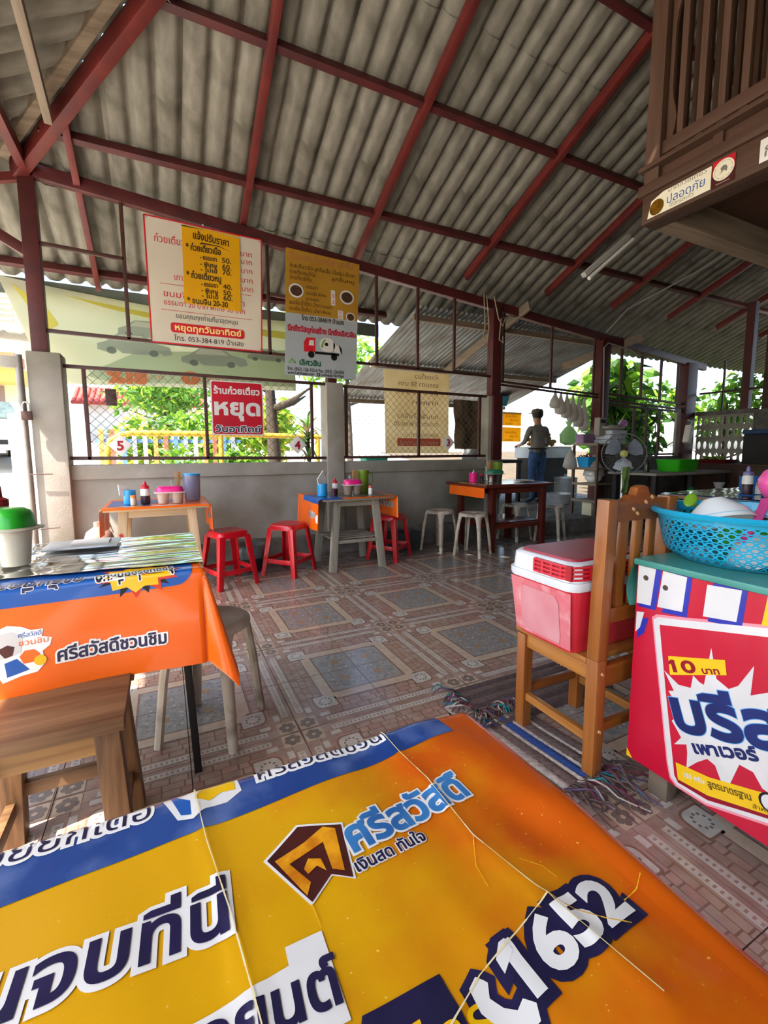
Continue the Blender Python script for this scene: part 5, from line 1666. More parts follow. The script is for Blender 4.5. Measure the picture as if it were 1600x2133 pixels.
# ================================================================ rag rugs
rag1 = mat('rag_brown', '#5a4a46', '#6d5c57', rough=0.95, sc=60)
rag2 = mat('rag_dark', '#4a3c3b', '#5b4a48', rough=0.95, sc=60)
rag_w = mat('rag_pale', '#b3a9a0', '#958b84', rough=0.95, sc=60)
rag_b = mat('rag_blue', '#24407f', '#2c4a88', rough=0.95, sc=60)
rag_t = mat('rag_teal', '#1f7f84', '#1a6b72', rough=0.95, sc=60)
rag_p = mat('rag_purple', '#5c4a6a', '#4c3c58', rough=0.95, sc=60)
rag_r = mat('rag_maroon', '#6b2a38', '#562230', rough=0.95, sc=60)
def rug(name, label, x0, x1, y0, y1, along, stripes, seed, z0=0.003, fr=(0.10, 0.10), rz=0.0):
    cx, cy = (x0 + x1) / 2, (y0 + y1) / 2
    t = thing(name, label, 'rug', (cx, cy, 0), rz)
    hx_, hy_ = (x1 - x0) / 2, (y1 - y0) / 2
    tot = sum(s[0] for s in stripes)
    W_ = 2 * (hy_ if along == 'X' else hx_)
    Ln = hx_ if along == 'X' else hy_
    p = 0.0
    rnd = random.Random(seed)
    for (wd, mt) in stripes:                                   # each woven band: ribbed strip
        a, b_ = p / tot * W_ - W_ / 2, (p + wd) / tot * W_ - W_ / 2
        p += wd
        m = MB()
        n = 40
        def fn(u, v):
            z = z0 + 0.006 * math.sin(PI * v) + 0.0016 * math.sin(u * 240 + 40 * v) + 0.006 * noise.noise(Vector((u * 4, v + seed, 1)))
            q = a + (b_ - a) * v
            return (u, q, max(z, z0)) if along == 'X' else (q, u, max(z, z0))
        m.grid(fn, lsp(-Ln, Ln, n * 2), lsp(0, 1, 6))
        m.build('woven_band', mt, t, smooth=60)
    pal = [rag1, rag2, rag_w, rag_p, rag_r, rag1, rag2, rag_t]
    for side, ln in zip((-1, 1), fr):                           # knotted fringe strands
        if not ln:
            continue
        n = int(W_ / 0.0085)
        for k in range(n):
            q = -W_ / 2 + W_ * (k + 0.5) / n
            pts = []
            a0 = rnd.uniform(-0.7, 0.7)
            l = ln * rnd.uniform(0.7, 1.3)
            for i in range(6):
                f = i / 5
                u = side * (Ln + l * f)
                v = q + l * f * math.sin(a0) + 0.012 * math.sin(f * 7 + k)
                z = z0 + 0.006 + 0.018 * math.sin(PI * f) * rnd.uniform(0.4, 1.4)
                pts.append((u, v, z) if along == 'X' else (v, u, z))
            MB().tube(pts, [0.004, 0.0038, 0.0036, 0.0034, 0.003, 0.002], 5).build('fringe_strand', rnd.choice(pal), t, smooth=60)
    return t
rug('rag_rug', 'brown ribbed rag rug with shaggy fringe lying under the chair', 1.14, 1.76, 1.31, 1.62, 'X', [(1, rag1 if k % 2 else rag2) for k in range(9)], 5, fr=(0.10, 0.06))
rug('rag_rug', 'striped rag rug with blue and teal bands in front of the chair', 1.055, 1.345, 0.96, 1.36, 'Y', [(1, rag_t), (1.1, rag_w), (1.2, rag1), (0.5, rag_w), (1.1, rag_b), (0.5, rag_w), (1.2, rag1), (0.5, rag_w), (1.1, rag1)], 9, fr=(0.16, 0.07), rz=0.10)

# ================================================================ clad side table with the detergent poster
BX, BYT = 1.345, 0.905
bt = thing('clad_table', 'side table wrapped in a red detergent poster carrying the blue basket', 'table', (BX, BYT, 0))
m_tealv = mat('teal_vinyl', '#4f9a8e', '#3f8679', rough=0.35, sc=5, coat=0.2)
m_ply = wood('aged_ply', '#7a6c5b', '#5c5145', axis='Y')
MB().box(0.008, 0.66, -1.10, -0.006, 0.10, 0.725).build('carcass', m_ply, bt)
MB().box(-0.012, 0.68, -1.12, 0.008, 0.737, 0.757).build('top_board', m_tealv, bt, bevel=0.005)
MB().box(0.0, 0.66, -1.10, 0.0, 0.715, 0.737).build('torn_edge', mat('torn_paper', '#5c5148', '#766a5d', rough=0.95, sc=40, bump=0.6, bsc=90), bt)
for (x, y) in ((0.03, -0.10), (0.60, -0.10), (0.03, -1.02), (0.60, -1.02)):
    MB().box(x - 0.02, x + 0.035, y - 0.03, y + 0.03, 0, 0.10).build('foot', m_ply, bt, bevel=0.003)
m_poster = mat('poster_red', '#c41434', '#b8102e', rough=0.3, sc=3, coat=0.3)
m_pwhite = mat('poster_white', '#dcdad6', '#d0cecb', rough=0.35, sc=8, coat=0.2)
m_pblue = mat('poster_blue', '#2430a8', '#1f2a96', rough=0.35, coat=0.2)
m_pnavy = mat('poster_navy', '#17296b', '#122158', rough=0.35, coat=0.2)
m_pyel = mat('poster_yellow', '#f0c41c', '#e6b812', rough=0.35, coat=0.2)
m_pmar = mat('poster_maroon', '#8d0d22', rough=0.35)
m_pglow = mat('poster_soft_white', '#e79aa6', '#e2848f', rough=0.35)
m_pbluel = mat('poster_light_blue', '#5aa6d8', rough=0.35)
po = bpy.data.objects.new('poster', MB().box(-0.002, 0.008, -1.10, -0.001, 0.085, 0.735).mesh('poster', m_poster))
COL.objects.link(po)
po.parent = bt
MB().box(0.006, 0.66, -0.006, 0.0, 0.30, 0.735).build('side_sheet', m_poster, bt)
def pp(name, fl, mt, lay, lab=None):
    o = fl.build(name, mt, on_x(0, 0, 0, 0.0022 + 0.0005 * lay), po)
    if lab:
        o['label'] = lab
    return o
pp('awning_blue', Flat().poly([(0.010, 0.602), (0.066, 0.606), (0.078, 0.735), (0.010, 0.735)]).poly([(0.086, 0.606), (0.158, 0.614), (0.166, 0.735), (0.10, 0.735)]).poly([(0.214, 0.623), (0.296, 0.632), (0.303, 0.735), (0.22, 0.735)])
   .poly([(0.012, 0.497), (0.034, 0.52), (0.046, 0.575), (0.012, 0.565)]).poly([(0.40, 0.645), (0.50, 0.66), (0.505, 0.735), (0.40, 0.735)]), m_pblue, 1)
pp('awning_white', Flat().poly([(0.004, 0.612), (0.050, 0.616), (0.060, 0.735), (0.004, 0.735)]).poly([(0.071, 0.619), (0.145, 0.627), (0.152, 0.733), (0.082, 0.735)]).poly([(0.201, 0.633), (0.283, 0.645), (0.290, 0.733), (0.206, 0.726)])
   .poly([(0.006, 0.516), (0.020, 0.535), (0.031, 0.589), (0.006, 0.583)]).poly([(0.40, 0.655), (0.485, 0.67), (0.49, 0.735), (0.40, 0.735)]), m_pwhite, 2)
pp('awning_yellow', Flat().poly([(0.338, 0.655), (0.40, 0.67), (0.40, 0.735), (0.346, 0.735)]), m_pyel, 2)
pp('nail_head', Flat().disc(0.030, 0.700, 0.0085, 14).disc(0.092, 0.685, 0.0085, 14), mat('rusty_nail', '#4a3a34', rough=0.6), 3)
outer = [(0.062, 0.575), (0.075, 0.588), (0.133, 0.600), (0.36, 0.655), (0.62, 0.71), (0.62, 0.20), (0.39, 0.148), (0.246, 0.096), (0.165, 0.094), (0.146, 0.108), (0.135, 0.146), (0.10, 0.35)]
pp('panel_glow', Flat().poly(shrink(outer, 1.03)), m_pglow, 0.5)
pp('panel_border', Flat().poly(outer), m_pwhite, 2)
pp('panel_red', Flat().poly([(0.082, 0.566), (0.36, 0.632), (0.60, 0.69), (0.60, 0.22), (0.39, 0.162), (0.25, 0.107), (0.168, 0.104), (0.156, 0.120), (0.150, 0.157), (0.115, 0.36)]), m_poster, 3)
burst = [(0.105, 0.430), (0.150, 0.405), (0.184, 0.412), (0.188, 0.452), (0.206, 0.440), (0.218, 0.438), (0.229, 0.552), (0.248, 0.470), (0.279, 0.456), (0.300, 0.475), (0.331, 0.545), (0.329, 0.463), (0.38, 0.50), (0.45, 0.50), (0.45, 0.22), (0.372, 0.232),
         (0.350, 0.262), (0.318, 0.262), (0.300, 0.19), (0.280, 0.185), (0.262, 0.222), (0.241, 0.228), (0.215, 0.200), (0.189, 0.164), (0.188, 0.212), (0.184, 0.236), (0.150, 0.216), (0.168, 0.248), (0.157, 0.262), (0.138, 0.285), (0.150, 0.300), (0.132, 0.330), (0.146, 0.345), (0.122, 0.372), (0.138, 0.380)]
pp('burst', Flat().poly(burst), m_pwhite, 4, 'white starburst')
A1 = 0.34
pp('lettering_edge', Flat().text('บรีส', 0.160, 0.270, 0.155, width=0.275, ang=A1, fat=0.0085, nf=8), m_pbluel, 5)
pp('lettering', Flat().text('บรีส', 0.160, 0.270, 0.155, width=0.275, ang=A1, fat=0.0065, nf=6), m_pnavy, 6, 'navy brand lettering')
pp('lettering', Flat().text('เพาเวอร์', 0.210, 0.226, 0.044, width=0.168, ang=A1 + 0.12, fat=0.0022, nf=6), m_pnavy, 6)
pp('band', Flat().poly([(0.158, 0.163), (0.25, 0.178), (0.360, 0.217), (0.45, 0.255), (0.45, 0.19), (0.389, 0.171), (0.25, 0.122), (0.168, 0.114)]), m_pyel, 5, 'yellow band')
pp('band_shadow', Flat().poly([(0.168, 0.114), (0.25, 0.122), (0.389, 0.171), (0.45, 0.19), (0.45, 0.178), (0.389, 0.161), (0.25, 0.110), (0.168, 0.104)]), m_pmar, 5)
pp('lettering', Flat().text('155 กรัม', 0.186, 0.135, 0.018, width=0.056, ang=0.28, fat=0.0006, nf=4), m_pwhite, 6)
pp('lettering', Flat().text('สูตรมาตรฐาน', 0.250, 0.150, 0.025, width=0.108, ang=0.32, fat=0.0008, nf=4), mat('olive_ink', '#6b5413', rough=0.4), 6)
pp('ring', Flat().disc(0.392, 0.205, 0.026, 24), v_black, 6)
pp('ring_fill', Flat().disc(0.394, 0.205, 0.022, 24), m_pwhite, 7)
pp('lettering', Flat().text('สำหรับ', 0.357, 0.166, 0.016, width=0.05, ang=0.32), v_black, 7)
pp('price_tag', Flat().poly([(0.115, 0.480), (0.265, 0.532), (0.272, 0.492), (0.124, 0.424)]), m_pyel, 6, 'yellow price flash')
pp('lettering', Flat().text('10', 0.135, 0.440, 0.046, width=0.066, ang=0.37, fat=0.0022, nf=6), m_pmar, 7)
pp('numeral_flag', flag1(0.136, 0.440, 0.37, 0.034, 0.010, 0.001), m_pmar, 7.5)
pp('lettering', Flat().text('บาท', 0.214, 0.470, 0.024, width=0.045, ang=0.38, fat=0.0010, nf=4), m_pmar, 7)
pp('corner_yellow', Flat().poly([(0.0, 0.085), (0.022, 0.085), (0.0, 0.112)]), m_pyel, 2)
# teal cloth folded over the corner
tc_ = MB()
tc_.grid(lambda u, v: (0.02 + 0.10 * u - 0.014 * math.sin(PI * v) * (1 - u), 0.012 + 0.010 * math.sin(PI * v + u * 3), 0.752 - 0.155 * v), lsp(-0.25, 1, 6), lsp(0, 1, 10))
tc_.build('teal_flap', m_tealv, bt, smooth=60)

# ================================================================ blue colander basket and washed dishes
BC = (1.62, 0.735, 0.759)
m_bsk = mat('cyan_basket', '#1ba3c9', '#1697bd', rough=0.28, sc=5, coat=0.25)
bs_ = thing('colander_basket', 'cyan plastic colander basket full of dishes on the clad table', 'basket', BC)
RB, RT, BH = 0.215, 0.252, 0.150
def basket_wall():
    """pierced wall: hexagonal holes in rows"""
    m = MB()
    rows, cols = 7, 58
    def P(a, h, d=0.0):
        f = h / BH
        r_ = RB + (RT - RB) * f ** 0.7 - 0.03 * max(0, 1 - f * 4) ** 2 + d
        return (r_ * math.cos(a), r_ * math.sin(a), h)
    da = 2 * PI / cols
    h0, h1 = 0.010, BH - 0.022
    dh = (h1 - h0) / rows
    for d in (0.0, -0.003):
        for r_ in range(rows):
            for c in range(cols):
                ca_ = (c + 0.5 * (r_ % 2)) * da
                ch_ = h0 + (r_ + 0.5) * dh
                n = 8
                vs, fs = [], []
                for k in range(n):
                    t = 2 * PI * k / n + PI / 8
                    co_, si_ = math.cos(t), math.sin(t)
                    q = 1 / max(abs(co_), abs(si_))
                    vs.append(P(ca_ + co_ * q * da / 2, ch_ + si_ * q * dh / 2, d))
                    vs.append(P(ca_ + co_ * da * 0.33, ch_ + si_ * dh * 0.34, d))
                for k in range(n):
                    a_, b_ = 2 * k, 2 * ((k + 1) % n)
                    fs.append((a_, b_, b_ + 1, a_ + 1))
                m.add(vs, fs)
        m.grid(lambda u, v: P(u, v, d), lsp(0, 2 * PI, 59), [0, h0])
        m.grid(lambda u, v: P(u, v, d), lsp(0, 2 * PI, 59), [h1, BH])
    return m
basket_wall().build('pierced_wall', m_bsk, bs_)
MB().lathe([(RT - 0.004, BH - 0.004), (RT + 0.016, BH - 0.008), (RT + 0.020, BH), (RT + 0.014, BH + 0.008), (RT - 0.002, BH + 0.006), (RT - 0.004, BH - 0.004)], 56, cap=False).build('rim', m_bsk, bs_, smooth=60)
MB().lathe([(0.0, 0.002), (RB - 0.03, 0.002), (RB - 0.028, 0.006), (0, 0.006)], 48).build('bottom', m_bsk, bs_, smooth=40)
m_bowl = mat('white_melamine', '#eef0ee', '#e2e5e3', rough=0.25, sc=4, coat=0.3)
def bowl(label, loc, rx, ry, r=0.085, h=0.065, m=None, rim=None):
    t = thing('bowl', label, 'bowl', loc, 0, 'dishes in the cyan basket')
    a = MB().lathe([(0.030, 0), (0.034, 0.004), (r * 0.8, h * 0.55), (r, h), (r * 0.965, h), (r * 0.76, h * 0.56), (0.03, 0.008), (0, 0.008)], 30)
    a.build('body', m or m_bowl, t, smooth=50)
    MB().lathe([(r * 0.93, h * 0.80), (r * 0.945, h * 0.84), (r * 0.925, h * 0.84)], 30, cap=False).build('stripe', rim or mat('pale_blue_line', '#a9cfd8', rough=0.3), t, smooth=50)
    t.rotation_euler = (rx, ry, 0.4)
    return t
bowl('white bowl lying upside down on top of the dishes in the cyan basket', (1.535, 0.800, 0.945), 2.85, 0.30, 0.095, 0.075)
bowl('white bowl low on the left inside the cyan basket', (1.52, 0.70, 0.84), 2.6, -0.2, 0.09, 0.065)
bowl('white bowl in the middle of the cyan basket', (1.66, 0.65, 0.84), 2.9, 0.5, 0.095, 0.07)
bowl('white bowl at the front of the cyan basket', (1.60, 0.60, 0.86), 2.4, 0.2, 0.085, 0.065)
bowl('green bowl at the back of the cyan basket', (1.76, 0.84, 0.86), 2.9, -0.4, 0.08, 0.06, pl_green, pl_green)
pk_ = thing('soup_ladle', 'large pink plastic ladle sticking out of the cyan basket', 'ladle', (1.49, 0.685, 0.90))
m_ladle = mat('ladle_pink', '#e4579c', '#dd4c92', rough=0.35, coat=0.2)
a = MB().lathe([(0.0, -0.03), (0.03, -0.024), (0.05, -0.004), (0.056, 0.018), (0.053, 0.018), (0.046, 0.0), (0.028, -0.019), (0, -0.025)], 26)
a.v = [tuple(R3(1.25, 0.15, 0.5) @ Vector(v) + Vector((0.215, 0.045, 0.085))) for v in a.v]
a.build('scoop', m_ladle, pk_, smooth=50)
MB().bar((0.175, 0.035, 0.045), (0.05, 0.0, -0.01), 0.026, 0.012, w2=0.022).bar((0.05, 0.0, -0.01), (0.0, 0.01, -0.07), 0.022, 0.010).build('handle', m_ladle, pk_, bevel=0.003)
sp_ = thing('plastic_spoon', 'green plastic spoon head poking out of the cyan basket', 'spoon', (1.60, 0.905, 0.930))
a = MB().ball((0, 0, 0), 0.022, 12, 8, 0, (1.6, 0.9, 0.4))
a.v = [tuple(R3(0.3, -0.6, 0.2) @ Vector(v)) for v in a.v]
a.build('bowl', mat('lime_plastic', '#86b52e', rough=0.3), sp_, smooth=60)
MB().tube([(0.03, 0, -0.02), (0.08, -0.03, -0.07)], 0.006, 6).build('handle', MATS['lime_plastic'], sp_, smooth=60)

# ================================================================ table at the right edge under clear film
rt = thing('dining_table', 'right dining table under shiny clear film behind the basket', 'table', (4.45, 1.85, 0))
MB().box(-0.80, 0.80, -0.42, 0.42, 0.715, 0.745).build('tabletop', m_tabletop, rt, bevel=0.004)
for sx in (-0.72, 0.72):
    for sy in (-0.35, 0.35):
        MB().box(sx - 0.025, sx + 0.025, sy - 0.025, sy + 0.025, 0, 0.715).build('leg', m_black, rt, bevel=0.003)
fz = MB().grid(lambda u, v: (u, v, 0.750 + 0.004 + 0.004 * noise.noise(Vector((u * 6, v * 30, 1)))), lsp(3.64, 5.26, 60), lsp(1.42, 2.28, 40))
tag(fz.build('plastic_sheet', m_film, smooth=180), 'clear plastic film on the right dining table', 'plastic sheet')
cloth_r = MB().box(3.63, 5.27, 1.41, 2.29, 0.7455, 0.7475)
tag(cloth_r.build('tablecloth', v_blue), 'blue vinyl cloth under the film on the right table', 'tablecloth')
zr = 0.760
sauce_bottle('purple capped sauce bottle on the right table', (3.96, 1.84, zr), cap=mat('violet_cap', '#7a73a8', rough=0.4), h=0.215, r=0.036)
small_jar('small white capped jar next to the purple capped bottle', (4.08, 1.82, zr), m_white, mat('grey_cap', '#b9b9b4', rough=0.4), 0.09, 0.022)
tissue_cup('blue tissue tub on the right table behind the ladle', (4.33, 1.98, zr), mat('royal_plastic', '#1c5fa8', rough=0.35), 0.12, 0.085, 0.1, 0.05)

# ================================================================ banners and signs on the wall line
ban = dict(rough=0.45)
b_cream = thin('banner_cream', '#e6dfcf', 0.25, '#dcd4c2', 2.0)
b_red = mat('banner_red', '#c9202c', rough=0.4)
b_dark = mat('banner_dark_ink', '#2b2838', rough=0.4)
b_yel = thin('sheet_yellow', '#f3b90c', 0.2, '#eaae05', 2.0)
b_ink = mat('marker_ink', '#3a2c10', rough=0.5)
b_gold = thin('banner_gold', '#c79a35', 0.25, '#b88a2b', 2.0)
b_grey = thin('banner_pale_grey', '#bcc4c8', 0.25, '#b0b8bd', 2.0)
def sheet(name, pts, y, mt, parent=None, bul=0.012, th=0.002, nu=14, nv=14, seed=0):
    """slightly rippled hanging sheet between four corners (tl, tr, br, bl) given as (x, z)"""
    tl, tr, br, bl = pts
    def fn(u, v):
        x = (bl[0] * (1 - u) + br[0] * u) * (1 - v) + (tl[0] * (1 - u) + tr[0] * u) * v
        z = (bl[1] * (1 - u) + br[1] * u) * (1 - v) + (tl[1] * (1 - u) + tr[1] * u) * v
        return (x, y + bul * noise.noise(Vector((u * 2.2 + seed, v * 1.4, seed))) * math.sin(PI * v) ** 0.5 - 0.0, z)
    m = MB()
    m.grid(fn, lsp(0, 1, nu), lsp(0, 1, nv))
    m.grid(lambda u, v: (fn(u, v)[0], fn(u, v)[1] + th, fn(u, v)[2]), lsp(0, 1, nu), lsp(0, 1, nv), flip=True)
    o = m.build(name, mt, parent, smooth=180)
    return o
Y1_ = WY - 0.06
bn1 = thing('price_banner', 'white price list banner with red border hanging from the beam', 'banner', (0.45, Y1_, 3.12))
def B1(d):
    return lambda u, v: (u - 0.45, -d, v - 3.12)
m = MB().add([(-0.50, 0, -0.005), (0.487, 0, -0.03), (0.46, 0, -1.06), (-0.493, 0, -1.06)], [(0, 1, 2, 3)]).add([(-0.50, 0.003, -0.005), (0.487, 0.003, -0.03), (0.46, 0.003, -1.06), (-0.493, 0.003, -1.06)], [(0, 1, 2, 3)])
m.build('sheet', b_cream, bn1)
edge = Flat(True)
for a_, b_ in (((-0.05, 3.113), (0.936, 3.09)), ((0.936, 3.09), (0.908, 2.061)), ((0.908, 2.061), (-0.043, 2.061)), ((-0.043, 2.061), (-0.05, 3.113))):
    d = Vector((b_[0] - a_[0], b_[1] - a_[1])).normalized() * 0.006
    n_ = Vector((-d.y, d.x))
    edge.poly([(a_[0] - n_.x, a_[1] - n_.y), (b_[0] - n_.x, b_[1] - n_.y), (b_[0] + n_.x, b_[1] + n_.y), (a_[0] + n_.x, a_[1] + n_.y)])
edge.build('border', b_red, B1(0.002), bn1)
tx = Flat()
tx.text('ก๋วยเตี๋ยวเนื้อ', 0.02, 2.91, 0.085, width=0.34)
for z in (2.915, 2.845, 2.765, 2.68, 2.60):
    tx.text('บาท', 0.742, z, 0.065, width=0.10)
tx.text('เกาเหลา', 0.165, 2.612, 0.075, width=0.18)
tx.text('ขนมจีนน้ำเงี้ยว น้ำยา', 0.07, 2.462, 0.075, width=0.69)
tx.text('ธรรมดา 20 บาท พิเศษ 30 บาท', 0.07, 2.392, 0.062, width=0.69)
tx.rect(0.045, 2.567, 0.826, 2.571).rect(0.045, 2.346, 0.826, 2.350)
tx.build('lettering', b_red, B1(0.002), bn1)
Flat().text('ขอบคุณทุกท่านที่มาอุดหนุน', 0.16, 2.287, 0.06, width=0.53).text('โทร. 053-384-819 ป้าแสง', 0.138, 2.092, 0.062, width=0.60).build('lettering', b_dark, B1(0.002), bn1)
Flat().poly([(0.117 + 0.315 + x, 2.203 + z) for x, z in rounded(0.318, 0.043, 0.025)]).build('pill', b_red, B1(0.002), bn1)
Flat().text('หยุดทุกวันอาทิตย์', 0.15, 2.182, 0.072, width=0.57, fat=0.002).build('lettering', mat('banner_pale_yellow', '#f6e08a', rough=0.4), B1(0.003), bn1)
for x, z in ((-0.035, 3.095), (0.42, 3.12), (0.915, 3.07), (-0.03, 2.075), (0.895, 2.075)):
    Flat().disc(x, z, 0.009, 10).build('eyelet', m_alu, B1(0.003), bn1)
ys = thing('handwritten_sheet', 'yellow handwritten price notice fixed over the white price banner', 'sign', (0.48, Y1_ - 0.012, 3.08))
def YS(d):
    return lambda u, v: (u - 0.48, -d, v - 3.08)
MB().box(-0.24, 0.25, 0, 0.002, -0.005, 0.005).add([(-0.236, 0, 0.005), (0.254, 0, -0.017), (0.243, 0, -0.672), (-0.245, 0, -0.656)], [(0, 1, 2, 3)]).add([(-0.236, 0.002, 0.005), (0.254, 0.002, -0.017), (0.243, 0.002, -0.672), (-0.245, 0.002, -0.656)], [(0, 1, 2, 3)]).build('sheet', b_yel, ys)
hw = Flat()
hw.text('แจ้งปรับราคา', 0.335, 2.988, 0.085, width=0.30, ang=-0.05, fat=0.002, nf=4)
hw.poly([(0.381, 2.945), (0.40, 2.965), (0.55, 2.962), (0.665, 2.925), (0.55, 2.955), (0.42, 2.952)])
hw.text('* ก๋วยเตี๋ยวเนื้อ', 0.272, 2.885, 0.075, width=0.29, fat=0.002, nf=4)
for z, a_, b_ in ((2.822, '- ธรรมดา', '50.'), (2.765, '- พิเศษ', '60.'), (2.718, '- ไม่เข้', '70.'), (2.592, '- ธรรมดา', '40.'), (2.537, '- พิเศษ', '50.'), (2.491, '- ไม่เข้', '60.')):
    hw.text(a_, 0.385, z, 0.052, width=0.14, fat=0.0016, nf=4)
    hw.text(b_, 0.572, z, 0.062, width=0.078, fat=0.0012, nf=4)
hw.text('* ก๋วยเตี๋ยวหมู', 0.266, 2.648, 0.075, width=0.29, fat=0.002, nf=4)
hw.text('* ขนมจีน 20-30', 0.262, 2.430, 0.066, width=0.345, fat=0.0016, nf=4)
hw.build('lettering', b_ink, YS(0.0015), ys)

Y2_ = WY - 0.07
bn2 = thing('advert_banner', 'gold and grey advert banner with cement truck in front of the middle pillar', 'banner', (1.54, Y2_, 3.07))
def B2(d):
    return lambda u, v: (u - 1.54, -d, v - 3.07)
bcor = {'t': [(1.166, 3.068), (1.943, 3.037)], 'm': [(1.147, 2.46), (1.915, 2.46)], 'b': [(1.125, 1.859), (1.89, 1.853)]}
m = MB()
for d, fl in ((0.0, 0), (0.003, 0)):
    P = [(x - 1.54, d, z - 3.07) for x, z in (bcor['t'] + bcor['m'][::-1])]
    m.add(P, [(0, 1, 2, 3)], 0)
    P = [(x - 1.54, d, z - 3.07) for x, z in (bcor['m'] + bcor['b'][::-1])]
    m.add(P, [(0, 1, 2, 3)], 1)
m.build('sheet', [b_gold, b_grey], bn2)
Flat().text('ร้านแสง ก๋วยเตี๋ยวลูกชิ้น', 1.205, 2.972, 0.085, width=0.66, fat=0.003, nf=4).build('lettering', mat('banner_tan_ink', '#b07a3c', rough=0.4), B2(0.002), bn2)
f2 = Flat()
f2.text('ก๋วยเตี๋ยวเนื้อ ลูกชิ้นเนื้อ เนื้อตุ๋น เนื้อสด', 1.203, 2.893, 0.052, width=0.69)
f2.text('ก๋วยเตี๋ยวหมูน้ำใส', 1.20, 2.836, 0.052, width=0.26).text('ลูกชิ้นหมู', 1.63, 2.83, 0.05, width=0.25)
f2.text('ก๋วยเตี๋ยวไก่ตุ๋น', 1.20, 2.782, 0.052, width=0.22)
f2.text('ธรรมดา', 1.36, 2.715, 0.045, width=0.12).text('รวมเนื้อ พิเศษ', 1.36, 2.655, 0.045, width=0.21).text('เกาเหลา', 1.36, 2.60, 0.045, width=0.13)
f2.text('ขนมจีน น้ำเงี้ยว ,น้ำยา ธรรมดา', 1.186, 2.545, 0.052, width=0.45).text('ขนมจีน น้ำเงี้ยว ,น้ำยา พิเศษ', 1.185, 2.488, 0.052, width=0.43)
f2.text('โทร 053-384819 ป้าแสง', 1.31, 2.405, 0.062, width=0.45, fat=0.0015, nf=4)
f2.build('lettering', b_ink, B2(0.002), bn2)
for x, z, r_ in ((1.26, 2.677, 0.075), (1.797, 2.685, 0.078), (1.834, 2.492, 0.052)):
    Flat().disc(x, z, r_, 24, 0, r_ * 0.9).build('bowl_photo', m_pwhite, B2(0.002), bn2)
    Flat().disc(x, z, r_ * 0.8, 24, 0, r_ * 0.68).build('soup_photo', mat('soup_print', '#3a2520', '#5a3f2c', rough=0.4, sc=60), B2(0.003), bn2)
Flat().rect(1.622, 2.585, 1.668, 2.735).rect(1.695, 2.462, 1.752, 2.545).build('price_tag', m_pwhite, B2(0.003), bn2)
Flat().text('50', 1.66, 2.60, 0.04, ang=PI / 2).text('60', 1.66, 2.66, 0.04, ang=PI / 2).text('25', 1.70, 2.508, 0.038).text('30', 1.70, 2.468, 0.038).build('lettering', b_red, B2(0.004), bn2)
Flat().text('นึกถึงวัสดุก่อสร้าง นึกถึงเลิศวสิน', 1.168, 2.290, 0.075, width=0.72, fat=0.003, nf=4).build('lettering', mat('crimson_ink', '#b0122e', rough=0.4), B2(0.002), bn2)
Flat().poly([(1.325, 2.10), (1.325, 2.19), (1.355, 2.24), (1.445, 2.245), (1.445, 2.10)]).build('truck_cab', b_red, B2(0.002), bn2)
Flat().poly([(1.375, 2.165), (1.385, 2.215), (1.43, 2.218), (1.43, 2.165)]).build('truck_window', m_pwhite, B2(0.003), bn2)
Flat().disc(1.575, 2.185, 0.085, 22, 0, 0.072).poly([(1.64, 2.22), (1.70, 2.17), (1.72, 2.12), (1.68, 2.10), (1.64, 2.14)]).build('truck_drum', m_pwhite, B2(0.002), bn2)
Flat().poly([(1.505, 2.16), (1.52, 2.21), (1.55, 2.245), (1.56, 2.235), (1.535, 2.20), (1.525, 2.15)]).build('drum_mark', mat('leaf_green_ink', '#6aa53a', rough=0.4), B2(0.003), bn2)
Flat().rect(1.44, 2.085, 1.70, 2.11).disc(1.40, 2.075, 0.034, 16).disc(1.645, 2.068, 0.034, 16).poly([(1.70, 2.2), (1.73, 2.16), (1.735, 2.10), (1.715, 2.13)]).disc(1.565, 2.19, 0.02, 8).build('truck_wheel', v_black, B2(0.003), bn2)
Flat().poly([(1.160, 1.975), (1.20, 2.025), (1.245, 1.985), (1.235, 1.975), (1.20, 2.008), (1.17, 1.972)]).text('LWS', 1.18, 1.972, 0.03).build('house_logo', MATS['leaf_green_ink'], B2(0.002), bn2)
Flat().text('เลิศวสิน', 1.278, 1.965, 0.075, width=0.22, fat=0.003, nf=4).build('lettering', mat('dark_green_ink', '#1f5a3c', rough=0.4), B2(0.002), bn2)
Flat().text('โทร. (053) 126-152-6 Fax. (053) 126-020', 1.153, 1.905, 0.046, width=0.60, fat=0.001, nf=4).text('www.Lertwasin.com', 1.153, 1.868, 0.042, width=0.27, fat=0.001, nf=4).text('Lertwasin Fan Page', 1.50, 1.868, 0.042, width=0.25, fat=0.001, nf=4).build('lettering', b_dark, B2(0.002), bn2)
Flat().rect(1.455, 1.862, 1.49, 1.897).build('page_icon', b_dark, B2(0.002), bn2)
Flat().text('f', 1.466, 1.866, 0.035, fat=0.001, nf=4).build('lettering', m_pwhite, B2(0.003), bn2)

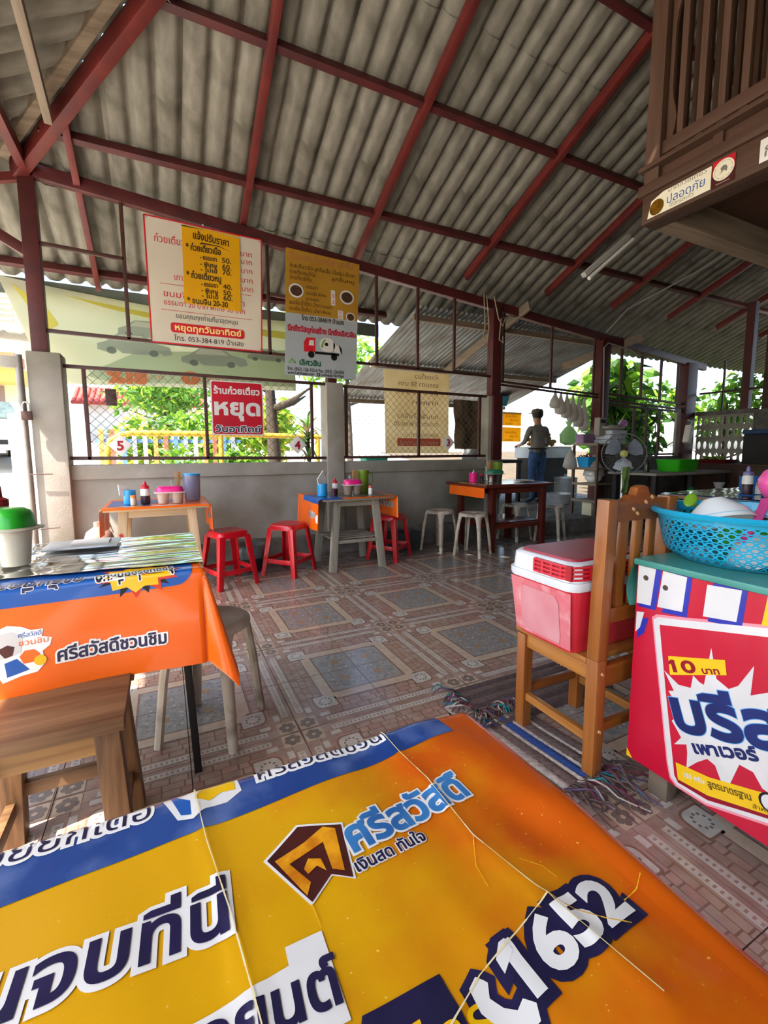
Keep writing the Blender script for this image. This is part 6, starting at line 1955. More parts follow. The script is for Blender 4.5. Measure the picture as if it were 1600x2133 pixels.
# red closing-day sign
rsg = thing('closed_sign', 'square red sign saying the noodle shop stops on Sunday, tied to the wire mesh', 'sign', (0.667, WY - 0.035, 1.51))
MB().box(-0.243, 0.243, 0, 0.004, -0.256, 0.256).build('sheet', m_pwhite, rsg)
MB().box(-0.232, 0.232, -0.001, 0.001, -0.245, 0.245).build('field', mat('sign_red', '#c2142c', '#b01026', rough=0.4, sc=4), rsg)
RS = lambda d: (lambda u, v: (u - 0.667, -d, v - 1.51))
Flat().text('ร้านก๋วยเตี๋ยว', 0.455, 1.645, 0.085, width=0.42, fat=0.003, nf=6).text('หยุด', 0.46, 1.450, 0.20, width=0.41, fat=0.009, nf=8).build('lettering', m_pwhite, RS(0.002), rsg)
Flat().text('วันอาทิตย์', 0.458, 1.285, 0.082, width=0.42, fat=0.0075, nf=8).build('lettering_outline', m_pwhite, RS(0.002), rsg)
Flat().text('วันอาทิตย์', 0.458, 1.285, 0.082, width=0.42, fat=0.002, nf=6).build('lettering', m_navy, RS(0.003), rsg)
for x, z in ((0.438, 1.755), (0.895, 1.755), (0.438, 1.268), (0.895, 1.268)):
    Flat().disc(x, z, 0.008, 8).build('eyelet', m_pwhite, RS(0.003), rsg)
# number plates
for num, x, z in (('5', -0.340, 1.155), ('4', 1.248, 1.163), ('3', 3.112, 1.197)):
    npl = thing('number_plate', {'5': 'white diamond plate with red number 5 above the corner table', '4': 'white diamond plate with red number 4 left of the middle pillar', '3': 'white diamond plate with red number 3 above the dark red table'}[num], 'number plate', (x, WY - 0.028, z))
    MB().prism([(0, -0.095), (0.092, 0), (0, 0.095), (-0.092, 0)], 0, 0.006, 'Y').build('plate', m_white, npl, bevel=0.002)
    Flat().text(num, 0, -0.042, 0.115, align='C', fat=0.004, nf=6).build('numeral', mat('plate_red_%s' % num, '#a01228', rough=0.4), lambda u, v: (u, -0.0015, v), npl)
bp = thing('brown_board', 'small dark brown board wired to the mesh by the entrance', 'board', (-0.392, WY + 0.03, 1.573))
MB().box(-0.04, 0.045, 0, 0.012, -0.072, 0.072).build('panel', m_rail, bp, bevel=0.003)
for z in (0.045, -0.045):
    MB().tube([(-0.055, -0.004, z), (0.06, -0.004, z)], 0.003, 5).build('tie_wire', m_wire, bp)
# banner and cloth hanging outside behind the second opening
bb = thing('faded_menu_banner', 'faded cream menu banner seen from behind through the wire mesh', 'banner', (3.04, 5.2, 2.12))
sheet('sheet', [(-0.50, 0.0), (0.48, 0.0), (0.49, -1.06), (-0.48, -1.05)], 0, thin('faded_banner', '#e9dcbe', 0.7, '#dccdaa', 3.0), bb, 0.02)
fb = Flat()
fadeink = mat('faded_ink', '#8f6650', '#a67d63', rough=0.6)
for z, t_, w_ in ((2.03, 'ก๋วยเตี๋ยว', 0.36), (1.93, 'ธรรมดา 50 บาท', 0.60), (1.83, 'พิเศษ 60 บาท', 0.6), (1.70, 'เกาเหลา', 0.4), (1.52, 'ขนมจีนน้ำเงี้ยว', 0.62), (1.42, 'ธรรมดา 20 พิเศษ 30', 0.66), (1.28, 'ขอบคุณทุกท่าน', 0.5)):
    fb.text(t_, 0.30, z - 2.12, 0.08, width=w_, mirror=True)
fb.build('lettering', fadeink, lambda u, v: (u, -0.02, v), bb)
Flat().rect(-0.32, -0.96, 0.34, -0.86).build('red_bar', mat('faded_red', '#cf5a43', rough=0.5), lambda u, v: (u, -0.022, v), bb)
Flat().text('หยุดทุกวันอาทิตย์', 0.30, -0.945, 0.075, width=0.58, mirror=True).build('lettering', thin('pale_ink', '#e0c79b', 0.3), lambda u, v: (u, -0.024, v), bb)
tw = thing('hanging_sack', 'dark brown cloth sack hanging outside beside the third table number', 'sack', (3.75, 5.1, 1.78))
m = MB().grid(lambda u, v: (u * (1 - 0.12 * v), 0.05 * noise.noise(Vector((u * 9, v * 3, 2))) + 0.03 * math.sin(14 * u), -0.66 * v), lsp(-0.22, 0.22, 20), lsp(0, 1, 24))
m.build('cloth', mat('brown_sacking', '#4e3d2c', '#6a563d', rough=0.95, sc=8), tw, smooth=60)

# ================================================================ kitchen lean-to behind the right opening
lean = thing('lean_to_roof', 'low corrugated metal lean-to roof over the kitchen outside', 'roof', (0, 0, 0))
def lz(y):
    return 2.76 - 0.27 * (y - 4.9)
la = math.atan(0.27)
lm = MB()
n_ = 8 * 11
lm.grid(lambda u, v: (u, v, 0.012 * math.cos(2 * PI * u / 0.076)), lsp(0, 0.80, n_), [0, 3.1])
lm.grid(lambda u, v: (u, v, 0.012 * math.cos(2 * PI * u / 0.076) + 0.003), lsp(0, 0.80, n_), [0, 3.1])
_lm = lm.mesh('metal_sheet', m_metal_sheet, smooth=60)
for k in range(5):
    o = link('metal_sheet', _lm, lean, (2.85 + 0.76 * k, 4.85, lz(4.85) + 0.06 + 0.004 * (k % 2)))
    o.rotation_euler = (-la, 0, 0)
for y in (5.0, 6.3, 7.7):
    MB().bar((2.85, y, lz(y)), (6.65, y, lz(y)), 0.05, 0.07).build('purlin', m_timber, lean)
for x, y in ((2.95, 7.75), (6.55, 7.75)):
    MB().tube([(x, y, 0), (x, y, lz(y))], 0.045, 8).build('post', m_timber_y, lean)

m_stainless = mat('stainless', '#b9bcbd', '#9fa3a5', rough=0.3, metal=0.85, sc=6)
m_enamel = mat('pale_enamel', '#c9d2da', '#b9c3cc', rough=0.35, sc=5)
m_dark = mat('sooty_black', '#1d1b1a', '#2a2725', rough=0.7, sc=6)
m_bag = thin('white_plastic_bag', '#dcd8d2', 0.5, '#c9c4bd', 6.0, 0.3)
KZ = 0.17
st = thing('cooking_stand', 'sooty black cooking stand in front of the cook', 'stove', (5.3, 6.55, KZ))
MB().box(-0.75, 0.55, -0.3, 0.35, 0.70, 0.76).build('worktop', m_dark, st, bevel=0.01)
for x in (-0.7, -0.1, 0.5):
    for y in (-0.26, 0.3):
        MB().box(x - 0.03, x + 0.03, y - 0.03, y + 0.03, 0, 0.70).build('leg', m_dark, st)
MB().box(-0.72, 0.52, -0.26, 0.3, 0.30, 0.34).build('shelf', m_dark, st)
def pot(label, loc, r, h, m, handles=True, lid=None):
    t = thing('cooking_pot', label, 'pot', loc)
    MB().lathe([(r * 0.93, 0), (r, 0.02), (r, h - 0.012), (r * 1.05, h), (r * 0.97, h), (r * 0.95, 0.02), (0, 0.018)], 28).build('body', m, t, smooth=50)
    if handles:
        for s in (-1, 1):
            MB().tube([(s * r, -0.05, h * 0.8), (s * (r + 0.045), -0.045, h * 0.82), (s * (r + 0.045), 0.045, h * 0.82), (s * r, 0.05, h * 0.8)], 0.009, 6).build('handle', m, t, smooth=50)
    if lid:
        MB().lathe([(r * 1.04, h), (r * 1.0, h + 0.012), (r * 0.3, h + 0.035), (0.02, h + 0.04), (0.03, h + 0.065), (0, h + 0.07)], 28).build('lid', lid, t, smooth=50)
    return t
pot('wide shallow aluminium pan on the kitchen floor', (6.25, 5.72, KZ), 0.245, 0.17, m_alu)
pot('tall aluminium stock pot with lid behind the shelf', (6.62, 5.95, KZ), 0.20, 0.42, m_alu, lid=m_alu)
pot('large steel noodle pot on the cooking stand', (4.95, 6.45, KZ + 0.76), 0.24, 0.24, m_stainless)
pot('black wok pot on the lower stand shelf', (5.25, 6.45, KZ + 0.34), 0.17, 0.2, m_dark)
cb = thing('serving_cabinet', 'pale enamel serving cart on dark legs right of the cook', 'cart', (6.55, 6.5, KZ))
MB().box(-0.40, 0.55, -0.25, 0.3, 0.78, 0.98).build('tray_box', m_enamel, cb, bevel=0.015)
MB().box(-0.36, 0.50, -0.2, 0.26, 0.0, 0.78).build('base', m_dark, cb)
MB().box(-0.40, 0.55, -0.27, 0.32, 0.98, 1.0).build('rim', m_white, cb, bevel=0.004)
sn = thing('snack_bag', 'clear bag of golden crisp snacks on the serving cart', 'snack bag', (6.48, 6.42, KZ + 1.0))
sm = MB()
rnd = random.Random(12)
for k in range(46):
    sm.ball((rnd.uniform(-0.26, 0.26), rnd.uniform(-0.12, 0.12), 0.07 + rnd.uniform(-0.04, 0.17)), rnd.uniform(0.04, 0.065), 7, 5, 0, (1.3, 0.8, 0.7))
tag(sm.build('snacks', mat('golden_snack', '#b98a45', '#9a6d2e', rough=0.7, sc=20), sn, smooth=60), kind='stuff')
gb = thing('green_bag', 'pale green plastic bag tied beside the serving cart', 'bag', (6.82, 6.1, KZ + 1.02))
_b = MB().lathe([(0.06, 0), (0.15, 0.05), (0.16, 0.2), (0.08, 0.32), (0.03, 0.36), (0.07, 0.44)], 20)
_b.v = [(x * (1 + 0.15 * noise.noise(Vector((x * 12, y * 12, z * 8)))), y, z) for x, y, z in _b.v]
_b.build('bag', thin('green_film', '#b9df9c', 0.5, '#d2e8c0', 5.0, 0.3), gb, smooth=60)
for k, (z0, z1) in enumerate(((1.60, 1.85), (1.275, 1.565))):
    yn = thing('yellow_notice', ['upper yellow paper notice behind the cook', 'lower yellow paper notice behind the cook'][k], 'sign', (6.43, 7.2, z0))
    MB().box(-0.24, 0.24, 0, 0.01, 0, z1 - z0).build('sheet', thin('notice_yellow_%d' % k, '#ffcf10', 0.6, '#f8c400'), yn)
    Flat().text('ก๋วยเตี๋ยว', -0.18, 0.17, 0.05, width=0.3).text('50 บาท', -0.05, 0.09, 0.05, width=0.22).text('น้ำเงี้ยว', -0.18, 0.02, 0.05, width=0.2).build('lettering', b_ink, on_y(0, 0, 0, 0.002), yn)
npst = thing('notice_post', 'white post carrying the yellow notices', 'post', (6.13, 7.2, KZ))
MB().box(-0.03, 0.03, -0.03, 0.03, 0, 1.80).build('upright', m_white, npst)
MB().box(0.03, 0.56, 0.012, 0.03, 1.66, 1.70).build('crossbar', m_timber, npst)
tb = thing('teal_basin', 'teal plastic basin on a high ledge left of the notices', 'basin', (6.15, 7.25, 1.98))
MB().lathe([(0.13, 0), (0.19, 0.17), (0.205, 0.18), (0.18, 0.17), (0.12, 0.01), (0, 0.01)], 22).build('shell', mat('teal_basin_plastic', '#1c86a0', rough=0.4), tb, smooth=50)
# hanging bags on the transom
for k, (x, z, w_, l) in enumerate(((5.05, 1.95, 0.10, 0.26), (5.16, 1.93, 0.11, 0.32), (5.28, 1.92, 0.11, 0.36), (5.40, 1.91, 0.12, 0.40), (5.52, 1.90, 0.11, 0.46), (5.64, 1.90, 0.10, 0.52))):
    hbg = thing('hanging_bag', ['first', 'second', 'third', 'fourth', 'fifth', 'sixth'][k] + ' from the left of the pale plastic bags hung over the kitchen', 'bag', (x, WY + 0.16, z), 0, 'plastic bags hung over the kitchen')
    g = MB()
    rings = []
    for f, r_ in ((0, 0.12), (0.1, 0.18), (0.3, 0.35), (0.55, 0.8), (0.8, 1.0), (0.95, 0.85), (1.0, 0.3)):
        rings.append([(w_ * r_ * 0.85 * math.cos(t) * (1 + 0.15 * math.sin(3 * t + k)), 0.6 * w_ * r_ * math.sin(t), -l * f) for t in [2 * PI * i / 14 for i in range(14)]])
    loft(g, rings)
    g.build('bag', m_bag, hbg, smooth=60)
    MB().tube([(0, 0, 0.0), (-0.02, -0.10, 0.03 + 0.01 * k), (0.0, -0.16, 0.03)], 0.004, 5).build('tie', m_bag, hbg)
# ladder shelf with kitchenware
sh = thing('shelf_rack', 'dark wooden ladder shelf rack between the kitchen and the fan', 'shelf', (5.38, 4.50, 0))
for x in (0.0, 0.62):
    for y in (-0.20, 0.20):
        MB().box(x - 0.016, x + 0.016, y - 0.016, y + 0.016, KZ if y > -0.25 else 0, 1.20 if x else 1.18).build('upright', m_house, sh)
for z in (0.38, 0.62, 0.84, 1.18):
    MB().box(-0.01, 0.63, -0.19, 0.19, z - 0.012, z + 0.006).build('shelf_board', m_timber, sh)
    MB().box(-0.018, 0.014, -0.20, 0.20, z - 0.02, z + 0.016).build('rung', m_timber_y, sh)
def tub(name, label, cat, loc, sx, sy, h, m, top=1.12):
    t = thing(name, label, cat, loc)
    loft(MB(), [rr(sx, sy, min(sx, sy) * 0.3, 0), rr(sx * top, sy * top, min(sx, sy) * 0.3, h), rr(sx * (top + 0.05), sy * (top + 0.05), min(sx, sy) * 0.3, h + 0.006), rr(sx * (top - 0.06), sy * (top - 0.06), min(sx, sy) * 0.25, h), rr(sx * 0.92, sy * 0.92, min(sx, sy) * 0.25, 0.012)]).build('shell', m, t, smooth=40)
    return t
pbk = tub('purple_basket', 'purple openwork plastic basket on top of the shelf rack', 'basket', (5.50, 4.62, 1.188), 0.11, 0.07, 0.13, mat('mauve_plastic', '#8a6a8c', rough=0.4))
cbas = tub('blue_basin', 'light blue plastic basin of red chillies on the shelf rack', 'basin', (5.49, 4.55, 0.848), 0.09, 0.085, 0.145, pl_blue, 1.3)
ch = MB()
for k in range(40):
    a, b_ = rnd.uniform(-0.1, 0.1), rnd.uniform(-0.1, 0.1)
    ch.tube([(a, b_, 0.13 + rnd.uniform(0, 0.04)), (a + rnd.uniform(-.04, .04), b_ + rnd.uniform(-.04, .04), 0.15 + rnd.uniform(0, 0.05))], [0.008, 0.003], 5)
tag(ch.build('chillies', mat('dried_chilli', '#a33a22', '#7e2416', rough=0.5), cbas, smooth=50), kind='stuff')
wb = thing('bagged_bowl', 'white bowl wrapped in a clear bag on the shelf rack', 'bowl', (5.54, 4.48, 0.63))
MB().lathe([(0.06, 0), (0.11, 0.05), (0.13, 0.15), (0.125, 0.15), (0.10, 0.05), (0, 0.01)], 24).build('bowl', m_bowl, wb, smooth=50)
_b = MB().lathe([(0.135, 0.10), (0.125, 0.2), (0.075, 0.28), (0.03, 0.34), (0.06, 0.40)], 22)
_b.v = [(x * (1 + 0.2 * noise.noise(Vector((x * 14, y * 14, z * 9)))), y * (1 + 0.2 * noise.noise(Vector((x * 14 + 5, y * 14, z * 9)))), z) for x, y, z in _b.v]
_b.build('bag', m_bag, wb, smooth=60)
cbx = thing('carton', 'small cream carton with green print on the lowest rack shelf', 'box', (5.50, 4.46, KZ + 0.002))
MB().box(-0.10, 0.10, -0.08, 0.08, -0.15 + 0.15, 0.20).build('carton', mat('carton_cream', '#cfc8a8', rough=0.7), cbx, bevel=0.004)
Flat().rect(-0.09, 0.02, 0.09, 0.07).disc(0.0, 0.14, 0.03).build('green_print', mat('carton_green', '#7fae8e', rough=0.6), on_y(0, 0, 0, 0.081), cbx)
for k in range(3):
    tub('lidded_tub', ['lowest', 'middle', 'topmost'][k] + ' of the pale food tubs stacked on the shelf rack', 'tub', (5.86 + 0.02 * k, 4.50, 1.188 + 0.066 * k), 0.17, 0.13, 0.055, m_enamel, 1.05)
pbg = thing('crumpled_bag', 'crumpled grey plastic bag lying over the food tubs', 'bag', (5.86, 4.47, 1.388))
_b = MB().ball((0, 0, 0.03), 0.2, 20, 12, 0, (1.1, 0.6, 0.22))
_b.v = [(x + 0.03 * noise.noise(Vector((x * 15, y * 15, 1))), y, max(0.0, z + 0.04 * noise.noise(Vector((x * 12, y * 12, 7))))) for x, y, z in _b.v]
_b.build('bag', m_bag, pbg, smooth=60)
pc = thing('pink_cup', 'pink plastic mug tipped on top of the crumpled bag', 'mug', (6.02, 4.45, 1.43))
a = MB().lathe([(0.045, 0), (0.06, 0.14), (0.055, 0.14), (0.04, 0.01), (0, 0.01)], 18)
a.v = [tuple(R3(0, 1.1, 0.3) @ Vector(v)) for v in a.v]
a.build('mug', mat('mug_pink', '#b878b4', rough=0.35), pc, smooth=50)
MB().tube([(0.05, 0, 0.06), (0.07, -0.03, 0.09), (0.11, -0.01, 0.07)], 0.008, 6).build('handle', MATS['mug_pink'], pc, smooth=50)
hcl = thing('hanging_clear_bag', 'clear bag of noodles hanging on the left end of the shelf rack', 'bag', (5.33, 4.72, 1.12))
g = MB()
loft(g, [[(0.11 * r_ * math.cos(t) * (1 + 0.1 * math.sin(5 * t)), 0.09 * r_ * math.sin(t), -0.30 * f) for t in [2 * PI * i / 16 for i in range(16)]] for f, r_ in ((0, 0.1), (0.15, 0.35), (0.5, 0.8), (0.85, 1.0), (1.0, 0.5))])
g.build('bag', m_bag, hcl, smooth=60)
# pedestal fan
fan = thing('pedestal_fan', 'pedestal fan with wire guard in front of the shelf rack', 'fan', (4.24, 3.08, 0))
MB().lathe([(0.19, 0), (0.19, 0.02), (0.05, 0.045), (0.03, 0.06), (0, 0.06)], 28).build('base', m_dark, fan, smooth=40)
MB().tube([(0, 0, 0.05), (0, 0, 0.95)], 0.014, 10).build('pole', m_alu, fan, smooth=50)
fdir = Vector((-0.72, -0.66, 0.05)).normalized()
fq = fdir.to_track_quat('Z', 'Y').to_matrix()
def fan_part(name, m, mt, **k):
    m.v = [tuple(fq @ Vector(v) + Vector((0, 0, 1.06))) for v in m.v]
    return m.build(name, mt, fan, **k)
fan_part('motor', MB().lathe([(0.02, -0.16), (0.065, -0.15), (0.075, -0.06), (0.05, -0.02), (0, -0.02)], 18), m_dark, smooth=50)
fan_part('hub', MB().lathe([(0.038, 0.0), (0.036, 0.03), (0.0, 0.045)], 18), mat('fan_hub', '#a8aa5a', rough=0.4), smooth=50)
m_blade = mat('fan_blade', '#8f97a3', '#7d8591', rough=0.2, trans=0.3)
for k in range(3):
    g = MB()
    a0 = k * 2 * PI / 3 + 0.5
    def bl(u, v):
        r_ = 0.035 + 0.14 * v
        a = a0 + (u - 0.5) * (0.6 + 0.75 * math.sin(PI * min(v, 0.75)))
        return (r_ * math.cos(a), r_ * math.sin(a), 0.012 + 0.03 * (u - 0.5))
    g.grid(bl, lsp(0, 1, 9), lsp(0, 1, 8))
    g.grid(lambda u, v: tuple(Vector(bl(u, v)) + Vector((0, 0, 0.002))), lsp(0, 1, 9), lsp(0, 1, 8))
    fan_part('blade', g, m_blade, smooth=60)
fan_part('guard_ring', MB().tube([(0.205 * math.cos(t), 0.205 * math.sin(t), 0.0) for t in lsp(0, 2 * PI, 49)[:-1]], 0.006, 6, closed=True), mat('guard_grey', '#55565a', rough=0.4), smooth=50)
gw = MB()
for k in range(40):
    t = 2 * PI * k / 40
    gw.tube([(0.045 * math.cos(t), 0.045 * math.sin(t), 0.07), (0.13 * math.cos(t), 0.13 * math.sin(t), 0.06), (0.205 * math.cos(t), 0.205 * math.sin(t), 0.0), (0.12 * math.cos(t), 0.12 * math.sin(t), -0.07)], 0.0012, 4, cap=False)
tag(fan_part('guard_wires', gw, MATS['guard_grey']), kind='stuff')
# counter along the barred opening
ct = thing('kitchen_counter', 'grey counter table with stained top under the barred opening', 'counter', (6.45, 3.92, 0))
MB().box(-0.85, 0.85, -0.32, 0.38, 0.765, 0.80).build('worktop', m_conc, ct, bevel=0.01)
for x in (-0.78, 0.0, 0.78):
    for y in (-0.26, 0.3):
        MB().box(x - 0.03, x + 0.03, y - 0.03, y + 0.03, 0, 0.765).build('leg', m_dark, ct)
MB().box(-0.8, 0.8, -0.28, 0.33, 0.12, 0.15).build('shelf', m_dark, ct)
tub('washing_tub', 'bright green washing tub on the grey counter', 'tub', (6.45, 3.86, 0.802), 0.22, 0.15, 0.16, mat('neon_green', '#39c41c', rough=0.3, trans=0.15))
grb = thing('green_basin', 'dark green round basin leaning under the grey counter', 'basin', (6.25, 3.42, 0.0))
a = MB().lathe([(0.15, 0), (0.20, 0.12), (0.215, 0.13), (0.195, 0.12), (0.14, 0.015), (0, 0.012)], 30)
a.v = [tuple(R3(-1.15, 0, 0.75) @ Vector(v) + Vector((0.05, 0.1, 0.36))) for v in a.v]
a.build('shell', mat('bottle_green', '#1f7a4a', rough=0.35), grb, smooth=50)
sk = thing('rice_sack', 'pale woven sack standing at the right end of the grey counter', 'sack', (6.72, 3.45, 0))
_b = MB().lathe([(0.10, 0), (0.14, 0.05), (0.15, 0.35), (0.10, 0.52), (0.04, 0.58), (0.07, 0.66), (0, 0.6)], 20)
_b.v = [(x * (1 + 0.2 * noise.noise(Vector((x * 9, y * 9, z * 6)))), y, z) for x, y, z in _b.v]
_b.build('sack', mat('sack_white', '#b3b7ba', '#9a9ea2', rough=0.6), sk, smooth=60)
dk = thing('black_cauldron', 'big black cauldron under the counter behind the fan', 'pot', (5.95, 3.85, 0.152))
MB().lathe([(0.15, 0), (0.24, 0.10), (0.26, 0.28), (0.27, 0.30), (0.25, 0.29), (0.14, 0.03), (0, 0.03)], 26).build('body', m_dark, dk, smooth=50)
gl_ = thing('green_cloth', 'long green cloth hanging from the fan pole', 'cloth', (4.17, 3.02, 0.93))
MB().grid(lambda u, v: (u * (0.6 + 0.6 * v) - 0.02 * v, 0.02 * math.sin(8 * u * 12 + v * 3) - 0.03, -0.26 * v), lsp(-0.05, 0.05, 10), lsp(0, 1, 12)).build('cloth', mat('leaf_cloth', '#5f7a3a', '#475f28', rough=0.8, sc=14), gl_, smooth=60)
tap = thing('glass_bottle', 'dark glass bottle standing on the grey counter', 'bottle', (5.85, 3.90, 0.802))
MB().lathe([(0.035, 0), (0.037, 0.12), (0.014, 0.18), (0.014, 0.24), (0, 0.24)], 14).build('glass', mat('bottle_glass', '#2c3024', rough=0.15), tap, smooth=50)
# carved cabinet and things at the far right
cbn = thing('carved_cabinet', 'dark carved wooden cabinet at the far right wall', 'cabinet', (7.78, 3.55, 0))
MB().box(-0.18, 0.2, -1.2, 0.75, 0.0, 0.86).build('body', m_house_y, cbn, bevel=0.006)
MB().box(-0.21, 0.2, -1.22, 0.78, 0.86, 0.89).build('top', m_house_y, cbn, bevel=0.004)
for k in range(7):
    y = 0.60 - k * 0.25
    MB().prism([(y - 0.10, 0.56)] + [(y - 0.10 * math.cos(t), 0.70 + 0.11 * math.sin(t)) for t in lsp(0, PI, 9)] + [(y + 0.10, 0.56)], -0.195, -0.178, 'X').build('arch_panel', m_house, cbn, bevel=0.003)
ry = tub('red_tray', 'flat dark red tray of greens on the carved cabinet', 'tray', (7.72, 4.05, 0.892), 0.16, 0.22, 0.05, mat('tray_maroon', '#6e1d20', rough=0.4))
vg = MB()
for k in range(30):
    a, b_ = rnd.uniform(-0.1, 0.1), rnd.uniform(-0.15, 0.15)
    vg.ball((a, b_, 0.05 + rnd.uniform(0, 0.05)), 0.035, 6, 4, 0, (1.4, 0.7, 0.5))
tag(vg.build('greens', mat('leafy_greens', '#9ab356', '#6f8f33', rough=0.6, sc=10), ry, smooth=60), kind='stuff')
bxr = thing('blue_ice_chest', 'dark chest with blue lid at the far right edge', 'chest', (7.72, 3.28, 0.892))
MB().box(-0.2, 0.2, -0.35, 0.32, 0, 0.42).build('body', m_dark, bxr, bevel=0.02)
MB().box(-0.21, 0.21, -0.36, 0.33, 0.42, 0.49).build('lid', mat('navy_plastic', '#123c66', rough=0.4), bxr, bevel=0.015)
wj = thing('white_jug', 'white plastic jug hanging by the back right post', 'jug', (7.70, 4.48, 1.22))
a = MB().box(-0.07, 0.07, -0.05, 0.05, -0.02, 0.28)
a.v = [tuple(R3(0, 0.3, 0.2) @ Vector(v)) for v in a.v]
a.build('body', m_white, wj, bevel=0.025)
MB().tube([(0.06, 0, 0.27), (0.12, 0, 0.34), (0.04, 0.03, 0.36)], 0.01, 6).build('handle', m_white, wj)
mc = thing('meter_box', 'small grey electric box on the right kitchen post', 'box', (5.70, WY - 0.10, 1.30))
MB().box(-0.11, 0.03, -0.06, 0.03, 0, 0.26).build('case', m_conc, mc, bevel=0.008)
MB().box(-0.09, 0.01, -0.066, -0.06, 0.18, 0.23).build('slot', m_dark, mc)

# ================================================================ the cook
ck = thing('person', 'person in grey top, jeans and dark cap cooking with back turned', 'person', (5.93, 5.97, KZ), -0.10)
J = {  # joints: position (x, y, z), skin radius (x, y); person faces +Y
    'pel': ((0, 0, 0.86), (0.135, 0.11)), 'waist': ((0, 0.0, 1.00), (0.130, 0.10)), 'chest': ((0, 0.01, 1.20), (0.150, 0.105)), 'neckb': ((0, 0.015, 1.345), (0.085, 0.07)),
    'neck': ((0, 0.02, 1.40), (0.050, 0.052)), 'head0': ((0, 0.04, 1.46), (0.070, 0.08)), 'head1': ((0, 0.05, 1.53), (0.078, 0.092)), 'head2': ((0, 0.05, 1.59), (0.055, 0.065))}
for s, n in ((-1, 'l'), (1, 'r')):
    J['hip' + n] = ((s * 0.085, 0.0, 0.80), (0.095, 0.10))
    J['knee' + n] = ((s * 0.095, 0.02, 0.45), (0.062, 0.066))
    J['calf' + n] = ((s * 0.098, 0.0, 0.30), (0.058, 0.062))
    J['ank' + n] = ((s * 0.10, -0.01, 0.08), (0.040, 0.044))
    J['foot' + n] = ((s * 0.105, 0.07, 0.035), (0.042, 0.034))
    J['toe' + n] = ((s * 0.11, 0.15, 0.026), (0.036, 0.024))
    J['sh' + n] = ((s * 0.165, 0.01, 1.315), (0.062, 0.062))
    J['el' + n] = ((s * 0.255, 0.03, 1.07), (0.043, 0.043))
    J['wr' + n] = ((s * 0.20, 0.24, 1.02), (0.028, 0.030))
    J['palm' + n] = ((s * 0.185, 0.31, 1.015), (0.032, 0.018))
    J['th' + n] = ((s * 0.150, 0.31, 1.03), (0.011, 0.011))
    for k in range(4):
        J['f%d%s' % (k, n)] = ((s * (0.162 + 0.016 * k), 0.365 - 0.006 * abs(k - 1.3), 1.005), (0.0095, 0.0095))
        J['g%d%s' % (k, n)] = ((s * (0.160 + 0.016 * k), 0.385 - 0.008 * abs(k - 1.3), 0.975), (0.0085, 0.0085))
EDG = [('pel', 'waist'), ('waist', 'chest'), ('chest', 'neckb'), ('neckb', 'neck'), ('neck', 'head0'), ('head0', 'head1'), ('head1', 'head2')]
for n in 'lr':
    EDG += [('pel', 'hip' + n), ('hip' + n, 'knee' + n), ('knee' + n, 'calf' + n), ('calf' + n, 'ank' + n), ('ank' + n, 'foot' + n), ('foot' + n, 'toe' + n),
            ('chest', 'sh' + n), ('sh' + n, 'el' + n), ('el' + n, 'wr' + n), ('wr' + n, 'palm' + n), ('palm' + n, 'th' + n)]
    for k in range(4):
        EDG += [('palm' + n, 'f%d%s' % (k, n)), ('f%d%s' % (k, n), 'g%d%s' % (k, n))]
names = list(J)
bme = bpy.data.meshes.new('body')
bme.from_pydata([J[n][0] for n in names], [(names.index(a), names.index(b_)) for a, b_ in EDG], [])
bob = bpy.data.objects.new('body_rig', bme)
COL.objects.link(bob)
bob.modifiers.new('skin', 'SKIN').use_smooth_shade = True
bob.modifiers.new('sub', 'SUBSURF').levels = 2
sv = bme.skin_vertices[0].data
for i, n in enumerate(names):
    sv[i].radius = J[n][1]
    sv[i].use_root = (n == 'pel')
bpy.context.view_layer.update()
_dg = bpy.context.evaluated_depsgraph_get()
fme = bpy.data.meshes.new_from_object(bob.evaluated_get(_dg))
bpy.data.objects.remove(bob)
fme.name = 'body'
fme.materials.clear()
m_skin = mat('skin', '#a8765a', '#99684d', rough=0.5, sc=8)
m_shirt = mat('grey_shirt', '#6e6962', '#7d776f', rough=0.9, sc=9)
m_jeans = mat('blue_jeans', '#2c4468', '#3a5680', rough=0.9, sc=14)
m_shoe = mat('dark_shoe', '#1c1a19', rough=0.6)
for q in (m_skin, m_shirt, m_jeans, m_shoe):
    fme.materials.append(q)
for p in fme.polygons:
    c = p.center
    if c.z < 0.07:
        p.material_index = 3
    elif c.z < 0.90 and abs(c.x) < 0.20:
        p.material_index = 2
    elif c.z < 1.375 and (abs(c.x) < 0.19 or c.y < 0.10):
        p.material_index = 1
    else:
        p.material_index = 0
    p.use_smooth = True
link('body', fme, ck)
hr = MB().ball((0, 0.035, 1.555), 0.098, 16, 10, 0, (0.95, 1.1, 0.95))
hr.v = [(x, y, z if not (y > 0.09 and z < 1.57) else 1.57 + (z - 1.57) * 0.1) for x, y, z in hr.v]
hr.build('hair', mat('dark_hair', '#241d19', rough=0.7), ck, smooth=60)
MB().lathe([(0.101, 0.0), (0.103, 0.02), (0.085, 0.065), (0.0, 0.085)], 20, (0, 0.04, 1.575)).box(-0.07, 0.07, 0.11, 0.20, 1.575, 1.585).build('cap', mat('grey_cap_cloth', '#5a524a', rough=0.9), ck, smooth=50)
ap = MB()
ap.tube([(0.165 * math.cos(t), 0.125 * math.sin(t), 0.955) for t in lsp(0, 2 * PI, 29)[:-1]], 0.014, 6, closed=True)
ap.build('apron_string', m_dark, ck, smooth=50)
